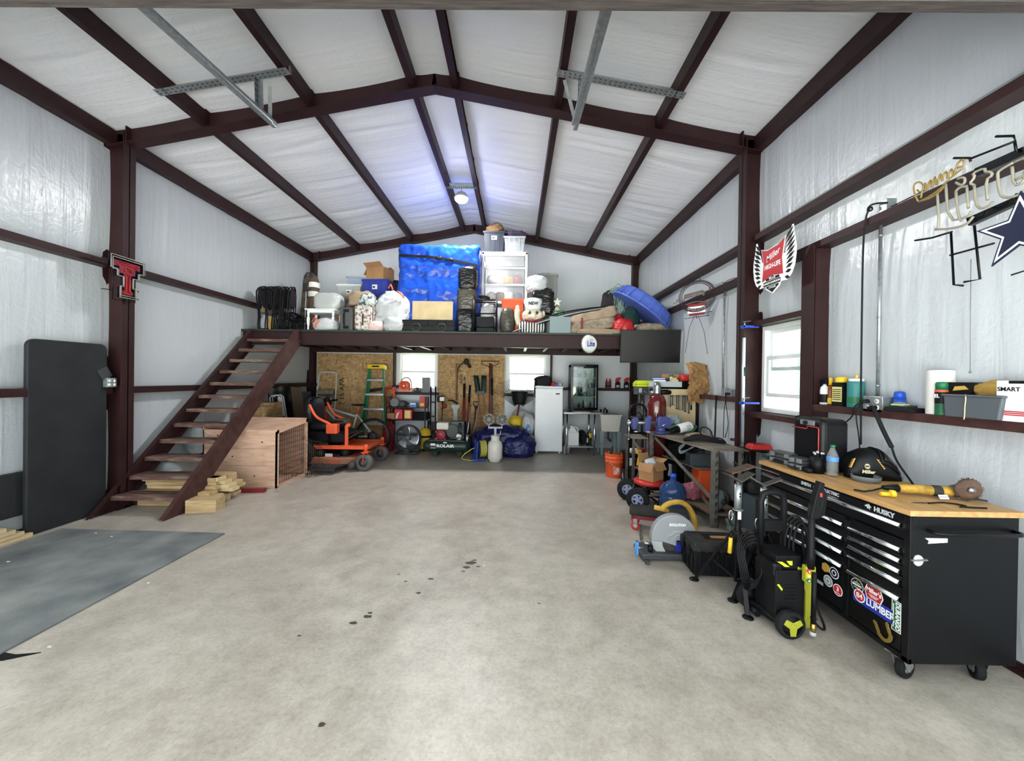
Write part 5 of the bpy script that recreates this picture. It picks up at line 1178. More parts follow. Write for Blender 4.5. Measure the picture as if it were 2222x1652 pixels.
# red battery charger on a little bracket shelf at the column
o = thing('wall_bracket', 'small black shelf bracket fixed to the steel column', 'shelf', (2.46, 3.93, .83))
b = MB(); b.box(-.06, .2, -.1, .2, -.006, .0); b.box(.15, .19, .1, .2, -.06, 0); b.build('plate', 'black_satin', o)
o = thing('battery_charger', 'red ribbed battery charger on the black bracket by the column', 'charger', (2.49, 3.92, .83), -4)
b = MB(); b.box(-.105, .1, -.06, .06, .008, .04); b.taper(0, 0, .04, .062, .2, .12, .17, .09); b.build('housing', 'red_plastic', o, bevel=.006)
b = MB(); b.box(-.1, .1, -.058, .06, 0, .01); b.build('base', 'black_plastic', o)
for k in range(8): b = MB(); b.box(-.075 + k * .014, -.068 + k * .014, -.05, .04, .062, .065); b.build('rib', 'dark_red', o)
# spirit level clamped to the column
o = thing('spirit_level', 'long aluminium level clamped upright to the front of the steel column', 'level', (2.485, 4.2, .78))
b = MB(); b.box(-.012, .012, -.012, .01, 0, 1.22); b.build('rail', 'alu', o); b = MB(); b.box(-.004, .012, -.014, -.012, .8, .9); b.build('vial', 'green_glass', o)
for z, w_ in ((1.29, .12), (2.12, .1)):
    c_ = thing('bar_clamp', 'blue bar clamp gripping the steel column at the %s of the level' % ('foot' if z < 2 else 'top'), 'clamp', (2.49, 4.2, z))
    b = MB(); b.box(-.03, w_ + .04, -.03, -.012, -.012, .012); b.box(-.03, -.01, -.03, .03, -.016, .016); b.build('clamp_body', 'bright_blue', c_, bevel=.003); b = MB(); b.cyl((-.01, -.02, .0), (-.01, -.02, .05), .007); b.bar((-.03, -.02, .05), (.05, -.03, .06), .006); b.build('screw', 'steel', c_)
# ================================================================== signs and shelf goods on the right wall
def neon(b, paths, r=.006, M=None, closed=True):
    for p in paths:
        b.tube([(x, y, 0) for x, y in p], r * 1.15, 7, closed, 1)
def rw(px, py, x): return xp(px, py, x)
# ---- script-and-block neon sign
SXX = 2.43
o = thing('neon_sign', 'unlit neon sign with amber script over large block letters on a black wire frame', 'neon sign', (SXX, 2.0, 2.55))
M = T(0, 0, 0) @ RIGHTW          # local x -> towards the camera along the wall
def uv(px, py): q = rw(px, py, SXX); return (-(q.y - 2.0), q.z - 2.55)
def outl(pts): return [uv(*p) for p in pts]
Lp = outl([(2033, 420), (2037, 492), (2110, 470), (2107, 488), (2045, 498), (2030, 499), (2028, 425)])
b = MB(M=M)
neon(b, [outl([(2034, 421), (2038, 491), (2030, 498)]), outl([(2052, 400), (2058, 480), (2100, 472), (2108, 458)]), outl([(2030, 498), (2060, 497), (2098, 488), (2112, 470)])], .0055, closed=False)
neon(b, [outl([(2074, 415), (2079, 468), (2086, 480)]), outl([(2098, 406), (2101, 452)]), outl([(2074, 415), (2083, 406), (2098, 404)]), outl([(2074, 396), (2086, 403), (2095, 395), (2092, 384), (2078, 388)])], .0055, closed=False)
neon(b, [outl([(2114, 402), (2118, 445), (2128, 454), (2148, 446), (2155, 438)]), outl([(2143, 434), (2139, 390), (2155, 380), (2148, 372), (2138, 374), (2137, 364), (2110, 376), (2116, 384), (2104, 398), (2114, 402)])], .0055, closed=False)
neon(b, [outl([(2200, 352), (2168, 370), (2164, 378), (2170, 422), (2180, 430), (2205, 426), (2226, 412)]), outl([(2196, 362), (2200, 404), (2222, 396), (2224, 372)]), outl([(2200, 352), (2230, 340), (2234, 376), (2204, 390)])], .0055, closed=False)
b.build('block_tubes', 'neon_glass', o)
b = MB(M=M)
neon(b, [outl([(1992, 437), (1984, 420), (1982, 402), (1992, 394), (2002, 398), (2004, 410), (1996, 418), (1990, 412)]),
         outl([(1998, 430), (2004, 402), (2008, 396), (2010, 420), (2016, 396), (2020, 390), (2022, 412), (2026, 390), (2030, 382), (2032, 408), (2038, 384), (2042, 376), (2044, 398), (2048, 376), (2054, 372), (2056, 392), (2060, 372), (2066, 366), (2068, 384), (2074, 368), (2080, 350), (2092, 345), (2092, 360), (2078, 364)]),
         outl([(1993, 438), (2020, 425), (2046, 405), (2052, 398), (2046, 410), (2020, 430), (1993, 438)]), outl([(2046, 402), (2070, 380), (2090, 365)])], .0042, closed=False)
b.build('script_tubes', 'neon_amber', o)
b = MB(M=M); K = -.035
def fr(*ps): return [Vector((uv(*p)[0], uv(*p)[1], K)) for p in ps]
for ps in (((2050, 505), (2056, 618), (2076, 620)), ((2100, 490), (2112, 606), (2078, 612)), ((1973, 522), (2010, 516), (2052, 503)), ((2048, 554), (2142, 528)), ((2090, 345), (2188, 306), (2184, 295), (2146, 296)), ((2092, 350), (2090, 343), (2056, 343)), ((2186, 305), (2190, 330)), ((2190, 420), (2192, 470))):
    b = MB(M=M); b.tube(fr(*ps), .006, 6); b.build('wire_frame', 'black_satin', o)
b = MB(M=M); p = [Vector((uv(*q)[0], uv(*q)[1], 0)) for q in ((2096, 366), (2200, 318), (2202, 336), (2098, 384))]
b.prism([(v.x, v.y) for v in p], -.08, -.045); b.build('transformer', 'glossy_black', o); b = MB(M=M); p = [uv(*q) for q in ((2080, 474), (2222, 410), (2222, 425), (2085, 490))]; b.prism(p, -.07, -.04); b.build('transformer', 'glossy_black', o)
# ---- star sign
c_ = (-(-1.805), 2.245)
o = thing('star_sign', 'flat navy five pointed star sign with a white border hanging below the block letter neon', 'sign', (2.34, 1.81, 2.25))
star = lambda R_, k=.42, n=5: [((R_ if i % 2 == 0 else R_ * k) * math.cos(math.radians(90 + i * 36)), (R_ if i % 2 == 0 else R_ * k) * math.sin(math.radians(90 + i * 36))) for i in range(10)]
b = MB(M=M); b.mat(0).prism(star(.178), -.008, 0); b.mat(1).prism(star(.158), 0, .0015); b.mat(0).prism(star(.132), .0015, .003); b.build('star_panel', ['navy_ink', 'white_ink'], o)
b = MB(M=M); b.tube([(-.0, .06, -.01), (.0, .07, -.06), (0, .4, -.07)], .003, 5); b.tube([(.02, -.1, -.02), (.02, -.19, -.03), (-.05, -.2, -.03)], .004, 6); b.build('hanger', 'black_satin', o)
# ---- winged badge sign at the column
o = thing('winged_sign', 'metal sign with a red badge between black and white wings beside the steel column', 'sign', (2.44, 3.68, 2.655))
b = MB(M=M)
def wing(s):
    base = [(.13, -.2), (.19, -.205), (.25, -.16), (.285, -.09), (.3, -.0), (.3, .07), (.285, .14), (.27, .2), (.262, .27), (.245, .27), (.225, .2), (.19, .13), (.16, .04), (.15, -.08), (.11, -.17)]
    return [(s * x, y) for x, y in base]
for s in (-1, 1): b.prism(wing(s), -.006, 0)
b.prism([(-.17, -.2), (.17, -.2), (.17, .05), (-.17, .05)], -.006, -.001); b.prism([(-.11, -.16), (.11, -.16), (.1, -.23), (0, -.285), (-.1, -.23)], -.006, .0005)
b.build('backing', 'white_ink', o)
for s in (-1, 1):
    b = MB(M=M)
    for k in range(10):
        t = k / 9; rx, ry = .165 + .02 * math.sin(t * 3.1), -.17 + .33 * t; tx, ty = .2 + .09 * math.sin(math.pi * (t * .62 + .12)), -.195 + .45 * t ** .85
        tx = min(tx, .292)
        d = Vector((tx - rx, ty - ry)); nrm = Vector((-d.y, d.x)).normalized() * .017
        b.prism([(s * rx, ry), (s * (rx + d.x * .5 + nrm.x), ry + d.y * .5 + nrm.y), (s * tx, ty), (s * (rx + d.x * .55 - nrm.x), ry + d.y * .55 - nrm.y)], .0005, .0025)
    b.build('feather_print', 'black_ink', o)
def badge(k): return [(-.165 * k, .155 * k), (-.08 * k, .125 * k), (.08 * k, .135 * k), (.165 * k, .175 * k), (.13 * k, .0), (.15 * k, -.16 * k), (0, -.135 * k), (-.15 * k, -.17 * k), (-.13 * k, .0)]
b = MB(M=M @ T(0, .02, 0)); b.mat(0).prism(badge(1.05), 0, .003); b.mat(1).prism(badge(.98), .003, .006); b.build('red_badge', ['white_ink', 'red_ink'], o)
b = MB(M=M @ T(0, .075, .006)); b.text('Miller', .085, R('Z', 14), .0006, .0006, shear=.35); b.build('lettering', 'white_ink', o)
b = MB(M=M @ T(0, -.02, .006)); b.text('HIGH-LIFE', .062, Matrix(), .0006, .0018, width=.225); b.build('lettering', 'white_ink', o)
b = MB(M=M @ T(0, -.19, .001)); b.mat(0).prism([(-.095, .06), (-.03, .062), (0, .078), (.03, .062), (.095, .06), (.085, -.03), (0, -.085), (-.085, -.03)], 0, .003); b.mat(1).box(-.125, .125, -.018, .034, .003, .007); b.mat(0).box(-.12, .12, -.014, .03, .007, .008)
b.mat(1).text('HARLEY-DAVIDSON', .026, T(0, .008, .0085), .0005, .0008, width=.225); b.text('MOTOR', .024, T(0, .05, .0035), .0005, .0006); b.text('CYCLES', .026, T(0, -.036, .0035), .0005, .0006, width=.1); b.build('shield', ['black_ink', 'white_ink'], o)
b = MB(M=M); b.tube([(0, .15, -.01), (0, .12, -.07), (0, .1, -.13)], .004, 6); b.build('hanger', 'black_satin', o)
# ---- round neon sign with a plate, further back
MS = M; M = R('Z', 42) @ RIGHTW
o = thing('neon_sign', 'unlit round neon sign with a small white plate above the end of the loft', 'neon sign', (2.5, 5.35, 2.66))
b = MB(M=M)
for r_ in (.2, .215, .18): b.tube([(r_ * 1.15 * math.cos(t), .04 + r_ * math.sin(t), 0) for t in [6.283 * i / 30 for i in range(30)]], .006, 6, True)
b.build('ring_tubes', 'neon_plum', o)
b = MB(M=M); rr = random.Random(12)
neon(b, [[(-.17 + .022 * k + (.012 if j % 2 else -.004), .03 + (.085 if j % 2 else -.035) + .006 * k * .4 - (.02 if k > 11 else 0)) for k in range(16) for j in (0, 1)], [(-.33, -.02), (-.25, .0), (-.3, .03), (-.22, .02), (-.26, -.03), (-.18, .01)], [(-.15, -.06), (.0, -.03), (.16, -.06), (.18, -.1)]], .006, closed=False)
b.build('script_tubes', 'neon_grey', o)
b = MB(M=M); b.prism([(-.13, -.06), (.13, -.06), (.1, -.22), (-.1, -.22)], -.03, -.01); b.mat(1).box(-.12, .12, -.19, -.1, -.01, -.004); b.build('plate', ['dark_red', 'white_ink'], o)
b = MB(M=M @ T(0, -.145, -.003)); b.text('SATURDAY', .05, Matrix(), .0008, .001, width=.2); b.build('lettering', 'black_ink', o)
b = MB(M=M); b.tube([(-.13, .22, -.03), (-.13, .3, -.03), (.03, .3, -.03)], .004, 5); b.tube([(.03, .3, -.03), (.04, .24, -.03)], .004, 5); b.tube([(-.18, -.25, -.03), (.16, -.24, -.03)], .004, 5); b.tube([(.2, -.19, -.03), (.06, -.2, -.03)], .004, 5); b.tube([(-.02, -.2, -.03), (0, -.27, -.03)], .004, 5); b.tube([(0, .0, -.03), (0, .02, -.1)], .008, 6); b.build('wire_frame', 'black_satin', o)
M = MS
b = MB(); b.tube([(2.5, 5.4, 2.44), (2.52, 5.6, 2.3), (2.6, 5.9, 1.95)], .003, 5); solo(b, 'hanging_wire', 'black_plastic', 'thin wire hanging from the round neon sign towards the television', 'wire'); b = MB(); b.tube([(2.5, 5.3, 2.44), (2.6, 5.32, 2.2), (2.66, 5.34, 1.9)], .003, 5); solo(b, 'hanging_wire', 'black_plastic', 'thin wire hanging straight down from the round neon sign', 'wire')

# ---- goods standing on the low girt (top z = 1.335)
ZG = 1.335
def gy(px, x=2.64): return xp(px, 870, x).y
def bottle(nm, lab, px, h, r, mats, prof=None, x=2.635, cat='bottle', sx=1.):
    o = thing(nm, lab, cat, (x, gy(px, x), ZG)); return o
o = bottle('spray_bottle', 'white spray bottle with a black trigger at the left end of the low girt shelf', 1789, .2, .03, 0)
b = MB(); b.mat(0).lathe([(.03, 0), (.034, .01), (.034, .12), (.028, .15), (.012, .165), (.012, .175)], 20); b.mat(1).lathe([(.0345, .02), (.0345, .09)], 20, caps=False); b.build('body', ['white_plastic', 'black_ink'], o)
b = MB(); b.box(-.014, .014, -.03, .035, .175, .21); b.box(-.006, .006, .02, .032, .14, .178); b.cyl((0, .03, .2), (0, .05, .2), .008); b.build('trigger', 'black_plastic', o, bevel=.004)
o = bottle('spray_bottle', 'amber bottle with a yellow cap behind the black and yellow bottle', 1802, .2, .03, 0, x=2.66)
b = MB(); b.lathe([(.026, 0), (.028, .01), (.028, .12), (.02, .16), (.011, .17)], 18); b.mat(1).lathe([(.0285, .01), (.0285, .06)], 18, caps=False); b.build('body', ['amber_glass', 'yellow_plastic'], o)
b = MB(); b.lathe([(.016, .17), (.017, .2), (.012, .23), (.0, .235)], 16); b.build('cap', 'yellow_plastic', o)
o = bottle('weed_killer_bottle', 'black bottle with a yellow cap and yellow printed label on the low girt', 1825, .24, .05, 0)
b = MB(); b.box(-.034, .034, -.05, .05, 0, .19); b.mat(1).box(-.036, .0, -.046, .046, .035, .155); b.mat(2)
for k in range(6): b.box(-.0375, -.036, -.04, .04, .05 + k * .016, .056 + k * .016)
b.build('body', ['black_plastic', 'label_yellow', 'black_ink'], o, bevel=.01); b = MB(); b.lathe([(.036, .19), (.04, .2), (.04, .222), (.034, .235), (0, .238)], 20); b.build('cap', 'yellow_plastic', o)
o = bottle('canister', 'teal canister with a white lid and yellow nozzle on the low girt', 1857, .2, .05, 0)
b = MB(); b.mat(0).lathe([(.052, 0), (.054, .006), (.054, .19), (.05, .2)], 26); b.mat(1).lathe([(.0545, .03), (.0545, .08)], 26, caps=False); b.build('body', ['teal', 'green_plastic'], o)
b = MB(); b.lathe([(.047, .2), (.047, .222), (.0, .224)], 22); b.mat(1).cyl((0, 0, .222), (0, -.01, .25), .012, .006); b.build('lid', ['white_plastic', 'yellow_plastic'], o)
o = thing('outlet_box', 'galvanized double outlet box with plugged in black cords on the low girt', 'outlet', (2.6, gy(1902, 2.6), ZG))
b = MB(); b.box(-.03, .03, -.075, .075, -.02, .095); b.box(.02, .1, -.06, .06, .0, .09); b.build('box_body', 'galvanized', o, bevel=.004)
for y in (-.036, .036):
    for z in (.015, .06): b = MB(); b.lathe([(.017, 0), (.017, .003), (0, .003)], 18, T(-.031, y, z) @ RIGHTW); b.mat(1).box(-.036, -.034, y - .007, y - .004, z - .004, z + .006); b.box(-.036, -.034, y + .004, y + .007, z - .004, z + .006); b.build('socket', ['white_plastic', 'black_ink'], o)
for y, z in ((.03, .06), (-.03, .015)): b = MB(); b.cyl((-.03, y, z), (-.075, y + .01, z - .01), .016, .01); b.build('plug', 'black_plastic', o)
b = MB(); yy = gy(1902, 2.6)
b.tube([(2.525, yy + .04, 1.385), (2.5, yy + .08, 1.34), (2.52, yy + .1, 1.25), (2.48, yy + .35, 1.1), (2.34, 2.94, .99), (2.3, 2.96, .93)], .005, 6, smooth_path=2)
b.tube([(2.525, yy + .04, 1.385), (2.51, yy + .07, 1.3), (2.53, yy + .05, 1.1), (2.53, yy + .05, .96)], .0045, 6, smooth_path=2); solo(b, 'power_lead', 'black_plastic', 'thin black leads dropping from the outlet box to the tool chest', 'power lead')
b = MB(); b.tube([(2.525, yy - .02, 1.34), (2.52, yy - .06, 1.36), (2.5, yy - .11, 1.3), (2.5, yy - .16, 1.2), (2.5, yy - .22, 1.1)], .013, 8, smooth_path=2); b.tube([(2.5, yy - .22, 1.1), (2.49, yy - .26, 1.02), (2.47, yy - .36, .935), (2.44, yy - .42, .906)], .006, 7, smooth_path=2); solo(b, 'power_lead', 'black_rubber', 'thick black lead with a taped upper end hanging behind the welding helmet', 'power lead')
# conduit with a box on the upper girt and the long drop cord
b = MB(); yc = xp(1908, 660, 2.66).y; b.cyl((2.66, yc, 1.43), (2.66, yc, 2.68), .011, n=12)
for z in (1.5, 2.0, 2.6): b.cyl((2.66, yc, z), (2.66, yc, z + .012), .015)
solo(b, 'conduit', 'galvanized', 'vertical steel conduit above the outlet box beside the window post', 'conduit')
o = thing('junction_box', 'galvanized junction box on the middle girt left of the amber script neon', 'junction box', (2.62, xp(1925, 440, 2.62).y, 2.735)); b = MB(); b.box(-.03, .04, -.03, .03, 0, .09); b.build('box_body', 'galvanized', o, bevel=.003); b = MB(); b.tube([(.0, -.03, .03), (-.03, -.3, .02)], .004, 5); b.build('lead', 'black_plastic', o)
b = MB(); p = lambda px, py, x=2.56: xp(px, py, x)
b.tube([p(1926, 440), p(1900, 441), p(1884, 448), p(1882, 460), p(1895, 455), p(1888, 446), p(1876, 480), p(1872, 560), p(1870, 700), p(1868, 840), p(1868, 965, 2.5)], .006, 6, smooth_path=2); solo(b, 'drop_cord', 'black_plastic', 'long black cord looped over the middle girt and hanging straight down past the girt shelf', 'drop cord')
b = MB(); a_ = xp(2106, 600, 2.62); c2 = xp(2105, 808, 2.62); b.tube([(a_.x, a_.y, a_.z + .1), tuple(c2)], .002, 5); b.ell(tuple(c2), .007); solo(b, 'plumb_string', 'mid_grey', 'thin string with a small bob hanging below the star sign frame', 'string')
o = bottle('aerosol_can', 'blue capped small can behind the green charger on the low girt', 1952, .15, .03, 0, x=2.66)
b = MB(); b.lathe([(.032, 0), (.033, .06), (.032, .08)], 20); b.mat(1).lathe([(.0335, .005), (.0335, .06)], 20, caps=False); b.build('body', ['bright_blue', 'light_grey'], o); b = MB(); b.lathe([(.032, .08), (.028, .125), (.022, .132), (0, .133)], 20); b.build('cap', 'bright_blue', o)
o = bottle('battery_charger', 'green and black battery charger lying on the low girt below the blue capped can', 1962, .06, .1, 0, x=2.6, cat='charger')
b = MB(); b.taper(0, 0, 0, .03, .11, .19, .1, .17); b.build('base', 'black_plastic', o, bevel=.005); b = MB(); b.box(-.04, .04, -.05, .06, .03, .045); b.mat(1).box(-.042, .0, -.04, .05, .04, .052); b.build('top_cover', ['dark_olive', 'pale_green'], o, bevel=.004)
o = bottle('paper_towel_roll', 'white paper towel roll standing on the low girt', 2040, .28, .06, 0, x=2.64, cat='paper towel')
b = MB(); b.lathe([(.02, 0), (.062, 0), (.063, .004), (.063, .27), (.061, .274), (.02, .274), (.02, 0)], 30, caps=False); b.build('roll', 'white_cloth', o); b = MB(); b.lathe([(.021, .0), (.0215, .275), (.0195, .275), (.0195, 0)], 16, caps=False); b.build('core', 'cardboard', o)
o = bottle('aerosol_can', 'green and orange aerosol can in front of the paper towel roll', 2044, .2, .03, 0, x=2.595)
b = MB(); b.mat(0).lathe([(.03, 0), (.031, .005), (.031, .15), (.029, .158)], 22); b.mat(1).lathe([(.0315, .14), (.0315, .152)], 22, caps=False); b.mat(2).lathe([(.0315, .07), (.0315, .14)], 22, caps=False); b.build('body', ['green_ink', 'orange_plastic', 'black_ink'], o)
b = MB(M=T(-.0318, .0, .115) @ RIGHTW); b.text('EL', .03, Matrix(), .0005, .001); b.build('lettering', 'white_ink', o); b = MB(); b.lathe([(.029, .158), (.03, .19), (.024, .2), (0, .201)], 20); b.build('cap', 'green_plastic', o)
o = bottle('blade_box', 'orange box with white and blue stripes beside the green aerosol can', 2074, .1, .1, 0, x=2.625, cat='box')
b = MB(); b.box(-.03, .03, -.045, .045, 0, .13); b.mat(1).box(-.031, -.03, -.045, .03, .05, .07); b.box(-.031, -.03, -.03, .045, .085, .1); b.mat(2).box(-.031, -.03, -.045, .02, .035, .048); b.mat(3).box(-.031, -.03, -.04, .045, .07, .076); b.build('box_body', ['orange_plastic', 'white_ink', 'sky_blue', 'black_ink'], o)
b = MB(); b.box(-.035, .035, -.09, .05, 0, .07); b.mat(1).box(-.036, .03, .03, .051, .02, .071); b.mat(2).prism([(-.02, .02), (.06, .03), (.04, .05), (-.01, .045)], .0, .001, T(-.0355, -.02, 0) @ RIGHTW); solo(b, 'blade_box', ['black_ink', 'yellow_plastic', 'gold_ink'], 'black and yellow box lying on top of the orange striped box', 'box', (2.635, gy(2080, 2.635), ZG + .13))
b = MB(); b.ell((0, 0, .035), (.035, .06, .035), 16, 10, .6); solo(b, 'tape_measure', 'dusty_black', 'dark rounded case on top of the dark grey box', 'tape measure', (2.65, gy(2108, 2.65), ZG + .13))
o = bottle('tool_case', 'dark grey plastic case with a loop of string on the low girt', 2130, .14, .12, 0, x=2.6, cat='case')
b = MB(); b.taper(0, 0, 0, .13, .13, .25, .12, .28); b.box(-.07, .06, -.145, .145, .118, .13); b.build('case_body', 'slate_grey', o, bevel=.006); b = MB(); b.tube([(-.066, .02, .132), (-.07, .015, .1), (-.067, .022, .06), (-.071, .018, .02), (-.068, .024, -.01)], .0025, 5, smooth_path=1); b.build('string', 'cream', o)
b = MB(); b.blob((0, 0, .04), (.04, .1, .05), 31, .2, 4)
solo(b, 'leather_glove', 'leather', 'tan leather glove draped between the dark grey case and the white box', 'glove', (2.65, gy(2168, 2.65), ZG + .115))
b = MB(); b.blob((0, 0, .06), (.035, .04, .06), 33, .2, 4); solo(b, 'leather_glove', 'leather', 'second tan leather glove stuffed behind the dark grey case', 'glove', (2.675, gy(2180, 2.675), ZG))
o = bottle('light_box', 'white carton with red stripes at the right end of the low girt', 2232, .2, .1, 0, x=2.61, cat='box')
b = MB(); b.box(-.05, .05, -.11, .09, 0, .21); b.mat(1)
for k in range(3): b.box(-.051, -.05, -.11, .09, .03 + k * .009, .036 + k * .009); b.box(-.05, .05, .09, .091, .03 + k * .009, .036 + k * .009)
b.mat(2).box(-.051, -.05, -.06, .04, .195, .21); b.build('box_body', ['white_plastic', 'red_ink', 'black_ink'], o); b = MB(M=T(-.0515, .04, .165) @ RIGHTW); b.text('SMART', .03, Matrix(), .0005, .0006); b.build('lettering', 'black_ink', o)
b = MB(); b.prism([(-.03, 0), (.03, 0), (.02, .05), (-.03, .04)], -.015, .015, RIGHTW); solo(b, 'red_case', 'dark_red', 'small dark red case in the corner by the window post', 'case', (2.66, 3.29, ZG))
b = MB(); b.lathe([(.03, 0), (.032, .012), (.015, .022), (0, .022)], 18); b.lathe([(.02, 0), (.02, .02), (0, .02)], 14, T(-.01, -.06, 0)); solo(b, 'hose_fitting', 'black_plastic', 'black round cap on the window stool', 'cap', (2.62, 3.55, 1.195))
# ---- back bay of the right wall
b = MB(); yc = xp(1571, 700, 2.66).y; b.cyl((2.66, yc, 1.42), (2.66, yc, 2.68), .011, n=12)
for z in (1.5, 2.1, 2.6): b.cyl((2.66, yc, z), (2.66, yc, z + .012), .015)
solo(b, 'conduit', 'galvanized', 'vertical steel conduit behind the hanging brown paper', 'conduit')
o = thing('outlet_box', 'galvanized outlet boxes with chargers on the girt beside the brown paper', 'outlet', (2.61, 4.72, ZG)); b = MB(); b.box(-.02, .04, -.1, -.0, 0, .09); b.box(-.01, .05, .06, .14, 0, .1); b.build('box_body', 'galvanized', o, bevel=.003)
for y in (-.07, -.03): b = MB(); b.cyl((-.02, y, .04), (-.05, y, .035), .014); b.build('plug', 'black_plastic', o)
b = MB(); b.tube([(2.56, 4.66, 1.37), (2.54, 4.67, 1.2), (2.55, 4.7, .95), (2.53, 4.66, .84)], .004, 6, smooth_path=2); b.tube([(2.56, 4.69, 1.37), (2.55, 4.64, 1.2), (2.56, 4.6, 1.0), (2.53, 4.63, .84)], .004, 6, smooth_path=2); b.tube([(2.56, 4.9, 1.34), (2.55, 4.9, .7)], .01, 7); solo(b, 'power_lead', 'black_plastic', 'black leads hanging from the outlet boxes behind the workbench', 'power lead')
o = thing('junction_box', 'small galvanized box on the middle girt above the brown paper', 'junction box', (2.63, xp(1565, 612, 2.63).y, 2.735)); b = MB(); b.box(-.03, .04, -.07, .07, 0, .05); b.build('box_body', 'galvanized', o, bevel=.003); b = MB(); b.tube([(0, -.07, .03), (0, -.2, .05), (.01, -.42, .02)], .004, 5, smooth_path=1); b.build('lead', 'black_plastic', o)
# ---- television and bottle-cap sign on the loft edge
c1 = at(1411, 752, 6.22); o = thing('television', 'large dark flat television hung at the right end of the loft', 'television', tuple(c1), rot=(math.radians(6), math.radians(-.3), math.radians(-6)))
w_, h_ = .94, .53
b = MB(); b.box(-w_ / 2, w_ / 2, 0, .035, -h_ / 2, h_ / 2); b.box(-.25, .25, .03, .07, -.15, .15); b.build('housing', 'black_plastic', o, bevel=.004)
b = MB(); b.box(-w_ / 2 + .01, w_ / 2 - .01, -.002, .0, -h_ / 2 + .016, h_ / 2 - .01); b.build('screen', 'screen', o); b = MB(); b.box(-.1, .1, .06, .22, -.03, .03); b.box(-.02, .02, .2, .24, -.1, .1); b.build('mount', 'black_satin', o)
c1 = at(1282, 746, 6.33); o = thing('bottle_cap_sign', 'round white bottle cap sign with blue lettering on the loft beam', 'sign', tuple(c1), rot=(0, math.radians(3), math.radians(24)))
prof = []; n = 42
vs = []; fs = []
for k in range(n * 2):
    a = math.pi * k / n; vs += [(.118 * math.cos(a), 0, .118 * math.sin(a)), ((.158 if k % 2 else .134) * math.cos(a), .04 + (.016 if k % 2 else 0), (.158 if k % 2 else .134) * math.sin(a))]
m_ = n * 2
for k in range(m_): j = (k + 1) % m_; fs.append((2 * k, 2 * k + 1, 2 * j + 1, 2 * j))
fs.append(tuple(2 * k for k in range(m_)))
b = MB(); b.add(vs, fs); b.build('cap_shell', 'white_plastic', o, solid=.003)
b = MB(M=T(.0, -.003, -.005) @ FRONT); b.text('Lite', .125, R('Z', 6), .0012, .003, shear=.12, width=.15); b.build('lettering', 'blue_ink', o)
b = MB(M=T(.01, -.003, .062) @ FRONT); b.text('Miller', .03, R('Z', 8), .001, .0004, shear=.3); b.build('lettering', 'gold_ink', o)
# ================================================================== things along the back wall under the loft
o = thing('upright_freezer', 'white upright freezer standing below the right back window', 'freezer', (.41, 7.8, 0))
b = MB(); b.box(0, .57, .06, .56, .03, 1.37); b.box(.03, .07, .08, .5, 0, .03); b.box(.5, .54, .08, .5, 0, .03); b.build('cabinet', 'fridge_white', o, bevel=.008)
b = MB(); b.box(.004, .566, 0, .055, .05, 1.33); b.build('door', 'fridge_white', o, bevel=.012); b = MB(); b.box(-.004, .574, .0, .56, 1.345, 1.375); b.build('top', 'fridge_white', o, bevel=.006)
b = MB(); b.box(.42, .5, -.003, 0, 1.21, 1.235); b.build('nameplate', 'black_ink', o); b = MB(); b.cyl((.32, -.004, 1.215), (.32, 0, 1.215), .008); b.build('lock', 'steel', o)
b = MB(); b.blob((0, 0, .1), (.17, .12, .11), 3, .15, 3); b.tube([(-.15, -.08, .1), (-.17, -.13, -.02), (-.165, -.13, -.15), (-.16, -.12, -.24)], [.03, .025, .025, .02], 8); solo(b, 'gym_bag', 'dark_cloth', 'dark bag with a hanging strap on top of the white freezer', 'bag', (.58, 7.98, 1.375))
for k, (c_, x, r_) in enumerate((('red_plastic', .79, .045), ('purple_blue', .86, .035), ('light_grey', .93, .05))): b = MB(); b.blob((0, 0, r_ * .8), r_, k + 40, .2, 4); solo(b, 'plastic_wrap', c_, ('small red crumpled packet on the white freezer', 'small violet packet on the white freezer', 'grey crumpled packet at the right end of the white freezer top')[k], 'packet', (x, 7.92, 1.375))
# glass door cooler on a steel table
o = thing('steel_table', 'stainless steel table with a lower shelf under the glass door cooler', 'table', (1.36, 8.0, 0))
b = MB(); b.box(-.38, .42, -.3, .36, .825, .86); b.build('table_top', 'steel', o, bevel=.004); b = MB(); b.box(-.3, .26, -.27, .33, .15, .175); b.build('shelf', 'galvanized', o)
for x in (-.31, .25):
    for y in (-.28, .32): b = MB(); b.cyl((x, y, 0), (x, y, .83), .02); b.build('leg', 'chrome', o)
o = thing('glass_door_cooler', 'black glass door drinks cooler standing on the steel table', 'cooler', (1.16, 7.95, .89))
b = MB(); w_, d_, h_ = .56, .42, .94
b.box(0, .02, .04, d_, 0, h_); b.box(w_ - .02, w_, .04, d_, 0, h_); b.box(0, w_, .04, d_, 0, .03); b.box(0, w_, .04, d_, h_ - .06, h_); b.box(0, w_, d_ - .02, d_, 0, h_); b.build('cabinet', 'black_satin', o, bevel=.004)
b = MB(); t = .045; b.box(0, w_, 0, .035, 0, t); b.box(0, w_, 0, .035, h_ - t, h_); b.box(0, t, 0, .035, t, h_ - t); b.box(w_ - t, w_, 0, .035, t, h_ - t); dr = b.build('door', 'glossy_black', o, bevel=.004); b = MB(); b.box(t, w_ - t, .014, .02, t, h_ - t); b.build('glass', 'pane', dr)
b = MB(); b.box(.02, w_ - .02, .38, .4, .03, h_ - .06); b.build('lining', 'cooler_lining', o)
for z in (.27, .45, .66): b = MB(); b.box(.025, w_ - .025, .06, .38, z, z + .012); b.build('shelf', 'cooler_lining', o)
for x in (.05, .5): b = MB(); b.cyl((x, .06, -.03), (x, .06, 0), .014); b.build('foot', 'steel', o)
rr = random.Random(3)
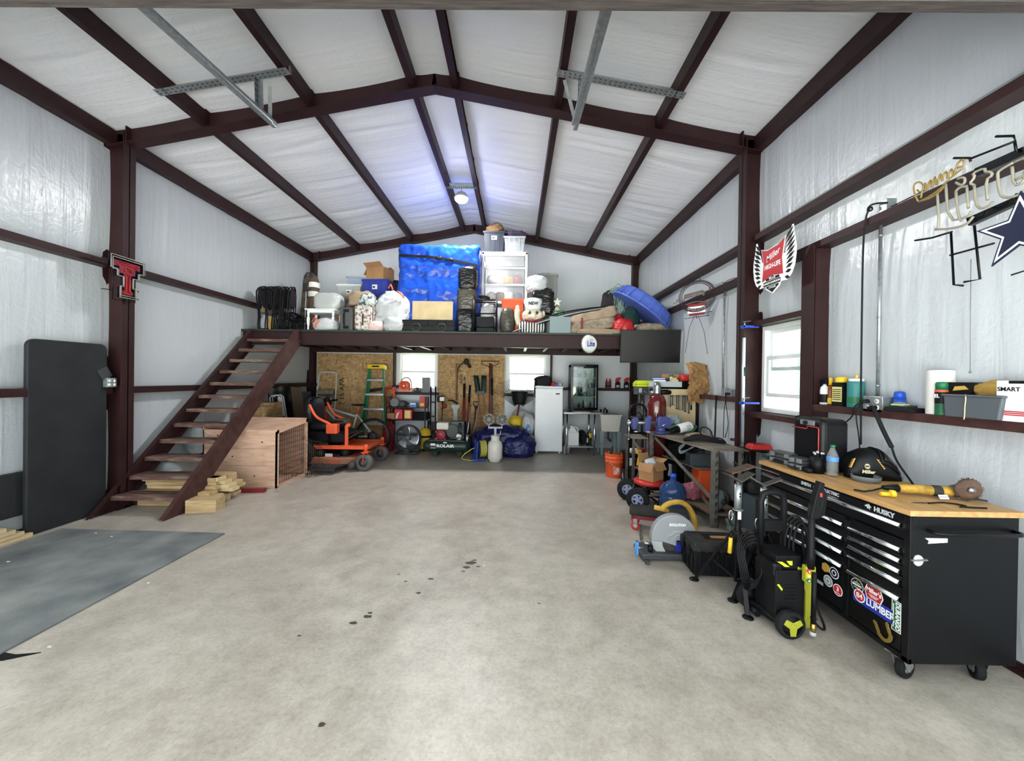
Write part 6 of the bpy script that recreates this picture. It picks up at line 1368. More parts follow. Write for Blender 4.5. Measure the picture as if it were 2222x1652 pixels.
for z, n in ((.03, 4), (.282, 5), (.462, 6), (.672, 7)):
    for k in range(n):
        x = .07 + (w_ - .14) * (k + .5 * rr.random()) / n; kind = rr.random(); hh = rr.uniform(.1, .17)
        b = MB(); b.lathe([(.02, 0), (.024, .005), (.024, hh * .6), (.011, hh * .8), (.011, hh)] if kind < .5 else [(.022, 0), (.03, hh * .6), (.028, hh * .61), (.018, .006), (0, .006)], 14)
        solo(b, 'bottle' if kind < .5 else 'drinking_glass', ('green_glass' if kind < .25 else 'dark_steel') if kind < .5 else 'frost', ('bottle' if kind < .5 else 'drinking glass') + ' standing inside the glass door cooler', 'bottle' if kind < .5 else 'glass', (1.16 + x, 7.95 + rr.uniform(.12, .3), .89 + z), group='bottles inside the cooler' if kind < .5 else 'glasses inside the cooler')
b = MB(); b.box(-.16, .16, -.1, .1, 0, .012); solo(b, 'cutting_board', 'off_white', 'white board lying on the steel table under the cooler', 'board', (1.36, 7.82, .86))
o = thing('plastic_jug', 'white plastic jug on the lower shelf of the steel table', 'jug', (1.2, 7.88, .175)); b = MB(); b.box(-.11, .11, -.08, .08, 0, .27); b.taper(-.02, 0, .27, .36, .2, .15, .08, .08); b.tube([(.0, 0, .36), (.07, 0, .37), (.1, 0, .32), (.1, 0, .24)], .018, 8, smooth_path=1); b.build('body', 'white_plastic', o, bevel=.02); b = MB(); b.cyl((-.03, 0, .36), (-.03, 0, .4), .03); b.build('cap', 'white_plastic', o)
b = MB(); b.ring((0, 0, .15), .11, .045, (1, .3, 0), 26, 10); solo(b, 'small_tire', 'black_rubber', 'small dark tire leaning beside the white jug', 'tire', (1.4, 7.95, .175))
for k, (x, c1, c2, lb) in enumerate(((1.5, 'black_plastic', 'steel', 'dark bottle on the lower shelf of the steel table'), (1.56, 'green_glass', 'yellow_plastic', 'bottle with a yellow label on the lower shelf of the steel table'))):
    b = MB(); b.mat(0).lathe([(.035, 0), (.038, .01), (.038, .17 + k * .06), (.015, .22 + k * .08), (.014, .26 + k * .08)], 16); b.mat(1).lathe([(.0385, .06 + k * .09), (.0385, .15 + k * .09)], 16, caps=False); solo(b, 'bottle', [c1, c2], lb, 'bottle', (x, 7.88 + .06 * k, .175))
b = MB(); b.blob((0, 0, .07), (.06, .06, .09), 17, .3, 5); solo(b, 'plastic_bag', 'white_bag', 'small white bag on the floor between freezer and steel table', 'bag', (1.08, 7.95, 0))
# utility sink
o = thing('utility_sink', 'white laundry tub with grey legs and a dark tap under the girt shelf', 'sink', (1.94, 7.95, 0))
b = MB(); b.taper(0, 0, .47, .80, .36, .36, .42, .44); b.box(-.225, .225, -.235, .235, .79, .82); b.build('tub', 'off_white', o, bevel=.012)
for x in (-.17, .17):
    for y in (-.17, .17): b = MB(); b.taper(x, y, 0, .48, .03, .03, .09, .04); b.build('leg', 'blue_grey', o)
b = MB(); b.tube([(-.06, .15, .82), (-.06, .12, .92), (-.06, .02, .94), (-.06, -.02, .9)], .012, 8, smooth_path=1); b.cyl((-.13, .14, .82), (-.13, .14, .9), .02); b.cyl((.0, .14, .82), (.0, .14, .9), .02); b.build('tap', 'black_satin', o)
b = MB(); b.tube([(0, 0, .47), (0, 0, .3), (.06, .02, .24), (.08, .1, .26), (.08, .4, .26)], .02, 8, smooth_path=1); b.build('drain', 'dark_grey', o)
# bottles on the girt shelf (top z 1.34)
ob = None
for k, px in enumerate((1316, 1323)):
    o = thing('fuel_bottle', ('left', 'right')[k] + ' one of the two slim red bottles on the back girt shelf', 'bottle', (at(px, 840, 8.5).x, 8.5, 1.34)); b = MB(); b.mat(0).lathe([(.026, 0), (.028, .01), (.028, .13), (.014, .17)], 16); b.mat(1).lathe([(.0285, .03), (.0285, .07)], 16, caps=False); b.build('body', ['dark_red', 'black_ink'], o); b = MB(); b.cyl((0, 0, .17), (0, 0, .21), .014); b.build('cap', 'red_plastic', o)
for k, px in enumerate((1340, 1359)):
    o = thing('spray_bottle', ('left', 'right')[k] + ' one of the two black spray bottles with red triggers on the back girt shelf', 'bottle', (at(px, 840, 8.5).x, 8.5, 1.34)); b = MB(); b.mat(0).box(-.05, .05, -.03, .03, 0, .11); b.taper(0, 0, .11, .15, .1, .06, .03, .03); b.mat(1).box(-.035, .03, -.031, -.03, .02, .07); b.build('body', ['black_plastic', 'silver_ink'], o, bevel=.012); b = MB(); b.prism([(-.045, .2), (-.01, .235), (.06, .24), (.06, .2), (.03, .19), (.035, .15), (-.01, .15), (-.01, .19), (-.04, .12), (-.05, .13)], -.012, .012, FRONT); b.build('trigger', 'red_plastic', o)
# ---- goods at the left back window (sill z 1.19)
o = thing('chainsaw', 'orange chainsaw with a long black bar cover on the sill of the left back window', 'chainsaw', (-2.42, 8.42, 1.19), 0)
b = MB(); b.box(-.12, .1, -.06, .06, .03, .2); b.ell((.0, -.02, .15), (.12, .06, .1), 18, 12, .8); b.mat(1).lathe([(.05, 0), (.05, .02), (.03, .03)], 20, T(-.0, -.08, .14) @ FRONT); b.mat(2).lathe([(.02, .03), (.02, .04)], 14, T(0, -.08, .14) @ FRONT); b.build('powerhead', ['orange_paint', 'orange_plastic', 'white_ink'], o, bevel=.015)
b = MB(); b.tube([(-.1, .02, .2), (-.06, .03, .3), (.03, .03, .33), (.11, .02, .28), (.14, .01, .16), (.13, .0, .06)], .016, 8, smooth_path=2); b.build('handle', 'light_grey', o); b = MB(); b.prism([(-.1, .16), (-.13, .1), (-.8, -.02), (-.84, .0), (-.8, .05)], -.02, .02, FRONT); b.build('bar_cover', 'black_plastic', o, bevel=.004)
b = MB(); b.box(-.08, .08, -.07, .07, 0, .33)
for k in range(9): b.mat(1).box(.08, .1, -.06, .06, .03 + k * .032, .045 + k * .032)
b.mat(0).cyl((.03, 0, .33), (.03, 0, .36), .006); solo(b, 'vent_heater', ['mid_grey', 'light_grey'], 'upright grey finned box on the sill of the left back window', 'heater', (-1.97, 8.5, 1.19))
b = MB(); b.lathe([(.06, 0), (.07, .03), (.03, .05), (.03, .09), (.0, .1)], 18); b.bar((-.12, 0, .02), (.1, 0, .04), .03, .02); b.tube([(-.1, 0, .03), (-.03, .0, .1), (.06, 0, .08), (.12, 0, .02)], .012); solo(b, 'metal_fittings', 'dark_steel', 'jumble of grey metal fittings on the sill between chainsaw and finned box', 'fittings', (-2.16, 8.48, 1.19), kind='stuff')
b = MB(); rr = random.Random(1)
for k in range(9): s_ = .07 + .012 * k; b.tube([(s_ * .9 * math.cos(t) - .02 * k * .3, -.03 + .012 * (k % 4), -.23 + (.25 + .01 * (k % 3)) * math.sin(t) * (1.0 if math.sin(t) > 0 else .85)) for t in [6.283 * i / 22 for i in range(22)]], .009, 7, True)
b.mat(1).box(.05, .12, -.05, .0, -.08, .02); b.mat(0); b.tube([(.02, -.03, -.4), (.05, -.04, -.8), (.0, -.2, -1.1), (-.1, -.5, -1.2)], .008, 6, smooth_path=2); solo(b, 'orange_lead', ['orange_cord', 'red_plastic'], 'coiled orange extension cord hanging at the corner of the strand board', 'extension lead', (-2.73, 8.42, 1.28))
# ---- steel shelving under that window
o = thing('shelving_unit', 'black metal shelving unit under the left back window', 'shelving', (-2.3, 8.25, 0))
for x in (-.42, .4):
    for y in (-.14, .14): b = MB(); b.bar((x, y, 0), (x, y, 1.1), .022); b.build('post', 'black_satin', o)
for z in (.3, .62, .88): b = MB(); b.box(-.43, .41, -.15, .15, z - .02, z); b.build('shelf', 'black_satin', o)
for k, (x, z, lb) in enumerate(((-2.47, .62, 'left one of the two red cases with black handles on the shelving unit'), (-2.27, .62, 'right one of the two red cases on the shelving unit, with a yellow label'))):
    o = thing('red_case', lb, 'case', (x, 8.2, z)); b = MB(); b.box(-.09, .09, -.1, .1, 0, .22); b.build('case_body', 'red_plastic', o, bevel=.02); b = MB(); b.tube([(-.05, 0, .2), (-.06, 0, .33), (.04, 0, .34), (.05, 0, .2)], .014, 8); b.build('handle', 'black_plastic', o)
    b = MB(); b.prism([(-.06, .03), (.06, .03), (.06, .19), (-.06, .19)] if k else [(-.05, .02), (-.02, .02), (.0, .1), (.03, .17), (-.03, .12)], .1, .103, FRONT); b.build('label', 'label_yellow' if k else 'white_ink', o)
b = MB()
for k in range(6): b.tube([(.17 * math.cos(t), .09 * math.sin(t), .02 + .024 * k) for t in [6.283 * i / 20 for i in range(20)]], .014, 7, True)
solo(b, 'hose_coil', 'black_rubber', 'coiled black hose on the middle shelf beside the red cases', 'hose', (-2.0, 8.22, .62))
b = MB(); b.ell((0, 0, .1), (.1, .07, .1), 18, 12, .8); b.lathe([(.09, 0), (.09, .03)], 20, T(0, -.06, .1) @ FRONT); solo(b, 'drill_motor', 'mid_grey', 'round grey motor on the top shelf under the window sill', 'motor', (-2.56, 8.2, .88))
b = MB(); b.ell((0, 0, .07), (.08, .06, .07), 16, 10, .8); b.lathe([(.05, 0), (.05, .05)], 16, T(0, -.08, .07) @ FRONT); solo(b, 'drill_motor', 'dark_grey', 'dark motor beside the round grey one on the top shelf', 'motor', (-2.38, 8.2, .88))
b = MB(); b.box(-.07, .07, -.06, .06, 0, .1); b.mat(1).box(-.06, .06, -.061, -.06, .06, .09); solo(b, 'parts_box', ['sky_blue', 'white_ink'], 'blue and white box on the top shelf of the shelving unit', 'box', (-2.17, 8.2, .88))
b = MB(); b.box(-.07, .07, -.05, .05, 0, .23); b.mat(1).box(-.06, .02, -.051, -.05, .03, .09); b.mat(2).box(.03, .05, -.051, -.05, .02, .21); solo(b, 'parts_box', ['red_plastic', 'yellow_plastic', 'orange_plastic'], 'tall red box with a yellow patch at the right end of the top shelf', 'box', (-1.96, 8.2, .88))
b = MB(); b.box(-.12, .12, -.09, .09, 0, .13); solo(b, 'carton', 'cardboard', 'brown carton left of the red cases', 'box', (-2.66, 8.2, .62))
o = thing('gas_tank', 'dark red air tank on the floor behind the round fan', 'tank', (-2.6, 7.9, 0)); b = MB(); b.lathe([(.1, 0), (.12, .03), (.12, .46), (.1, .53), (.04, .57), (.03, .62)], 24); b.build('body', 'dark_red_gloss', o); b = MB(); b.lathe([(.05, .62), (.05, .65), (0, .65)], 16); b.build('cap', 'black_plastic', o)
# round floor fan
o = thing('floor_fan', 'round grey drum fan with three silver blades on the floor', 'fan', (-2.12, 7.62, 0), -6)
FZ = .31; FM = T(0, 0, FZ) @ FRONT
b = MB(M=FM); b.ring((0, 0, .04), .25, .012, n=36); b.ring((0, 0, -.06), .25, .012, n=36); b.lathe([(.25, -.06), (.252, .04)], 36, caps=False); b.build('drum', 'dark_grey', o)
for k in range(3):
    b = MB(M=FM @ R('Z', 90 + 120 * k))
    def blade(u, v): a = -.6 + 1.25 * v * (1 - .2 * u); r_ = .04 + .19 * u; a2 = a + .5 * u; return (r_ * math.cos(a2), r_ * math.sin(a2), .03 - .06 * v)
    b.sheet(blade, 8, 8); b.build('blade', 'alu', o, solid=.003)
b = MB(M=FM); b.lathe([(.04, -.05), (.04, .035), (.03, .045), (0, .047)], 20); b.build('hub', 'mid_grey', o)
b = MB(M=FM)
for r_ in (.06, .1, .14, .18, .22): b.ring((0, 0, .06), r_, .0012, n=30, m=4)
for k in range(24): a = k * math.pi / 12; b.bar((.04 * math.cos(a), .04 * math.sin(a), .06), (.25 * math.cos(a), .25 * math.sin(a), .045), .002)
b.build('guard', 'mid_grey', o)
b = MB(); b.tube([(-.2, .06, .0 + .015), (-.24, .05, .2), (-.27, .0, FZ)], .014); b.tube([(.2, .06, .015), (.24, .05, .2), (.27, .0, FZ)], .014); b.tube([(-.22, -.12, .015), (-.2, .14, .015), (.2, .14, .015), (.22, -.12, .015), (-.22, -.12, .015)], .014); b.box(-.05, .05, -.08, .0, .02, .09); b.build('stand', 'dark_grey', o)
o = thing('shop_vacuum', 'yellow shop vacuum with a black hose stub behind the fan', 'vacuum', (-1.86, 7.98, 0)); b = MB(); b.lathe([(.13, .04), (.15, .08), (.15, .3), (.13, .4), (.06, .46), (0, .47)], 26); b.build('body', 'yellow_plastic', o); b = MB(); b.lathe([(.152, .28), (.155, .3), (.152, .32)], 26, caps=False); b.tube([(.05, 0, .44), (.07, -.02, .52), (.08, 0, .62)], .018, 8); b.build('rim', 'black_plastic', o)
for a in (.6, 2.6, 4.6): wheel_part(o, (.12 * math.cos(a), .12 * math.sin(a), .03), (1, 0, 0), .03, .02, name='caster')
o = thing('hand_truck', 'tall black hand truck standing right of the shelving unit', 'hand truck', (-1.72, 8.05, 0)); b = MB(); b.tube([(-.05, 0, .05), (-.05, 0, 1.33)], .016); b.tube([(.05, 0, .05), (.05, 0, 1.33)], .016)
for z in (.3, .7, 1.0): b.bar((-.05, 0, z), (.05, 0, z), .02, .03)
b.box(-.16, .16, -.16, .0, .0, .012); b.build('frame', 'black_satin', o)
for x in (-.14, .14): wheel_part(o, (x, .07, .1), (1, 0, 0), .1, .05)
o = thing('string_trimmer', 'string trimmer with a white and black engine leaning beside the hand truck', 'trimmer', (-1.6, 8.2, 0)); b = MB(); b.box(-.06, .09, -.07, .05, 1.0, 1.13); b.mat(1).box(.0, .1, -.08, .0, 1.02, 1.11); b.build('engine', ['black_plastic', 'white_plastic'], o, bevel=.012); b = MB(); b.cyl((.03, .0, .06), (.03, .12, 1.02), .013); b.bar((.02, 0, .85), (.14, -.05, .9), .03); b.build('shaft', 'dark_steel', o); b = MB(); b.lathe([(.06, .0), (.05, .06), (.02, .08)], 16, T(.03, 0, 0)); b.build('trimmer_head', 'orange_plastic', o); b = MB(); b.ell((.1, -.04, .92), (.05, .03, .05), 12, 8); b.build('throttle_grip', 'dark_red', o)
# air compressor
o = thing('air_compressor', 'dark green wheelbarrow air compressor with a red and white engine', 'compressor', (-1.3, 7.35, 0), -3)
def pill(b, y, z, r_, x0, x1): b.lathe([(0, x0), (r_ * .6, x0 + .02), (r_ * .92, x0 + .06), (r_, x0 + .1), (r_, x1 - .1), (r_ * .92, x1 - .06), (r_ * .6, x1 - .02), (0, x1)], 26, T(0, y, z) @ R('Y', 90))
b = MB(); pill(b, 0, .21, .115, -.46, .46); b.build('tank', 'comp_green', o); b = MB(); pill(b, .26, .21, .115, -.46, .46); b.build('tank', 'comp_green', o)
b = MB(); b.box(-.3, .36, -.08, .34, .31, .33)
for x in (-.22, .25): b.taper(x, .0, .0, .12, .05, .06, .12, .08); b.taper(x, .26, .0, .12, .05, .06, .12, .08)
b.build('frame', 'comp_green', o)
b = MB(M=T(.0, -.117, .225) @ FRONT); b.text('ROLAIR', .075, T(.0, 0, 0), .0015, .003, width=.34); b.build('lettering', 'white_ink', o)
b = MB(M=T(-.23, -.112, .225) @ FRONT); b.prism([(-.055, -.045), (.045, -.045), (.045, .02), (.03, .045), (-.055, .045)], -.004, .001); b.build('decal', 'white_ink', o)
b = MB(); b.box(-.24, -.02, -.02, .2, .33, .5); b.mat(1).lathe([(.095, 0), (.1, .03), (.09, .05), (.04, .055)], 26, T(-.1, -.03, .43) @ FRONT); b.mat(0).lathe([(.045, .052), (.045, .06), (0, .06)], 18, T(-.1, -.03, .43) @ FRONT); b.build('engine', ['engine_red', 'dark_red'], o, bevel=.01)
b = MB(); b.box(-.2, .04, -.04, .16, .52, .66); b.build('fuel_tank', 'off_white', o, bevel=.025, seg=3); b = MB(); b.cyl((-.08, .06, .66), (-.08, .06, .69), .025); b.build('fuel_cap', 'steel', o)
b = MB(); b.box(-.32, -.22, .0, .14, .42, .66); b.cyl((-.25, -.03, .36), (-.25, .02, .5), .045); b.build('air_filter', 'black_plastic', o, bevel=.01)
b = MB(); b.box(.06, .34, .0, .04, .33, .7); b.lathe([(.14, 0), (.14, .05)], 26, T(.1, .04, .5) @ FRONT); b.build('belt_guard', 'comp_green', o, bevel=.02); b = MB(); b.cyl((.26, .05, .36), (.26, .05, .66), .06)
for k in range(7): b.cyl((.26, .05, .4 + k * .035), (.26, .05, .412 + k * .035), .085)
b.build('pump', 'comp_green', o); b = MB(); b.cyl((.24, -.03, .4), (.24, .04, .4), .05); b.cyl((.2, -.05, .36), (.3, -.05, .35), .03); b.build('crankcase', 'steel', o)
b = MB(); b.cyl((.4, -.02, .28), (.4, -.02, .44), .035); b.tube([(.4, -.02, .44), (.41, -.02, .5), (.46, .02, 1.0)], .01); b.build('regulator', 'steel', o); b = MB(); b.tube([(.36, .1, .34), (.4, .05, .6), (.38, .05, .68)], .055, 12, smooth_path=1); b.build('muffler', 'black_satin', o); b = MB(); b.box(-.04, .03, -.118, -.116, .28, .3); b.build('label', 'white_ink', o)
b = MB(); b.tube([(.36, -.02, .28), (.1, -.16, .22), (-.12, -.3, .08), (-.1, -.32, .015), (.12, -.36, .012), (.36, -.3, .012)], .009, 7, smooth_path=3); solo(b, 'air_hose', 'hose_yellow', 'loop of yellow air hose on the floor in front of the compressor', 'hose', (-1.3 + .45, 7.35, 0))
# hand tools leaning on the strand board between the windows
def lean(nm, lab, cat, px, pyt, zb, yb, parts, yt=8.5):
    """parts: list of (name, material, fn(b, foot, tip))"""
    tip = at(px[1], pyt, yt); ft = Vector((at(px[0], 900, yb).x, yb, zb)); o = thing(nm, lab, cat, tuple(ft))
    for n_, m_, fn in parts:
        b = MB(); fn(b, Vector((0, 0, 0)), tip - ft); b.build(n_, m_, o)
    return o
pole = lambda r_, f0=0., f1=1.: (lambda b, a, c: b.cyl(a + (c - a) * f0, a + (c - a) * f1, r_))
def rake_head(b, a, c):
    b.bar(c + Vector((-.2, 0, .04)), c + Vector((.2, 0, .04)), .018)
    for k in range(14): b.bar(c + Vector((-.19 + k * .0292, 0, .04)), c + Vector((-.19 + k * .0292, -.07, .03)), .009)
    for s in (-1, 1): b.tube([c + Vector((0, 0, -.12)), c + Vector((s * .05, 0, -.06)), c + Vector((s * .17, 0, -.04)), c + Vector((s * .19, 0, .03))], .008, 6, smooth_path=1)
lean('garden_rake', 'garden rake standing head up with a red handle on the strand board', 'rake', (1063, 1063), 788, .02, 8.3, [('handle', 'dark_red', pole(.015)), ('head', 'rusty', rake_head)])
lean('pry_pole', 'plain black pole standing right beside the garden rake', 'pole', (1070, 1067), 790, .02, 8.28, [('pole', 'dark_grey', pole(.016)), ('grip', 'black_plastic', pole(.022, .62, .82))])
def dig(s): return lambda b, a, c: b.sheet(lambda u, v: tuple(a + Vector((s * (.06 + .03 * v) + (u - .5) * .11 - .0, -.02 + .05 * (2 * u - 1) ** 2, .0)) + (c - a) * (.76 + .24 * v)), 8, 4)
o = lean('post_hole_digger', 'post hole digger standing upside down with dark blades and two wooden handles', 'digger', (1052, 1041), 815, .02, 8.1, [('handle', 'wood_handle', lambda b, a, c: b.cyl(a + Vector((-.03, 0, 0)), a + (c - a) * .76 + Vector((-.055, 0, 0)), .018)), ('handle', 'wood_handle', lambda b, a, c: b.cyl(a + Vector((.06, 0, 0)), a + (c - a) * .76 + Vector((.055, 0, 0)), .018)), ('blade', 'dark_green', dig(-1)), ('blade', 'dark_green', dig(1)), ('pivot', 'dark_green', lambda b, a, c: b.cb(tuple(a + (c - a) * .76), (.17, .04, .07)))], 8.4)
for k in kids(o):
    if k.name.startswith('blade'): m_ = k.modifiers.new('solid', 'SOLIDIFY'); m_.thickness = .006
lean('bolt_cutter', 'long red handled bolt cutter leaning on the strand board', 'bolt cutter', (1006, 1008), 818, .02, 8.36, [('handle', 'dark_red', lambda b, a, c: b.cyl(a + Vector((-.03, 0, 0)), a + (c - a) * .8 + Vector((-.01, 0, 0)), .014)), ('handle', 'dark_red', lambda b, a, c: b.cyl(a + Vector((.03, 0, 0)), a + (c - a) * .8 + Vector((.01, 0, 0)), .014)), ('grip', 'black_plastic', lambda b, a, c: b.cyl(a + (c - a) * .7, a + (c - a) * .9, .026)), ('jaw', 'steel', pole(.014, .88, 1.))])
lean('sledge_hammer', 'red handled tool with a black grip right of the bolt cutter', 'hammer', (1012, 1020), 836, .02, 8.3, [('handle', 'dark_red', pole(.016)), ('grip', 'black_plastic', pole(.023, .72, 1.)), ('head', 'dark_steel', lambda b, a, c: b.cb((0, 0, .05), (.16, .07, .07)))])
def dgrip(b, a, c):
    b.tube([c + Vector((0, 0, -.16)), c + Vector((-.055, 0, -.06)), c + Vector((-.06, 0, .0)), c + Vector((.06, 0, 0)), c + Vector((.055, 0, -.06)), c + Vector((0, 0, -.16))], .012, 7)
lean('digging_spade', 'spade with a dark red D grip behind the compressor', 'shovel', (1027, 1033), 872, .02, 8.1, [('handle', 'dark_red', pole(.016, 0, .9)), ('grip', 'dark_steel', dgrip), ('blade', 'dark_steel', lambda b, a, c: b.cb((0, 0, .13), (.17, .02, .26)))], 8.45)
lean('breaker_bar', 'bare steel pole slanting across the spade behind the compressor', 'pole', (1020, 1041), 872, .02, 7.75, [('pole', 'light_grey', pole(.013))], 8.3)
def paddle(b, a, c): b.prism([(-.13, 0), (.13, 0), (.11, .12), (.045, .2), (.04, .4), (.09, .47), (.08, .52), (-.08, .52), (-.09, .47), (-.04, .4), (-.045, .2), (-.11, .12)], -.012, .012, FRONT)
o = thing('snow_shovel', 'pale grey waisted metal plate standing behind the compressor', 'metal plate', (at(988, 920, 8.3).x, 8.3, .42)); b = MB(); paddle(b, 0, 0); b.build('plate', 'light_grey', o); b = MB(); b.box(-.14, .14, -.05, .05, -.42, .0); b.build('base', 'dark_green', o)
q = at(986, 875, 8.42); o = thing('pick_axe', 'pick with a dark curved head hanging left of the bolt cutter', 'pick', tuple(q)); b = MB(); b.tube([(-.14, 0, .06), (-.03, 0, .05), (.05, 0, .0), (.08, 0, -.07)], [.012, .02, .022, .014], 8, smooth_path=1); b.build('head', 'black_satin', o); b = MB(); b.cyl((.03, 0, .02), (.03, .03, .9 - .02), .014); b.build('handle', 'wood_handle', o)
b = MB(); b.tube([tuple(at(991, 868, 8.44)), tuple(at(991, 812, 8.46)), tuple(at(995, 796, 8.46)), tuple(at(1003, 788, 8.45)), tuple(at(1010, 786, 8.44))], .014, 8, smooth_path=2); hd = at(1012, 785, 8.43); b.mat(1).ell(tuple(hd), (.06, .04, .07), 14, 10); b.bar(hd, at(1020, 798, 8.4), .06, .05); solo(b, 'pole_saw', ['rusty', 'dusty_black'], 'curved brown pole with a dark motor head hanging high on the strand board', 'pole saw')
# leaf rake, scoop, feed bags
q = at(1126, 852, 8.36); b = MB()
for k in range(25):
    a = math.radians(35 + 110 * k / 24); p0 = Vector((0, 0, -.36)); d = Vector((math.cos(a), 0, math.sin(a))); b.tube([p0 + d * .1, p0 + d * .62, p0 + d * .68 + Vector((0, -.05, 0))], .0045, 5)
b.tube([(-.28, 0, .02), (-.14, 0, .085), (0, 0, .1), (.14, 0, .085), (.28, 0, .02)], .006, 6, smooth_path=1); b.mat(1).cyl((0, 0, -.28), (.02, .0, -1.15), .014)
solo(b, 'leaf_rake', ['dark_steel', 'wood_handle'], 'wire leaf rake spread in front of the right back window', 'rake', tuple(q))
q = at(1127, 866, 8.05); o = thing('scoop_shovel', 'black scoop shovel with a red handle standing head up beside the freezer', 'shovel', tuple(q)); b = MB()
b.sheet(lambda u, v: ((u - .5) * (.34 - .12 * (1 - v) ** 2), .07 * (2 * u - 1) ** 2 * -1 + .05 * (1 - v), -.12 + .28 * v), 10, 8); b.build('scoop', 'black_plastic', o, solid=.006); b = MB(); b.cyl((-.0, .03, -.11), (-.14, -.02, -q.z + .1), .017); b.build('handle', 'dark_red', o)
for k, (x, y, w_, h_, c_, lb) in enumerate(((.12, 8.2, .2, .44, 'clear_sack', 'tall translucent sack slumped beside the freezer'), (.28, 8.0, .13, .22, 'white_bag', 'white and blue feed bag leaning on the freezer'), (.02, 8.0, .13, .12, 'yellow_plastic', 'yellow bag at the foot of the translucent sack'))):
    b = MB(); b.blob((0, 0, h_ * .86), (w_, .14, h_), 50 + k, .14, 3); b.mat(1)
    if k == 1: b.prism([(-.08, .05), (.06, .02), (.03, .2), (-.02, .22)], .13, .15, FRONT)
    solo(b, 'feed_bag', [c_, 'sky_blue'], lb, 'bag', (x, y, (.0, .38, .52)[k]))
for k in range(2): b = MB(); b.blob((0, 0, .08), (.1, .1, .09), 60 + k, .15, 3); solo(b, 'sand_bag', 'cream', ('lower', 'upper')[k] + ' small pale yellow bag between the navy tarp and the freezer', 'bag', (.3, 7.84, .02 + .17 * k))
# propane heater
o = thing('propane_heater', 'white propane bottle with a twin round radiant heater on top', 'heater', (-.35, 7.0, 0))
b = MB(); b.lathe([(.09, 0), (.1, .02), (.13, .06), (.135, .1), (.135, .3), (.12, .36), (.07, .39), (.03, .4)], 30); b.build('propane_bottle', 'off_white', o); b = MB(M=T(0, -.1345, .2) @ FRONT); b.box(-.04, .03, -.02, .0, 0, .001); b.box(-.03, .02, .01, .016, 0, .001); b.build('faded_print', 'pink_cloth', o)
b = MB(); b.lathe([(.075, .37), (.078, .48), (.074, .48), (.071, .37)], 24, caps=False); b.build('collar', 'off_white', o); b = MB(); b.box(-.02, .02, -.02, .02, .4, .62); b.bar((-.13, 0, .62), (.13, 0, .62), .02, .03); b.cyl((.0, -.03, .44), (.0, .02, .44), .03); b.tube([(.03, -.02, .5), (.09, -.03, .5), (.1, -.02, .57)], .01, 7); b.build('mount', 'light_grey', o)
for x in (-.12, .12):
    b = MB(M=T(x, 0, .77) @ R('X', -6) @ FRONT); b.lathe([(.1, 0), (.102, .012), (.096, .012), (.094, .0)], 30, caps=False); b.mat(1).lathe([(.09, -.04), (.1, .0)], 30, caps=False); b.lathe([(.0, -.04), (.09, -.04)], 30, caps=False); hd = b.build('reflector', ['light_grey', 'dark_grey'], o)
    b = MB(M=T(x, 0, .77) @ R('X', -6) @ FRONT); b.lathe([(.07, -.03), (.07, -.01), (0, -.008)], 26); b.build('burner', 'black_plastic', hd); b = MB(M=T(x, 0, .77) @ R('X', -6) @ FRONT)
    for r_ in (.03, .055, .08): b.ring((0, 0, .015), r_, .0026, n=26, m=6)
    for k in range(4): a = k * math.pi / 4 + .4; b.bar((-.098 * math.cos(a), -.098 * math.sin(a), .012), (.098 * math.cos(a), .098 * math.sin(a), .012), .0035)
    b.build('guard', 'off_white', hd); b = MB(); b.bar((x, .0, .62), (x, .02, .69), .015); b.build('stem', 'light_grey', hd)
o = thing('hose_reel', 'blue hose reel stand wound with yellow air hose beside the propane bottle', 'hose reel', (-.62, 7.0, 0), 18)
b = MB(); b.bar((-.08, -.02, .0), (-.05, 0, .36), .02, .05); b.bar((-.08, .2, .0), (-.05, .1, .36), .02, .05); b.box(-.16, .1, -.05, .0, 0, .02); b.box(-.16, .1, .16, .2, 0, .02); b.build('stand', 'blue_plastic', o)
for x in (-.03, .14): b = MB(); b.lathe([(.05, 0), (.16, .0), (.165, .012), (.05, .012)], 28, T(x, .06, .22) @ R('Y', 90)); b.build('flange', 'navy', o)
b = MB()
for i in range(5):
    for j in range(3): b.ring((0 + .025 * i, .06, .22), .1 + .02 * j, .011, (1, 0, 0), 24, 7)
b.build('wound_hose', 'hose_yellow', o)
b = MB(); b.blob((0, 0, .26), (.52, .26, .31), 71, .16, 3.4, .8, 56, 36); b.blob((.28, -.1, .18), (.34, .24, .24), 72, .15, 3.6, .8, 44, 28); b.blob((-.42, .05, .22), (.22, .18, .26), 73, .14, 3.4, .8, 36, 24); solo(b, 'tarp_heap', 'navy_tarp', 'large heap under a crumpled navy blue tarp behind the propane heater', 'tarp', (-.22, 7.62, 0))
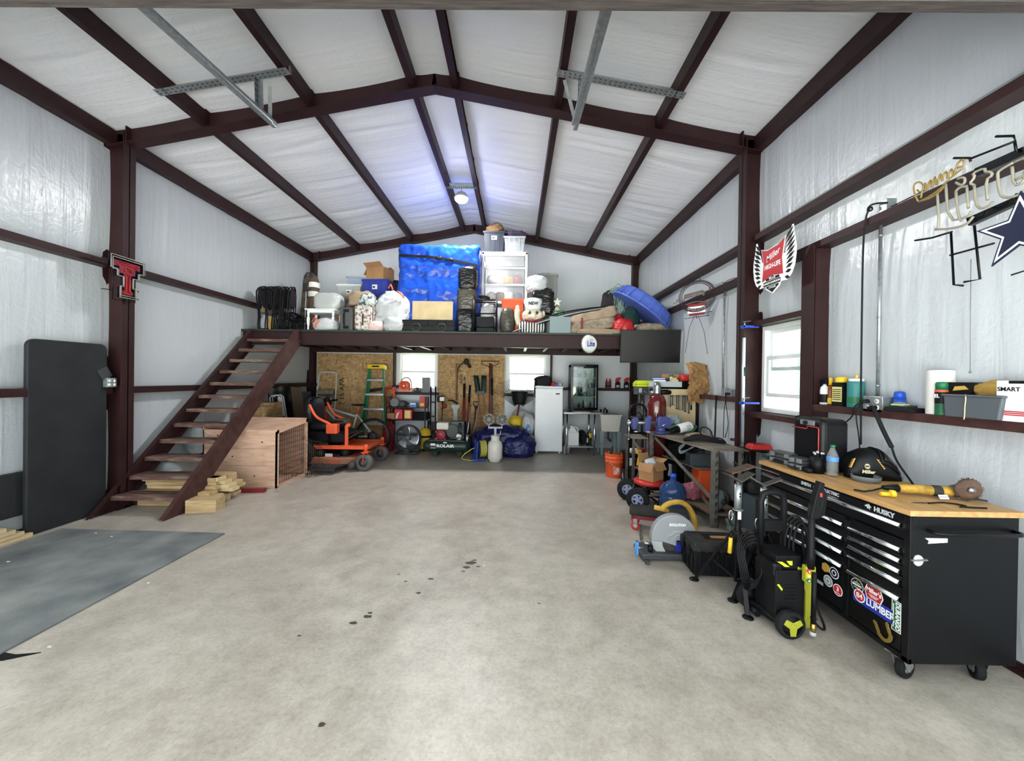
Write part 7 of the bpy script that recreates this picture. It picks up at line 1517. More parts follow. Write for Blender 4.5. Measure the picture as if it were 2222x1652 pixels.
# ================================================================== things stored on the loft (z = 2.29)
def LF(px, y, dz=0.): q = at(px, 715, y); return (q.x, y, ZL + dz)
def bag(nm, m, lab, loc, r, seed, amp=.15, freq=3.2, cat='bag', e=.8, rz=0, extra=None, n=40):
    b = MB(); b.blob((0, 0, r[2] * .86), r, seed, amp, freq, e, n, int(n * .65))
    if extra: b.mat(1); extra(b)
    return solo(b, nm, m, lab, cat, loc, rz)
def tote(nm, m, lab, loc, w, d, h, rz=0, lid=None, label=True, open_=True):
    o = thing(nm, lab, 'tote', loc, rz); b = MB(); t = .008
    for x0, x1, y0, y1 in ((-1, 1, -1, -1), (-1, 1, 1, 1), (-1, -1, -1, 1), (1, 1, -1, 1)):
        k = .86; A = [(x0 * w / 2 * k, y0 * d / 2 * k, 0), (x1 * w / 2 * k, y1 * d / 2 * k, 0), (x1 * w / 2, y1 * d / 2, h), (x0 * w / 2, y0 * d / 2, h)]; b.add(A, [(0, 1, 2, 3)])
    k = .86; b.add([(-w / 2 * k, -d / 2 * k, 0), (w / 2 * k, -d / 2 * k, 0), (w / 2 * k, d / 2 * k, 0), (-w / 2 * k, d / 2 * k, 0)], [(0, 3, 2, 1)])
    for s in (-1, 1): b.bar((-w / 2 - .015, s * d / 2, h - .015), (w / 2 + .015, s * d / 2, h - .015), .025, .03); b.bar((s * w / 2, -d / 2, h - .015), (s * w / 2, d / 2, h - .015), .025, .03)
    for x in (-w * .25, 0, w * .25): b.bar((x * .88, -d / 2 * .87, .02), (x, -d / 2 - .002, h - .03), .02, .008)
    b.build('body', m, o, solid=.006)
    if label: b = MB(); b.box(-.05, .05, -d / 2 - .008, -d / 2 + .002, h * .6, h * .78); b.mat(1).box(-.04, .01, -d / 2 - .009, -d / 2 - .007, h * .65, h * .72); b.build('label', ['white_ink', 'navy_ink'], o)
    if lid: b = MB(); b.box(-w / 2 - .02, w / 2 + .02, -d / 2 - .02, d / 2 + .02, h, h + .02); b.box(-w * .4, w * .4, -d * .4, d * .4, h + .02, h + .03); b.build('lid', lid, o, bevel=.006)
    return o
# folded camp chairs against the left wall
def camp_chair(lab, loc, rz, rot):
    o = thing('camp_chair', lab, 'chair', loc, rz, 'folded camp chairs on the loft', rot)
    for x in (-.02, .02):
        b = MB(); b.tube([(x, -.2, .0), (x * .6, -.16, .3), (x, -.2, .62), (x, -.12, .74), (x, .02, .77), (x * .5, .12, .6), (x, .17, .3), (x, .2, 0), (x, .1, .02), (x, -.12, .02)], .011, 7, True, 1); b.build('frame', 'black_satin', o)
    b = MB(); b.blob((0, .0, .56), (.022, .16, .16), 5, .2, 4, .8, 20, 14, False); b.build('fabric', 'dark_cloth', o); return o
for k in range(5): camp_chair('folded dark camp chair in the leaning row of five by the left wall', (-4.3 + .095 * k, 6.62 + .015 * (k % 2), ZL), 0, (0, math.radians(-4 + 2 * k), math.radians(6 * k - 10)))
bag('woven_sack', 'white_cloth', 'white woven sack behind the folded camp chairs', LF(541, 6.85), (.1, .1, .2), 81, .12)
bag('straw_bag', 'tan_cloth', 'tan bag propped high behind the folded camp chairs', (-4.47, 6.82, ZL + .34), (.09, .1, .18), 82, .15)
bag('yellow_pad', 'leather', 'mustard pad between the camp chairs', (-4.17, 6.5, ZL), (.05, .04, .12), 83, .1)
o = thing('mesh_basket', 'black diamond mesh basket right of the folded camp chairs', 'basket', LF(637, 6.55)); b = MB(); w_, h_ = .2, .17
for k in range(-4, 14):
    for s in (-1, 1):
        x0 = -w_ + k * .045 if s > 0 else w_ - k * .045; p = [(x0, 0), (x0 + s * h_ * .9, h_)]
        xs = sorted((p[0][0], p[1][0]))
        if xs[0] > -w_ - .01 and xs[1] < w_ + .01:
            for y in (-.12, .12): b.bar((p[0][0], y, p[0][1]), (p[1][0], y, p[1][1]), .006)
b.build('mesh', 'black_satin', o); b = MB()
for z in (0, h_): b.tube([(-w_, -.12, z), (w_, -.12, z), (w_, .12, z), (-w_, .12, z)], .008, 6, True)
for x in (-w_, w_):
    for y in (-.12, .12): b.cyl((x, y, 0), (x, y, h_), .008, n=6)
b.build('rim', 'black_satin', o)
b = MB(); b.blob((0, 0, .06), (.11, .1, .07), 90, .25, 4); b.bar((-.12, 0, .12), (.2, -.02, .02), .02); b.bar((-.1, .05, .15), (.22, .06, .04), .016); solo(b, 'folded_tripod', 'black_satin', 'black folded tripod stand lying over the mesh basket', 'tripod', (-3.86, 6.6, ZL + .18))
for k, (px, m_, lb) in enumerate(((657, 'camo', 'tall dark patterned bag standing in the back left corner of the loft'), (680, 'brown_cloth', 'tall brown bag with pale bands beside the dark patterned one'))):
    o = thing('gun_case', lb, 'bag', LF(px, 7.2), 0, None, (math.radians(-6), math.radians(3 if k == 0 else -3), 0)); b = MB(); b.lathe([(.05, 0), (.08, .04), (.09, .5), (.105, 1.0), (.1, 1.12), (.07, 1.2), (0, 1.23)] if k == 0 else [(.06, 0), (.1, .05), (.1, .6), (.085, 1.05), (.05, 1.15), (0, 1.17)], 20); b.build('body', m_, o)
    b = MB()
    if k: [b.lathe([(.104, z), (.106, z + .1)], 20, caps=False) for z in (.72, .9)]
    else: b.cyl((.09, -.1, 0), (.02, -.1, .8), .008); b.cyl((-.1, -.1, 0), (-.14, -.08, .95), .006)
    b.build('band' if k else 'tent_pole', 'white_cloth' if k else 'light_grey', o)
# white side table with turned legs
o = thing('side_table', 'small white side table with turned legs at the loft edge', 'table', LF(704, 6.6)); b = MB(); b.box(-.26, .26, -.17, .17, .345, .365); b.box(-.23, .23, -.14, .14, .3, .345); b.build('table_top', 'white_plastic', o, bevel=.004)
for x in (-.21, .21):
    for y in (-.13, .13): b = MB(); b.lathe([(.012, 0), (.016, .03), (.013, .06), (.024, .12), (.026, .2), (.014, .25), (.02, .265), (.022, .3), (.022, .33)], 14, T(x, y, 0)); b.build('leg', 'white_plastic', o)
bag('wrapped_bundle', 'clear_wrap', 'rounded bundle wrapped in clear plastic on the white side table', LF(714, 6.62, .365), (.235, .16, .16), 84, .06, 3.5, 'bundle', .6)
def ties(b): b.tube([(-.18, -.12, .13), (-.12, -.15, .2), (-.06, -.14, .14), (-.12, -.16, .08), (-.1, -.17, .03)], .014, 7)
bag('trash_bag', ['white_bag', 'tie_orange'], 'white trash bag with an orange drawstring under the side table', LF(708, 6.5), (.2, .12, .11), 85, .14, 3.2, extra=ties)
# tool case, luggage
o = thing('power_tool_case', 'upright dark grey tool case between the side table and the patterned luggage', 'tool case', LF(754, 6.52)); b = MB(); b.box(-.11, .11, -.06, .16, 0, .4); b.build('case_shell', 'mid_dark', o, bevel=.02); b = MB(); b.tube([(-.03, -.06, .3), (-.03, -.085, .28), (-.03, -.085, .12), (-.03, -.06, .1)], .012); b.build('handle', 'black_plastic', o)
for z in (.06, .34): b = MB(); b.box(-.045, .045, -.075, -.055, z - .025, z + .025); b.build('latch', 'black_plastic', o, bevel=.005)
o = thing('luggage', 'upright cream and brown patterned suitcase at the loft edge', 'suitcase', LF(792, 6.55)); b = MB(); b.box(-.17, .17, -.08, .14, 0, .46); b.build('shell', 'plaid', o, bevel=.06, seg=4); b = MB(); b.box(-.12, .12, -.1, -.07, .03, .38); b.build('front_pocket', 'plaid', o, bevel=.03, seg=3)
b = MB(); b.box(-.012, .012, -.112, -.098, .1, .28); b.tube([(-.165, -.085, .02), (-.165, -.085, .4), (-.1, -.085, .455), (.1, -.085, .455), (.165, -.085, .4), (.165, -.085, .02)], .008, 6); b.build('trim', 'leather_brown', o)
b = MB(); b.blob((0, 0, .11), (.21, .13, .13), 86, .2, 3); solo(b, 'duffel_bag', 'tan_cloth', 'tan duffel bag slumped on top of the patterned suitcase', 'bag', LF(785, 6.62, .45))
b = MB(); b.blob((0, 0, .08), (.13, .1, .1), 87, .25, 4); solo(b, 'camo_jacket', 'teal_camo', 'teal and white patterned cloth spilling under the tan duffel bag', 'cloth', LF(795, 6.42, .46) if False else LF(797, 6.52, .44))
bag('shoulder_bag', 'camo', 'dark patterned bag left of the tan duffel bag', LF(757, 6.8, .4), (.1, .1, .12), 88, .2)
# totes behind
carton('carton', 'brown carton supporting the grey tote behind the luggage', 'box', LF(765, 7.6), .5, .4, .58, 0, [])
tote('storage_tote', 'light_grey', 'grey tote with a tilted white lid behind the tan duffel bag', LF(765, 7.55, .582), .44, .36, .4, 0, 'white_plastic')
carton('carton', 'brown carton supporting the translucent tote by the back wall', 'box', LF(775, 8.05), .5, .4, .92, 0, [])
tote('storage_tote', 'clear_blue', 'translucent blue grey tote highest at the back between grey tote and carton', LF(778, 8.05, .922), .42, .34, .36, 14, None, False)
carton('carton', 'brown carton supporting the royal blue tote', 'box', LF(822, 7.55), .5, .4, .62, 0, [])
tote('storage_tote', 'royal_blue', 'royal blue tote with a white label left of the blue tarp', LF(822, 7.5, .622), .5, .38, .47, -6)
c_ = carton('carton', 'open brown carton with raised flaps on the royal blue tote', 'box', LF(824, 7.5, 1.095), .4, .32, .24, -20, [('f', -35, .12), ('l', 60, .14), ('b', -160, .1)])
b = MB(); b.box(-.03, -.01, -.17, -.15, 0, .14); b.box(.04, .06, -.17, -.15, 0, .14); solo(b, 'white_brackets', 'white_plastic', 'pair of white brackets sticking up inside the open carton on the blue tote', 'bracket', LF(832, 7.5, 1.1), -20, kind='stuff')
bag('dark_coat', 'dark_cloth', 'dark cloth squeezed between the royal blue tote and the blue tarp', LF(858, 7.6, .0), (.12, .12, .6), 91, .12)
# white trash bags
def ties2(b): b.tube([(-.02, -.2, .6), (.02, -.22, .66), (.05, -.2, .58)], .016, 7); b.tube([(.12, -.2, .55), (.2, -.21, .5), (.24, -.18, .44)], .016, 7)
bag('trash_bag', ['white_bag', 'tie_orange'], 'biggest white trash bag with orange drawstrings leaning on the blue tarp', LF(853, 6.72, .14), (.27, .2, .3), 92, .16, 3, extra=ties2)
bag('trash_bag', 'white_bag', 'round white trash bag on top of the biggest one', LF(840, 6.95, .42), (.16, .15, .16), 93, .14)
bag('trash_bag', 'white_bag', 'white trash bag at the loft edge below the biggest one', LF(858, 6.52), (.19, .12, .13), 94, .15)
bag('trash_bag', 'white_bag', 'small white trash bag between suitcase and pinkish bag', LF(824, 6.62), (.11, .1, .16), 95, .16)
bag('trash_bag', 'pink_cloth', 'pinkish bag at the loft edge right of the patterned suitcase', LF(816, 6.48), (.13, .09, .09), 96, .14)
b = MB(); b.ell((0, 0, .09), (.05, .05, .09), 14, 10); b.mat(1).lathe([(.03, .17), (.05, .2), (0, .21)], 14); solo(b, 'gold_ornament', ['brass', 'dark_red'], 'gold ornament between the suitcase and the white bags', 'ornament', LF(813, 6.7, .14))
# blue tarp covered block
def crumple(p):
    q = Vector((p.x * 2.2, p.y * 2.2, p.z * 2.2)); d = (1 - abs(noise.noise(q * 1.3)) * 2) * .02 + (1 - abs(noise.noise(q * 3.3)) * 2) * .014
    n = Vector((p.x / .74, p.y / .3, p.z / .82)); return p + n * d
o = thing('tarp_covered_block', 'large upright block wrapped in a bright blue tarp with a black strap', 'tarp', LF(957, 7.05), 0); b = MB(); b.rbox((0, 0, .79), (.715, .29, .79), .09, 56, crumple); b.build('tarp', 'blue_tarp', o); tv = [v for v in b.v if v[1] < -.15]
b = MB()
pth = [(x, min(v[1] for v in tv if abs(v[0] - x) < .06 and abs(v[2] - z) < .05) - .004, z) for x, z in [(-.7 + .1 * k, 1.37 - .17 * (k / 14) ** 2) for k in range(15)]]
for p, q in zip(pth, pth[1:]): b.bar(p, q, .008, .045)
b.build('strap', 'black_ink', o); b = MB(); b.blob((.0, pth[7][1], pth[7][2]), (.05, .02, .03), 3, .3); b.blob((.2, pth[9][1], pth[9][2]), (.06, .02, .025), 4, .3); b.build('strap_knot', 'black_ink', o)
# board and vented panel
b = MB(); b.box(-.345, .345, -.012, .012, .205, .53); b.box(.3, .345, -.012, .012, 0, .205); solo(b, 'leaning_board', 'pale_board', 'pale tan board with one leg standing at the loft edge before the blue tarp', 'board', LF(938, 6.52), rot=(math.radians(-2), 0, 0))
o = thing('vented_panel', 'black plastic panel with two hexagon openings below the tan board', 'panel', LF(929, 6.43), 0); b = MB(); b.box(-.44, .44, .0, .03, 0, .2)
for x in (-.16, .0, .16, .3): b.box(x - .006, x + .006, -.012, 0, .09, .2)
for z in (.02, .1, .19): b.box(-.44, .44, -.012, 0, z - .006, z + .006)
b.build('panel', 'black_satin', o, bevel=.004)
for x in (-.2, .23): b = MB(); b.tube([(x + .085 * math.cos(math.radians(60 * k)), -.014, .07 + .065 * math.sin(math.radians(60 * k))) for k in range(6)], .009, 6, True); b.build('hexagon', 'dark_grey', o)
o = thing('wire_crate', 'black wire pet crate behind the tan board', 'crate', LF(955, 6.78)); b = MB()
for k in range(10): b.cyl((-.28 + k * .062, -.02, 0), (-.28 + k * .062, -.02, .4), .003, n=5)
for k in range(9): b.cyl((-.28, -.02, k * .05), (.28, -.02, k * .05), .003, n=5)
b.build('wire_panel', 'black_satin', o)
# plastic wrapped rolls, cart
for k, (z, h_, m_, lb) in enumerate(((0, .42, 'black_bag', 'lowest'), (.4, .38, 'smoke_bag', 'middle'), (.76, .38, 'black_bag', 'topmost'))):
    b = MB(); b.blob((0, 0, h_ / 2), (.165, .165, h_ * .54), 100 + k, .07, 4, .45, 40, 28, False); solo(b, 'wrapped_roll', m_, lb + ' plastic wrapped roll of the upright stack right of the blue tarp', 'roll', LF(1011 + k * 2, 6.72, z))
o = thing('folding_cart', 'black tubular folding cart with a small wheel on top at the loft edge', 'cart', LF(1053, 6.62)); b = MB()
for x in (-.19, .19):
    for y in (-.1, .1): b.cyl((x, y, 0), (x, y, .56), .014)
for z in (.1, .33, .56): b.tube([(-.19, -.1, z), (.19, -.1, z), (.19, .1, z), (-.19, .1, z)], .012, 6, True)
b.build('frame', 'black_satin', o); b = MB(); b.box(-.15, .15, -.07, .09, .02, .28); b.build('bin', 'black_plastic', o, bevel=.01); b = MB(); b.ring((-.03, 0, .63), .09, .018, (.2, 0, 1), 22, 8); b.bar((-.1, 0, .6), (.05, 0, .6), .03); b.build('wheel', 'black_rubber', o)
bag('grey_bag', 'grey_wrap', 'silvery plastic bag inside the black folding cart', LF(1058, 6.62, .28), (.12, .08, .12), 104, .15)
b = MB(); b.lathe([(.1, 0), (.13, .06), (.14, .24), (.12, .36), (.08, .43), (.05, .44)], 26); solo(b, 'gathered_bag', 'smoke_bag', 'dark translucent bag gathered at the top beside the folding cart', 'bag', LF(1101, 6.6))
tote('storage_tote', 'orange_plastic', 'orange tote standing under the white drawer tower', LF(1112, 6.92), .38, .26, .64, 0, None, False)
# white drawer tower
o = thing('drawer_tower', 'tall white shelf tower with clear drawers right of the blue tarp', 'drawer tower', LF(1094, 7.3)); b = MB(); w_, h_ = .8, 1.57
for x in (-w_ / 2, w_ / 2):
    for y in (-.18, .18): b.bar((x, y, 0), (x, y, h_), .04)
for z in (.02, .64, h_ - .02): b.box(-w_ / 2 - .02, w_ / 2 + .02, -.2, .2, z - .025, z + .025)
b.build('frame', 'white_plastic', o, bevel=.004)
for k, z in enumerate((.68, .99, 1.31)):
    b = MB(); hh = .28 if k < 2 else .2; b.box(-.36, .36, -.19, -.18, z, z + hh); b.box(-.36, -.35, -.18, .17, z, z + hh); b.box(.35, .36, -.18, .17, z, z + hh); b.box(-.36, .36, -.18, .17, z, z + .01); d_ = b.build('drawer', 'clear_drawer', o); b = MB(); b.box(-.37, .37, -.2, -.18, z + hh - .01, z + hh + .02); b.build('drawer_rim', 'white_plastic', d_)
    for j in range(4 if k < 2 else 0): b = MB(); b.blob((-.25 + .165 * j, -.02, z + .09), (.09, .13, .085), 110 + k * 5 + j, .15, 3, .8, 20, 14); b.build('stored_cloth', ('white_cloth', 'brown_cloth', 'white_cloth', 'navy')[j] if k == 0 else ('white_cloth', 'pink_cloth', 'leather', 'dark_red')[j], d_)
tote('storage_tote', 'navy_tote', 'dark navy tote on the left of the white drawer tower', LF(1071, 7.3, 1.572), .38, .34, .39)
b = MB(); b.blob((0, 0, .07), (.16, .13, .09), 120, .2, 4)
b.ring((.03, 0, .1), .12, .012, (0, 1, .2), 20, 6); solo(b, 'wicker_basket', 'wicker', 'brown wicker basket heaped on the dark navy tote', 'basket', LF(1071, 7.3, 1.96))
tote('storage_tote', 'clear_plastic2', 'clear tote with white print on the right of the white drawer tower', LF(1114, 7.3, 1.572), .38, .34, .3, 0, None, False)
b = MB(); b.blob((0, 0, .12), (.12, .1, .12), 121, .1); b.mat(1).box(-.06, .05, -.124, -.12, .13, .17); b.box(-.05, .06, -.124, -.12, .07, .1); solo(b, 'print_bag', ['grey_wrap', 'white_ink'], 'grey printed bag inside the clear tote', 'bag', LF(1112, 7.3, 1.59))
bag('knit_scarf', 'plum_cloth', 'dark blue and plum cloth heaped on the clear tote', LF(1116, 7.3, 1.86), (.2, .15, .08), 122, .25)
# black and white bags right of the tower
o = thing('plastic_cabinet', 'grey plastic cabinet behind the black trash bag', 'cabinet', LF(1186, 7.55)); b = MB(); b.box(-.18, .18, -.15, .2, 0, 1.24); b.box(-.2, .2, -.17, .22, 1.22, 1.26); b.build('cabinet_body', 'grey_tote', o, bevel=.01); b = MB()
for k in range(6): b.box(-.12 + k * .03, -.108 + k * .03, -.1, .1, 1.26, 1.31)
b.build('top_rack', 'light_grey', o)
tote('storage_tote', 'dark_green', 'dark green tote under the black trash bag', LF(1182, 6.95), .44, .36, .36, 0, None, False)
bag('trash_bag', 'black_bag', 'shiny black trash bag on the dark green tote', LF(1178, 6.92, .36), (.2, .17, .26), 124, .12, 3, 'bag', .6)
bag('trash_bag', 'white_bag', 'white trash bag slumped over the black one', LF(1163, 6.92, .78), (.19, .15, .16), 125, .18)
# chef figure
o = thing('chef_figure', 'cream figure of a cook with a white hat and striped trousers at the loft edge', 'figure', LF(1153, 6.5), 0)
b = MB(); b.ell((0, 0, .1), (.24, .14, .12), 24, 14, .8); b.build('trousers', 'striped', o)
b = MB(); b.ell((.02, 0, .29), (.19, .13, .13), 24, 14); b.ell((.02, -.12, .27), (.06, .05, .045), 14, 10); b.ell((.13, -.08, .31), (.05, .05, .05), 12, 8); b.ell((-.09, -.08, .31), (.05, .05, .05), 12, 8); b.ell((.2, 0, .33), (.03, .04, .06), 12, 8); b.build('head', 'figure_cream', o)
for x in (-.035, .085): b = MB(); b.ell((x, -.12, .33), (.025, .02, .03), 12, 8); b.build('eye', 'dark_grey', o)
b = MB(); b.tube([(-.11, -.1, .215), (-.03, -.14, .19), (.06, -.145, .19), (.15, -.11, .215)], .022, 8, smooth_path=2); b.build('scarf', 'dark_red', o)
b = MB(); b.tube([(-.2, 0, .12), (-.25, -.02, .26), (-.24, -.04, .4)], .045, 10, smooth_path=2); b.ell((-.24, -.04, .42), (.035, .03, .05), 12, 8); b.build('arm', 'figure_cream', o)
b = MB(); b.lathe([(.13, .39), (.135, .47), (.16, .53), (.15, .57), (.08, .59), (0, .595)], 26, T(.02, 0, 0)); b.build('hat', 'white_plastic', o); b = MB(M=T(.02, -.145, .48) @ FRONT); b.text('NEW', .07, Matrix(), .012, .002); b.build('hat_lettering', 'navy_ink', o)
# ornaments and small goods behind the grey box
o = thing('star_tree', 'small white star topped ornament above the green sign', 'ornament', LF(1208, 6.85, .2), 0); b = MB(); b.lathe([(.1, .15), (.03, .32), (.0, .33)], 16); b.build('cone', 'cream', o); b = MB(M=T(0, -.02, .40) @ FRONT); b.prism(star(.085), -.008, .008); b.build('star', 'off_white', o); b = MB(); b.box(-.09, .09, -.07, .07, -.2, .15); b.build('base', 'gold_ink', o)
b = MB(); rr = random.Random(3)
for k in range(7): b.ell((-.0 + rr.uniform(-.03, .03), 0, .03 + k * .085), (.035, .03, .05), 10, 7)
solo(b, 'figurine_garland', 'cream', 'strand of cream figurines left of the star ornament', 'ornament', LF(1198, 6.8))
o = thing('green_sign', 'small dark green sign with white lettering leaning on the star ornament', 'sign', LF(1212, 6.7, .33), -8); b = MB(); b.box(-.1, .1, -.01, .01, 0, .1); b.build('board', 'green_ink', o); b = MB(M=T(0, -.011, .05) @ FRONT); b.text('Cut it', .06, Matrix(), .001, .001); b.build('lettering', 'white_ink', o); b = MB(); b.box(-.02, .02, .0, .03, -.33, 0); b.build('stand', 'brown_cloth', o)
for k in range(5): b = MB(); b.lathe([(.035, 0), (.04, .1), (.03, .2 + .02 * (k % 2)), (.012, .27), (0, .28)], 12); solo(b, 'candle_holder', 'leather' if k % 2 else 'cream', ('pale' if k % 2 == 0 else 'mustard') + ' candle holder in the row behind the dark poles', 'candle holder', LF(1240 + 7 * k, 6.95), group='pale candle holders' if k % 2 == 0 else 'mustard candle holders')
b = MB(); b.box(-.18, .18, -.1, .16, 0, .27); b.box(-.185, .185, -.105, .165, .25, .275); solo(b, 'grey_box', 'blue_grey', 'plain blue grey box at the loft edge right of the cook figure', 'box', LF(1212, 6.5), 10, bevel=.004)
for k in range(4):
    b = MB(); b.tube([tuple(at(1108 + 4 * k, 722 - 1 * k, 6.42)), tuple(at(1190, 694 - 3 * k, 6.36 + .02 * k) if False else at(1180, 700 - 4 * k, 6.36)), tuple(at(1250, 681 - 3 * k, 6.5)), tuple(at(1330, 667 - k, 6.72))], .009 + .002 * (k % 2), 7, smooth_path=2); solo(b, 'long_pole', ('black_satin', 'light_grey', 'dark_grey', 'black_satin')[k], ('lowest of the four long thin poles crossing the cook figure', 'silver pole among the four crossing the cook figure', 'grey pole among the four crossing the cook figure', 'uppermost of the four long thin poles crossing the cook figure')[k], 'pole')
for k, (p, q_, r_, m_, lb) in enumerate((((1243, 700), (1332, 676), .11, 'canvas', 'upper rolled cream canvas bundle at the right of the loft'), ((1238, 716), (1330, 700), .1, 'burlap', 'lower rolled brown canvas bundle with a dark pocket'))):
    a_, c2 = at(*p, 6.72 - .16 * k), at(*q_, 6.75 - .16 * k); b = MB(M=align(a_, c2)); L_ = (c2 - a_).length; b.blob((0, 0, L_ / 2), (r_, r_, L_ * .54), 130 + k, .07, 4, .5, 30, 30, False); b.mat(1)
    if k: b.box(-.02, .05, -r_ - .02, -r_ + .02, L_ * .3, L_ * .95)
    solo(b, 'canvas_roll', [m_, 'dark_cloth'], lb, 'roll')
b = MB(); b.blob((0, 0, .03), (.34, .06, .045), 133, .25, 5); solo(b, 'canvas_flap', 'tan_cloth', 'flat tan cloth hanging at the loft edge above the bottle cap sign', 'cloth', LF(1300, 6.41))
b = MB(); b.bar((0, 0, 0), (.005, .0, .26), .03); solo(b, 'wood_stake', 'dark_red', 'thin brown stake standing before the canvas rolls', 'stake', LF(1262, 6.42))
bag('red_bag', 'red_bag', 'bright red bag at the loft edge beside the canvas rolls', LF(1352, 6.5), (.17, .12, .14), 134, .16)
bag('red_bag', 'red_bag', 'smaller red crumpled bag above the bright red bag', LF(1342, 6.85, .2), (.1, .09, .1), 135, .25)
bag('green_bag', 'dark_green', 'dark green bag under the blue wading pool', LF(1366, 6.85, .0), (.16, .14, .28), 136, .12)
bag('burlap_sack', 'burlap', 'tan burlap sacks spread under the blue wading pool', LF(1412, 6.62), (.3, .16, .11), 137, .2, 4)
o = thing('wading_pool', 'blue plastic wading pool tilted upside down at the right end of the loft', 'wading pool', (2.17, 6.78, ZL + .44), 0, None, (math.radians(8), math.radians(36), 0))
b = MB(); b.lathe([(.545, 0), (.575, .005), (.575, .02), (.555, .025), (.54, .03), (.515, .12), (.49, .2), (.46, .225), (0, .225)], 44); b.build('pool_shell', 'purple_blue', o, solid=.008)
for k in range(16): a = k * math.pi / 8; b = MB(); b.bar((.56 * math.cos(a), .56 * math.sin(a), .03), (.5 * math.cos(a), .5 * math.sin(a), .2), .05, .012); b.build('rib', 'purple_blue', o)
bag('dark_coat', 'dark_cloth', 'black coat heaped behind the green light strings', LF(1322, 7.15), (.16, .14, .46), 138, .14)
carton('carton', 'small brown carton left of the black coat', 'box', LF(1298, 7.1), .2, .15, .47, 10, [])
b = MB(); rr = random.Random(14)
for k in range(16):
    x = rr.uniform(-.13, .13); b.tube([(x, 0, .9), (x * .8 + rr.uniform(-.05, .05), -.06, .65), (x * .6 + rr.uniform(-.08, .08), -.08, .4), (rr.uniform(-.1, .16), -.1, .1)], .004, 5, smooth_path=2)
b.tube([(-.2, 0, .8), (-.02, .0, .98), (.22, 0, .84)], .008, 6)
for k in range(26): t = rr.random() * 6.28; b.tube([(.16 * math.cos(t), .02, .86 + .06 * math.sin(t)), (rr.uniform(-.16, .16), -.04, .84 + rr.uniform(-.08, .08)), (.17 * math.cos(t + 2), 0, .86 + .07 * math.sin(t + 2))], .004, 5, smooth_path=1)
solo(b, 'light_strings', 'net_green', 'tangled pale green light strings draped over a hanger before the right gable', 'light string', LF(1342, 7.0))
# ================================================================== left side: stair, tables, mat, mower, bike, ladders
# ---- open steel stair to the loft
XS0, XS1, YS0, YS1 = -4.40, -3.60, 3.90, 6.36
stair = thing('staircase', 'open brown steel staircase with plank treads climbing to the loft', 'staircase', (-4.0, 3.9, 0))
sl = (ZL - .02) / (YS1 - YS0)
for x in (XS0, XS1):
    b = W((-4.0, 3.9, 0)); pts = [(YS0, 0), (YS0 + .32, 0), (YS1, ZL - .28), (YS1, ZL - .01), (YS1 - .06, ZL - .01)]
    M = Matrix(((0, 0, 1, 0), (1, 0, 0, 0), (0, 1, 0, 0), (0, 0, 0, 1)))
    b.prism(pts, x - .004, x + .004, M); o_ = .045 if x == XS0 else -.045
    b.bar((x + o_ / 2, YS0 + .01, .012), (x + o_ / 2, YS1 - .06, ZL - .02), .05, .01, (0, 0, 1)); b.bar((x + o_ / 2, YS0 + .33, .012), (x + o_ / 2, YS1, ZL - .27), .05, .01, (0, 0, 1))
    b.build('stringer', 'brown_steel_worn' if x == XS1 else 'brown_steel', stair)
for k in range(12):
    z = (k + 1) * ZL / 13; y = YS0 + z / sl + .04
    b = W((-4.0, 3.9, 0)); b.box(XS0 + .005, XS1 - .005, y, y + .235, z - .045, z); b.build('tread', 'stair_tread', stair, bevel=.004)
# ---- folding tables leaning at the wall
def table(lab, loc, L_, H_, rot, legs=True):
    o = thing('folding_table', lab, 'folding table', loc, 0, None, rot); b = MB(); r_ = .07
    c = []
    for cx, cy, a0 in ((L_ - r_, H_ - r_, 0), (r_, H_ - r_, 90), (r_, r_, 180), (L_ - r_, r_, 270)): c += [(cx + r_ * math.cos(math.radians(a0 + 15 * i)), cy + r_ * math.sin(math.radians(a0 + 15 * i))) for i in range(7)]
    b.prism(c, -.022, .022); b.build('table_top', 'table_black', o, bevel=.012, seg=3)
    if legs:
        b = MB(); b.tube([(.1, .12, -.04), (.1, H_ - .12, -.04), (L_ - .1, H_ - .12, -.04), (L_ - .1, .12, -.04)], .014); b.build('folded_legs', 'dark_grey', o)
    return o
ML = Matrix(((0, 0, 1), (1, 0, 0), (0, 1, 0))).to_euler()   # table plane upright along y, facing +x
table('black folding table standing on end against the left wall', (-4.49, 3.475, 0.0), .69, 1.83, ML)
table('second black folding table lying on its long edge behind the upright one', (-4.54, 2.45, .2), 1.72, .40, ML, False)
for k in range(4):
    b = MB(); b.box(-.07, .07, -1.1, .5 - .07 * k, 0, .036); solo(b, 'lumber', 'pale_board', ('lowest', 'second', 'third', 'topmost')[k] + ' pale board of the low stack under the folding tables', 'board', (-4.5 + .01 * k, 3.0, .002 + k * .04), 1)
# ---- rubber mat and strap
b = MB(); b.prism([(-4.40, 1.55), (-2.735, 1.55), (-2.745, 3.62), (-4.36, 3.66)], 0, .012); solo(b, 'rubber_mat', 'rubber_mat', 'large worn dark grey rubber mat on the floor at the left', 'mat')
b = MB(); q = fl(30, 1425); b.prism([(q.x - .12, q.y - .01), (q.x - .02, q.y - .035), (q.x + .11, q.y + .03), (q.x + .0, q.y + .01), (q.x - .12, q.y + .03)], .0, .004); solo(b, 'strap_end', 'black_ink', 'black strap end lying at the corner of the rubber mat', 'strap')
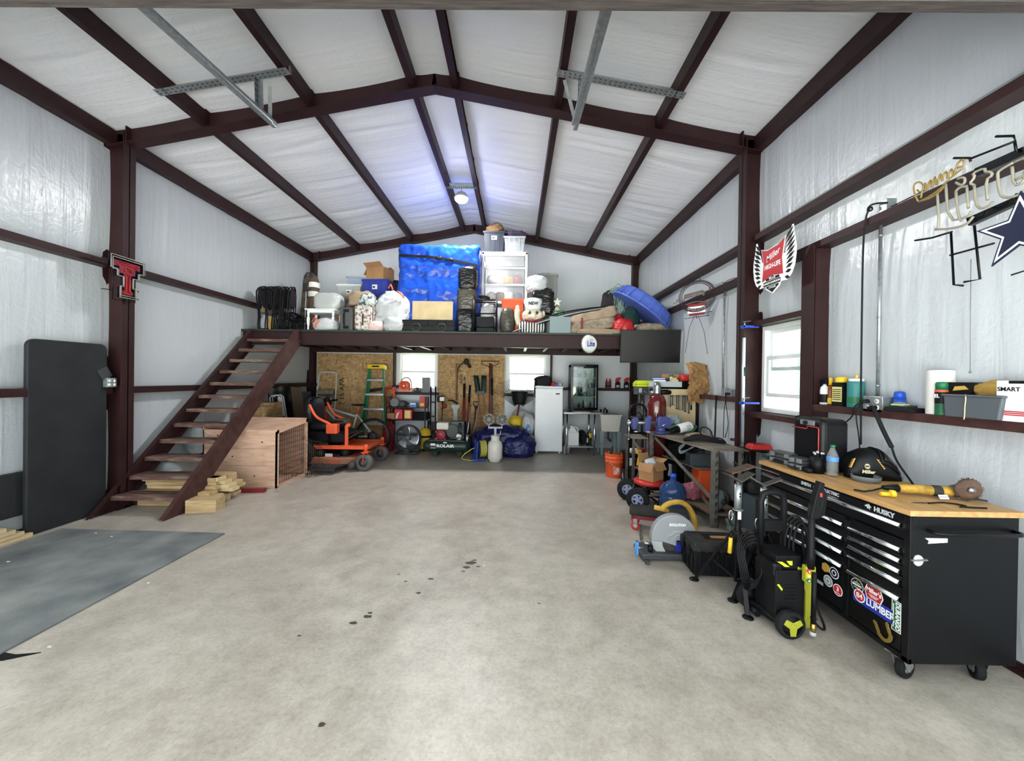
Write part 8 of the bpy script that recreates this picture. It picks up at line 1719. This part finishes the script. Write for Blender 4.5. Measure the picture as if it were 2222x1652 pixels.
# ---- neon T sign and outlet on the column
o = thing('neon_sign', 'unlit neon sign shaped like two overlapping letters T on the left steel column', 'neon sign', (-4.29, 4.21, 2.56)); M = LEFTW
TT = [(-.185, .225), (.185, .225), (.185, .085), (.12, .085), (.12, .015), (.055, .015), (.055, -.1), (.09, -.1), (.09, -.215), (-.09, -.215), (-.09, -.1), (-.055, -.1), (-.055, .015), (-.12, .015), (-.12, .085), (-.185, .085)]
b = MB(M=M); b.prism(TT, -.035, -.02); b.build('backing', 'glossy_black', o)
b = MB(M=M)
for k in (1., .9): b.tube([(x * k, y * k + .002, 0) for x, y in TT], .006, 7, True)
b.build('outer_tubes', 'neon_glass', o)
b = MB(M=M); b.prism([(-.14, .18), (.14, .18), (.14, .12), (.085, .12), (.085, .05), (.032, .05), (.032, -.135), (.055, -.135), (.055, -.175), (-.055, -.175), (-.055, -.135), (-.032, -.135), (-.032, .05), (-.085, .05), (-.085, .12), (-.14, .12)], -.02, -.012); b.build('letter_plate', 'neon_red', o)
b = MB(M=M)
for p in ([(-.12, .17), (-.1, .13), (-.08, .15), (.08, .15), (.1, .13), (.12, .17)], [(-.05, .05), (.05, .05), (.02, .03), (.02, -.13), (.05, -.16), (-.05, -.16), (-.02, -.13), (-.02, .03)], [(-.03, .12), (-.03, .08), (.0, .1), (.04, .08), (.04, .12)]): b.tube([(x, y, -.004) for x, y in p], .006, 6, True)
b.build('inner_tubes', 'red_ink', o)
b = MB(M=M); b.tube([(-.12, .24, -.05), (.12, .24, -.05), (.12, -.24, -.05), (-.12, -.24, -.05)], .006, 6, True)
b.build('wire_frame', 'black_satin', o)
for z, s in ((.2, 1), (.12, 1), (-.1, 1), (-.19, 1), (.18, -1), (-.15, -1)): b = MB(M=M); b.tube([(s * .12, z, -.05), (s * .16, z, -.05), (s * .2, z - .0, -.09)], .005, 5); b.build('hook', 'black_satin', o)
o = thing('outlet_box', 'white quad outlet box on the left wall girt beside the steel column', 'outlet', (-4.45, 4.17, 1.365)); b = MB(); b.box(-.05, .03, -.05, .05, 0, .1); b.build('box_body', 'galvanized', o, bevel=.003)
for y in (-.027, .027):
    for z in (.028, .07): b = MB(M=T(.03, y, z) @ LEFTW); b.lathe([(.016, 0), (.016, .003), (0, .003)], 16); b.build('socket', 'white_plastic', o)
b = MB(); b.box(-.008, .008, -.05, .05, 0, .12); solo(b, 'phone', 'dark_grey', 'dark flat handset leaning on the quad outlet box', 'handset', (-4.46, 4.16, 1.465), rot=(math.radians(30), 0, 0))
# ---- insulation rolls, lumber and crate under the stair
for k, (x, z, r_, lb) in enumerate(((-4.365, .215, .195, 'lower'), (-4.375, .61, .19, 'upper'))):
    b = MB(M=T(x, 5.2 if k else 4.75, z) @ R('X', -90) @ S(1, 1, .62 if k else .95)); b.lathe([(r_ * .5, 0), (r_ * .95, .02), (r_, .06)] + [(r_ * (1 + .02 * math.sin(i * 2.1)), .1 + i * .1) for i in range(12)] + [(r_, 1.34), (r_ * .9, 1.4), (0, 1.42)], 26); solo(b, 'insulation_roll', 'foil_wrap', lb + ' plastic wrapped insulation roll under the staircase', 'insulation roll', kind=None)
rr = random.Random(21)
for k in range(21):
    row, lay = k % 3, k // 3; l_ = rr.uniform(.8, .98); y = 4.42 + row * .15 + rr.uniform(-.02, .02); z = .0 + lay * .043; w_ = .12 if lay % 2 else .135
    if lay > 3 and row == 0: y += .1
    b = MB(); b.box(0, l_, -w_ / 2, w_ / 2, 0, .04); solo(b, 'lumber', ['lumber', 'pale_board', 'lumber'][k % 3], 'short offcut board in the pile under the lower stair treads', 'board', (-4.36 + rr.uniform(-.02, .08), y, z + .002), rr.uniform(-2, 2), group='lumber offcuts under the stair')
b = MB(); b.box(-.22, .22, -.03, .03, 0, .05); solo(b, 'lumber', 'dark_red', 'red painted board sticking out of the lumber pile before the plywood crate', 'board', (-3.45, 4.93, 0), 6)
b = MB(); b.box(-.15, .15, -.09, .09, 0, .14); solo(b, 'lumber', 'lumber', 'thick wood block on the floor at the right end of the lumber pile', 'wood block', (-3.44, 4.25, 0), 10)
o = thing('plywood_crate', 'plywood dog house with a wire kennel door at its right end', 'dog house', (-3.69, 5.51, 0))
b = MB(); w_, d_, h_ = .5, .39, .87
b.box(-w_, w_, -d_, -d_ + .016, 0, h_ - .09); b.box(-w_, w_, d_ - .016, d_, 0, h_); b.box(-w_, -w_ + .016, -d_, d_, 0, h_ - .05)
b.add([(-w_, -d_, h_ - .09), (w_, -d_, h_ - .09), (w_, d_ - .016, h_ - .005), (-w_, d_ - .016, h_ - .005)], [(0, 1, 2, 3)]); b.box(-w_, w_, -d_ + .016, d_ - .016, .0, .015); b.build('panels', 'plywood', o)
b = MB()
for z in (.3, .53): b.box(-w_, w_, -d_ - .002, -d_, z - .002, z)
for x, z in ((-.1, .42), (.2, .16), (.3, .62), (-.3, .7)): b.lathe([(.012, 0), (.0, .002)], 10, T(x, -d_, z) @ FRONT)
b.build('seam', 'dusty_wood', o)
b = MB(); b.box(w_ - .02, w_, -d_, -d_ + .05, 0, h_ - .09); b.box(w_ - .02, w_, d_ - .06, d_, 0, h_); b.bar((w_ - .01, -d_, h_ - .11), (w_ - .01, d_, h_ - .03), .02, .06); b.build('end_frame', 'plywood', o)
b = MB(); x = w_ - .03
for k in range(13): y = -d_ + .07 + k * .052; b.cyl((x, y, .03), (x, y, h_ - .12 + .008 * k), .0028, n=5)
for k in range(10): b.cyl((x, -d_ + .05, .05 + k * .072), (x, d_ - .06, .05 + k * .072), .0028, n=5)
b.build('wire_door', 'rusty_wire', o); b = MB(); b.box(x, x + .02, d_ - .13, d_ - .09, .2, .28); b.box(x, x + .02, d_ - .13, d_ - .09, .55, .6); b.build('latch', 'steel', o)
for k, (x, y, z, c_, lb) in enumerate(((-4.3, 6.3, 0, 'strand_board', 'strand board carton standing behind the plywood dog house'), (-4.34, 6.65, 0, 'strand_board', 'strand board panel box against the left wall behind the dog house'))):
    b = MB(); b.box(-.2, .2, -.14, .14, 0, 1.0 + .05 * k); solo(b, 'board_box', c_, lb, 'box', (x, y, z), 4)
for k, (y, w_, h_, m_, lb) in enumerate(((7.2, .5, 1.32, 'glossy_black', 'dark glass sheet leaning on the left wall under the loft'), (7.55, .45, 1.28, 'dusty_wood', 'brown board leaning beside the dark glass sheet'), (7.85, .4, 1.2, 'dark_grey', 'dark grey panel leaning in the far left corner'))):
    b = MB(); b.box(-.012, .012, -w_ / 2, w_ / 2, 0, h_); solo(b, 'sheet_panel', m_, lb, 'panel', (-4.3 + .04 * k, y, .003), rot=(0, math.radians(-8), math.radians(-14)))
o = thing('wire_rack', 'white wire rack folded behind the mower seat', 'rack', (-4.32, 7.0, .66), 0, None, (0, math.radians(-10), 0)); b = MB()
for y in (-.02, .05, .1): b.tube([(-.09, y, 0), (-.09, y, .46), (-.05, y, .5), (.05, y, .5), (.09, y, .46), (.09, y, 0)], .008, 7, True)
b.box(-.03, .06, .11, .115, .1, .46); b.build('wire_frame', 'white_plastic', o); b = MB(); b.box(-.1, .1, -.1, .12, -.66, 0); b.build('base_box', 'dark_grey', o)
# ---- zero turn mower (points to +x)
MX, MY = -2.95, 6.56
o = thing('riding_mower', 'orange zero turn riding mower with a black seat parked under the loft', 'mower', (MX, MY, 0))
b = MB()
for y in (-.33, .3): b.bar((-.55, y, .36), (.55, y, .36), .05, .06)
b.bar((.55, -.40, .36), (.55, .40, .36), .06, .05); b.bar((.1, -.33, .36), (.1, .3, .36), .05, .05); b.prism([(.1, -.28), (.52, -.36), (.52, .36), (.1, .28)], .375, .385)
b.bar((.2, -.30, .36), (.2, -.30, .72), .05, .035); b.bar((.2, -.3, .72), (.26, -.3, .72), .05, .05); b.build('frame', 'orange_paint', o, bevel=.006)
for y in (-.385, .385):
    b = MB(); b.cyl((.55, y, .3), (.55, y, .42), .03); b.box(.5, .6, y - .07, y + .07, .29, .305)
    for s in (-1, 1): b.bar((.55, y + s * .06, .3), (.53, y + s * .06, .12), .008, .05, (0, 1, 0))
    f_ = b.build('caster_fork', 'orange_paint', o); wheel_part(f_, (.53, y, .135), (.12, 1, 0), .135, .1, 'tyre_grey', 'dark_grey')
b = MB(); b.prism([(-.4, -.46), (.2, -.5), (.42, -.3), (.42, .35), (.2, .5), (-.4, .5)], .1, .21); b.build('mower_deck', 'deck_orange', o, bevel=.02)
b = MB(); b.prism([(-.19, -.70), (.2, -.70), (.26, -.5), (-.2, -.45)], .1, .125); b.add([(-.19, -.70, .1), (.2, -.70, .1), (.2, -.72, .06), (-.19, -.72, .06)], [(0, 1, 2, 3)]); b.build('discharge_chute', 'dusty_black', o)
b = MB(); b.box(-.25, .12, -.36, .3, .21, .25)
for x, y in ((-.22, -.28), (.15, -.2), (.15, .25)): b.cyl((x, y, .21), (x, y, .31), .1); b.cyl((x, y, .31), (x, y, .33), .05)
b.build('belt_cover', 'black_plastic', o, bevel=.01); b = MB(); b.box(-.12, -.0, -.365, -.36, .2, .26); b.build('warning_label', 'label_white', o)
b = MB(); b.box(-.6, .0, -.3, .3, .42, .6); b.prism([(-.15, .42), (.15, .42), (.22, .56), (.05, .6), (-.15, .62)], -.3, .3, FRONT); b.build('body', 'black_plastic', o, bevel=.03)
b = MB(); b.bar((.16, -.0, .47), (.34, -.0, .58), .5, .012, (-.5, 0, 1)); b.build('foot_plate', 'dark_grey', o)
b = MB(); b.box(-.12, .06, -.36, -.24, .58, .74); b.build('console', 'orange_paint', o, bevel=.015)
b = MB(); b.ell((-.25, 0, .68), (.25, .24, .08), 24, 12, .6); b.ell((-.48, 0, .92), (.09, .25, .25), 24, 14, .7); b.build('seat', 'seat_black', o); b = MB(); b.box(-.2, .0, .1, .3, .7, .77); b.build('seat_bag', 'grey_cloth', o, bevel=.02)
for y in (-.34, .26):
    b = MB(); b.tube([(-.4, y, 1.05), (-.36, y, .97), (-.3, y, .86), (-.2, y, .8), (-.05, y, .74), (.0, y, .64)], [.021] * 6, 10, smooth_path=2); b.build('steering_lever', 'orange_paint', o); b = MB(); b.tube([(-.4, y, 1.04), (-.44, y + .04, 1.12), (-.4, y + .06, 1.15)], .026, 9); b.build('grip', 'black_rubber', o)
for y in (-.4, .4): wheel_part(o, (-.52, y, .25), (0, 1, 0), .25, .2, 'black_rubber', 'light_grey', 'rear_wheel')
b = MB(); b.box(-.95, -.6, -.25, .25, .35, .75); b.build('engine', 'black_satin', o, bevel=.03)
b = MB(); b.lathe([(.05, -.03), (.06, 0), (.06, .08), (.05, .1), (0, .1)], 18, T(.36, -.42, .1) @ R('X', 90)); b.build('anti_scalp_roller', 'dark_grey', o)
# ---- bicycle behind the mower
o = thing('bicycle', 'mountain bike with a silver frame and orange fork behind the mower', 'bicycle', (-3.3, 7.5, 0))
for x, nm in ((.53, 'rear_wheel'), (-.57, 'front_wheel')):
    b = MB(); b.ring((x, 0, .355), .33, .026, (0, 1, 0), 40, 10); w_ = b.build(nm, 'black_rubber', o)
    b = MB(); b.ring((x, 0, .355), .3, .01, (0, 1, 0), 36, 6); b.cyl((x, -.04, .355), (x, .04, .355), .03)
    for k in range(16): a = k * math.pi / 8; b.cyl((x, .02 if k % 2 else -.02, .355), (x + .3 * math.cos(a), 0, .355 + .3 * math.sin(a)), .0016, n=4)
    b.build('rim', 'dark_steel', w_)
b = MB(); H, B_, Se = Vector((-.4, 0, .86)), Vector((.08, 0, .33)), Vector((.2, 0, .78))
for p, q_, r_ in ((H, B_, .026), (H + Vector((.0, 0, .04)), Se + Vector((0, 0, -.05)), .022), (Se, B_, .02), (Vector((.53, .03, .355)), Se, .012), (Vector((.53, .03, .355)), B_, .013), (Vector((.53, -.03, .355)), B_, .013), (Vector((.53, -.03, .355)), Se, .012)): b.cyl(p, q_, r_)
b.build('frame', 'silver_ink', o); b = MB()
for y in (-.05, .05): b.cyl((-.42, y, .8), (-.57, y, .355), .02)
b.cyl((-.42, 0, .78), (-.38, 0, .96), .022); b.build('fork', 'orange_paint', o); b = MB(); b.tube([(-.36, -.36, 1.03), (-.39, -.1, 1.02), (-.4, 0, .99), (-.39, .1, 1.02), (-.36, .36, 1.03)], .014)
for y in (-.3, .3): b.cyl((-.365, y - .06, 1.03), (-.365, y + .06, 1.03), .02)
b.blob((-.4, -.05, 1.0), (.08, .12, .06), 5, .3, 4); b.build('handlebar', 'black_rubber', o); b = MB(); b.cyl(Se, Se + Vector((.04, 0, .16)), .014); b.build('seat_post', 'orange_paint', o); b = MB(); b.ell((.25, 0, .96), (.14, .06, .025), 18, 8); b.box(.1, .2, -.02, .02, .945, .975); b.build('saddle', 'black_plastic', o)
b = MB(); b.lathe([(.09, -.004), (.09, .004), (.0, .005)], 26, T(.08, -.05, .33) @ FRONT); b.lathe([(.1, 0), (.04, .03)], 26, T(.53, -.05, .355) @ FRONT); b.box(.0, .03, -.06, -.05, .17, .33); b.tube([(.08, -.055, .42), (.53, -.055, .42)], .005); b.build('drivetrain', 'dark_steel', o)
# ---- ladders
def stepladder(lab, nm, loc, w0, w1, h_, n, rail, cap, step, lean_, rz=0):
    o = thing(nm, lab, 'ladder', loc, rz, None, (math.radians(-lean_), 0, math.radians(rz)))
    for s in (-1, 1): b = MB(); b.bar((s * w0 / 2, 0, 0), (s * w1 / 2, 0, h_), .03, .08, (0, 1, 0)); b.build('rail', rail, o)
    for s in (-1, 1): b = MB(); b.bar((s * w0 / 2 * .9, .1, 0), (s * w1 / 2 * .9, .05, h_ * .97), .025, .05, (0, 1, 0)); b.build('rear_rail', rail, o)
    for k in range(n): z = h_ * (k + .8) / (n + .6); w_ = w0 + (w1 - w0) * z / h_; b = MB(); b.box(-w_ / 2, w_ / 2, -.04, .04, z - .02, z); b.box(-w_ / 2, w_ / 2, -.042, -.038, z - .035, z); b.build('step', step, o)
    if cap: b = MB(); b.box(-w1 / 2 - .03, w1 / 2 + .03, -.07, .12, h_ - .02, h_ + .07); c2 = b.build('top_cap', cap, o, bevel=.01); b = MB(M=T(0, -.071, h_ + .025) @ FRONT); b.prism([(-.1, -.018), (.1, -.018), (.06, .0), (.1, .018), (-.1, .018), (-.06, 0)], 0, .001); b.build('dark_print', 'black_ink', c2)
    return o
stepladder('green fibreglass stepladder with a yellow top leaning folded on the strand board', 'stepladder', (-2.96, 7.92, 0), .54, .3, 1.72, 5, 'green_plastic', 'yellow_plastic', 'alu', 8)
o = thing('step_stool', 'folded silver step stool with a tall hoop handle in the left corner', 'step stool', (-4.03, 8.0, 0), 0, None, (math.radians(-8), 0, 0))
b = MB(); b.tube([(-.2, 0, 0), (-.2, 0, 1.56), (-.16, 0, 1.62), (.16, 0, 1.62), (.2, 0, 1.56), (.2, 0, 0)], .016, 8, smooth_path=1); b.build('hoop_frame', 'silver_ink', o)
for k, z in enumerate((.4, .72, 1.02, 1.16)): b = MB(); b.box(-.18, .18, -.09 - .02 * (k < 3), .02, z - .03, z + .06 * (k > 1)); b.build('step', 'worn_steel', o, bevel=.006)
o = thing('garden_cart', 'black wire cage panel on the floor between the dog house and the mower', 'wire panel', (-3.03, 5.76, 0)); b = MB()
for k in range(9): b.cyl((-.12 + k * .03, 0, .0), (-.12 + k * .03, .0, .62 - .02 * k), .003, n=5)
for k in range(7): b.cyl((-.12, 0, .01 + k * .09), (.13, 0, .01 + k * .085), .003, n=5)
b.build('wire_mesh', 'rusty_wire', o)
# ---- small marks on the slab: oil spots and chips
rr = random.Random(33)
b = MB()
for px, py, r_ in ((1022, 1222, .035), (1012, 1232, .025), (1030, 1216, .02), (935, 1257, .02), (908, 1287, .016), (768, 1352, .018), (797, 1338, .022), (803, 1330, .014), (865, 1247, .01), (1005, 1240, .012), (697, 1574, .014), (1038, 1230, .012), (650, 1380, .01), (880, 1262, .01), (1170, 1310, .008)):
    q = fl(px, py); n = 9; b.prism([(q.x + r_ * rr.uniform(.5, 1.3) * math.cos(6.283 * k / n) * 1.4, q.y + r_ * rr.uniform(.5, 1.3) * math.sin(6.283 * k / n) * .8) for k in range(n)], .0002, .0009)
solo(b, 'oil_spots', 'oil', 'scattered dark oil spots on the concrete floor', 'stain', kind='stuff')
b = MB()
for px, py in ((322, 1266), (208, 1160), (18, 1223), (242, 1168), (314, 1195), (108, 1405), (577, 1058), (640, 1108), (1050, 1228)): q = fl(px, py); b.cb((q.x, q.y, .014 if px < 250 and py < 1230 else .003), (.02, .008, .004))
solo(b, 'wood_chips', 'off_white', 'few pale wood chips scattered on floor and mat', 'chips', kind='stuff')
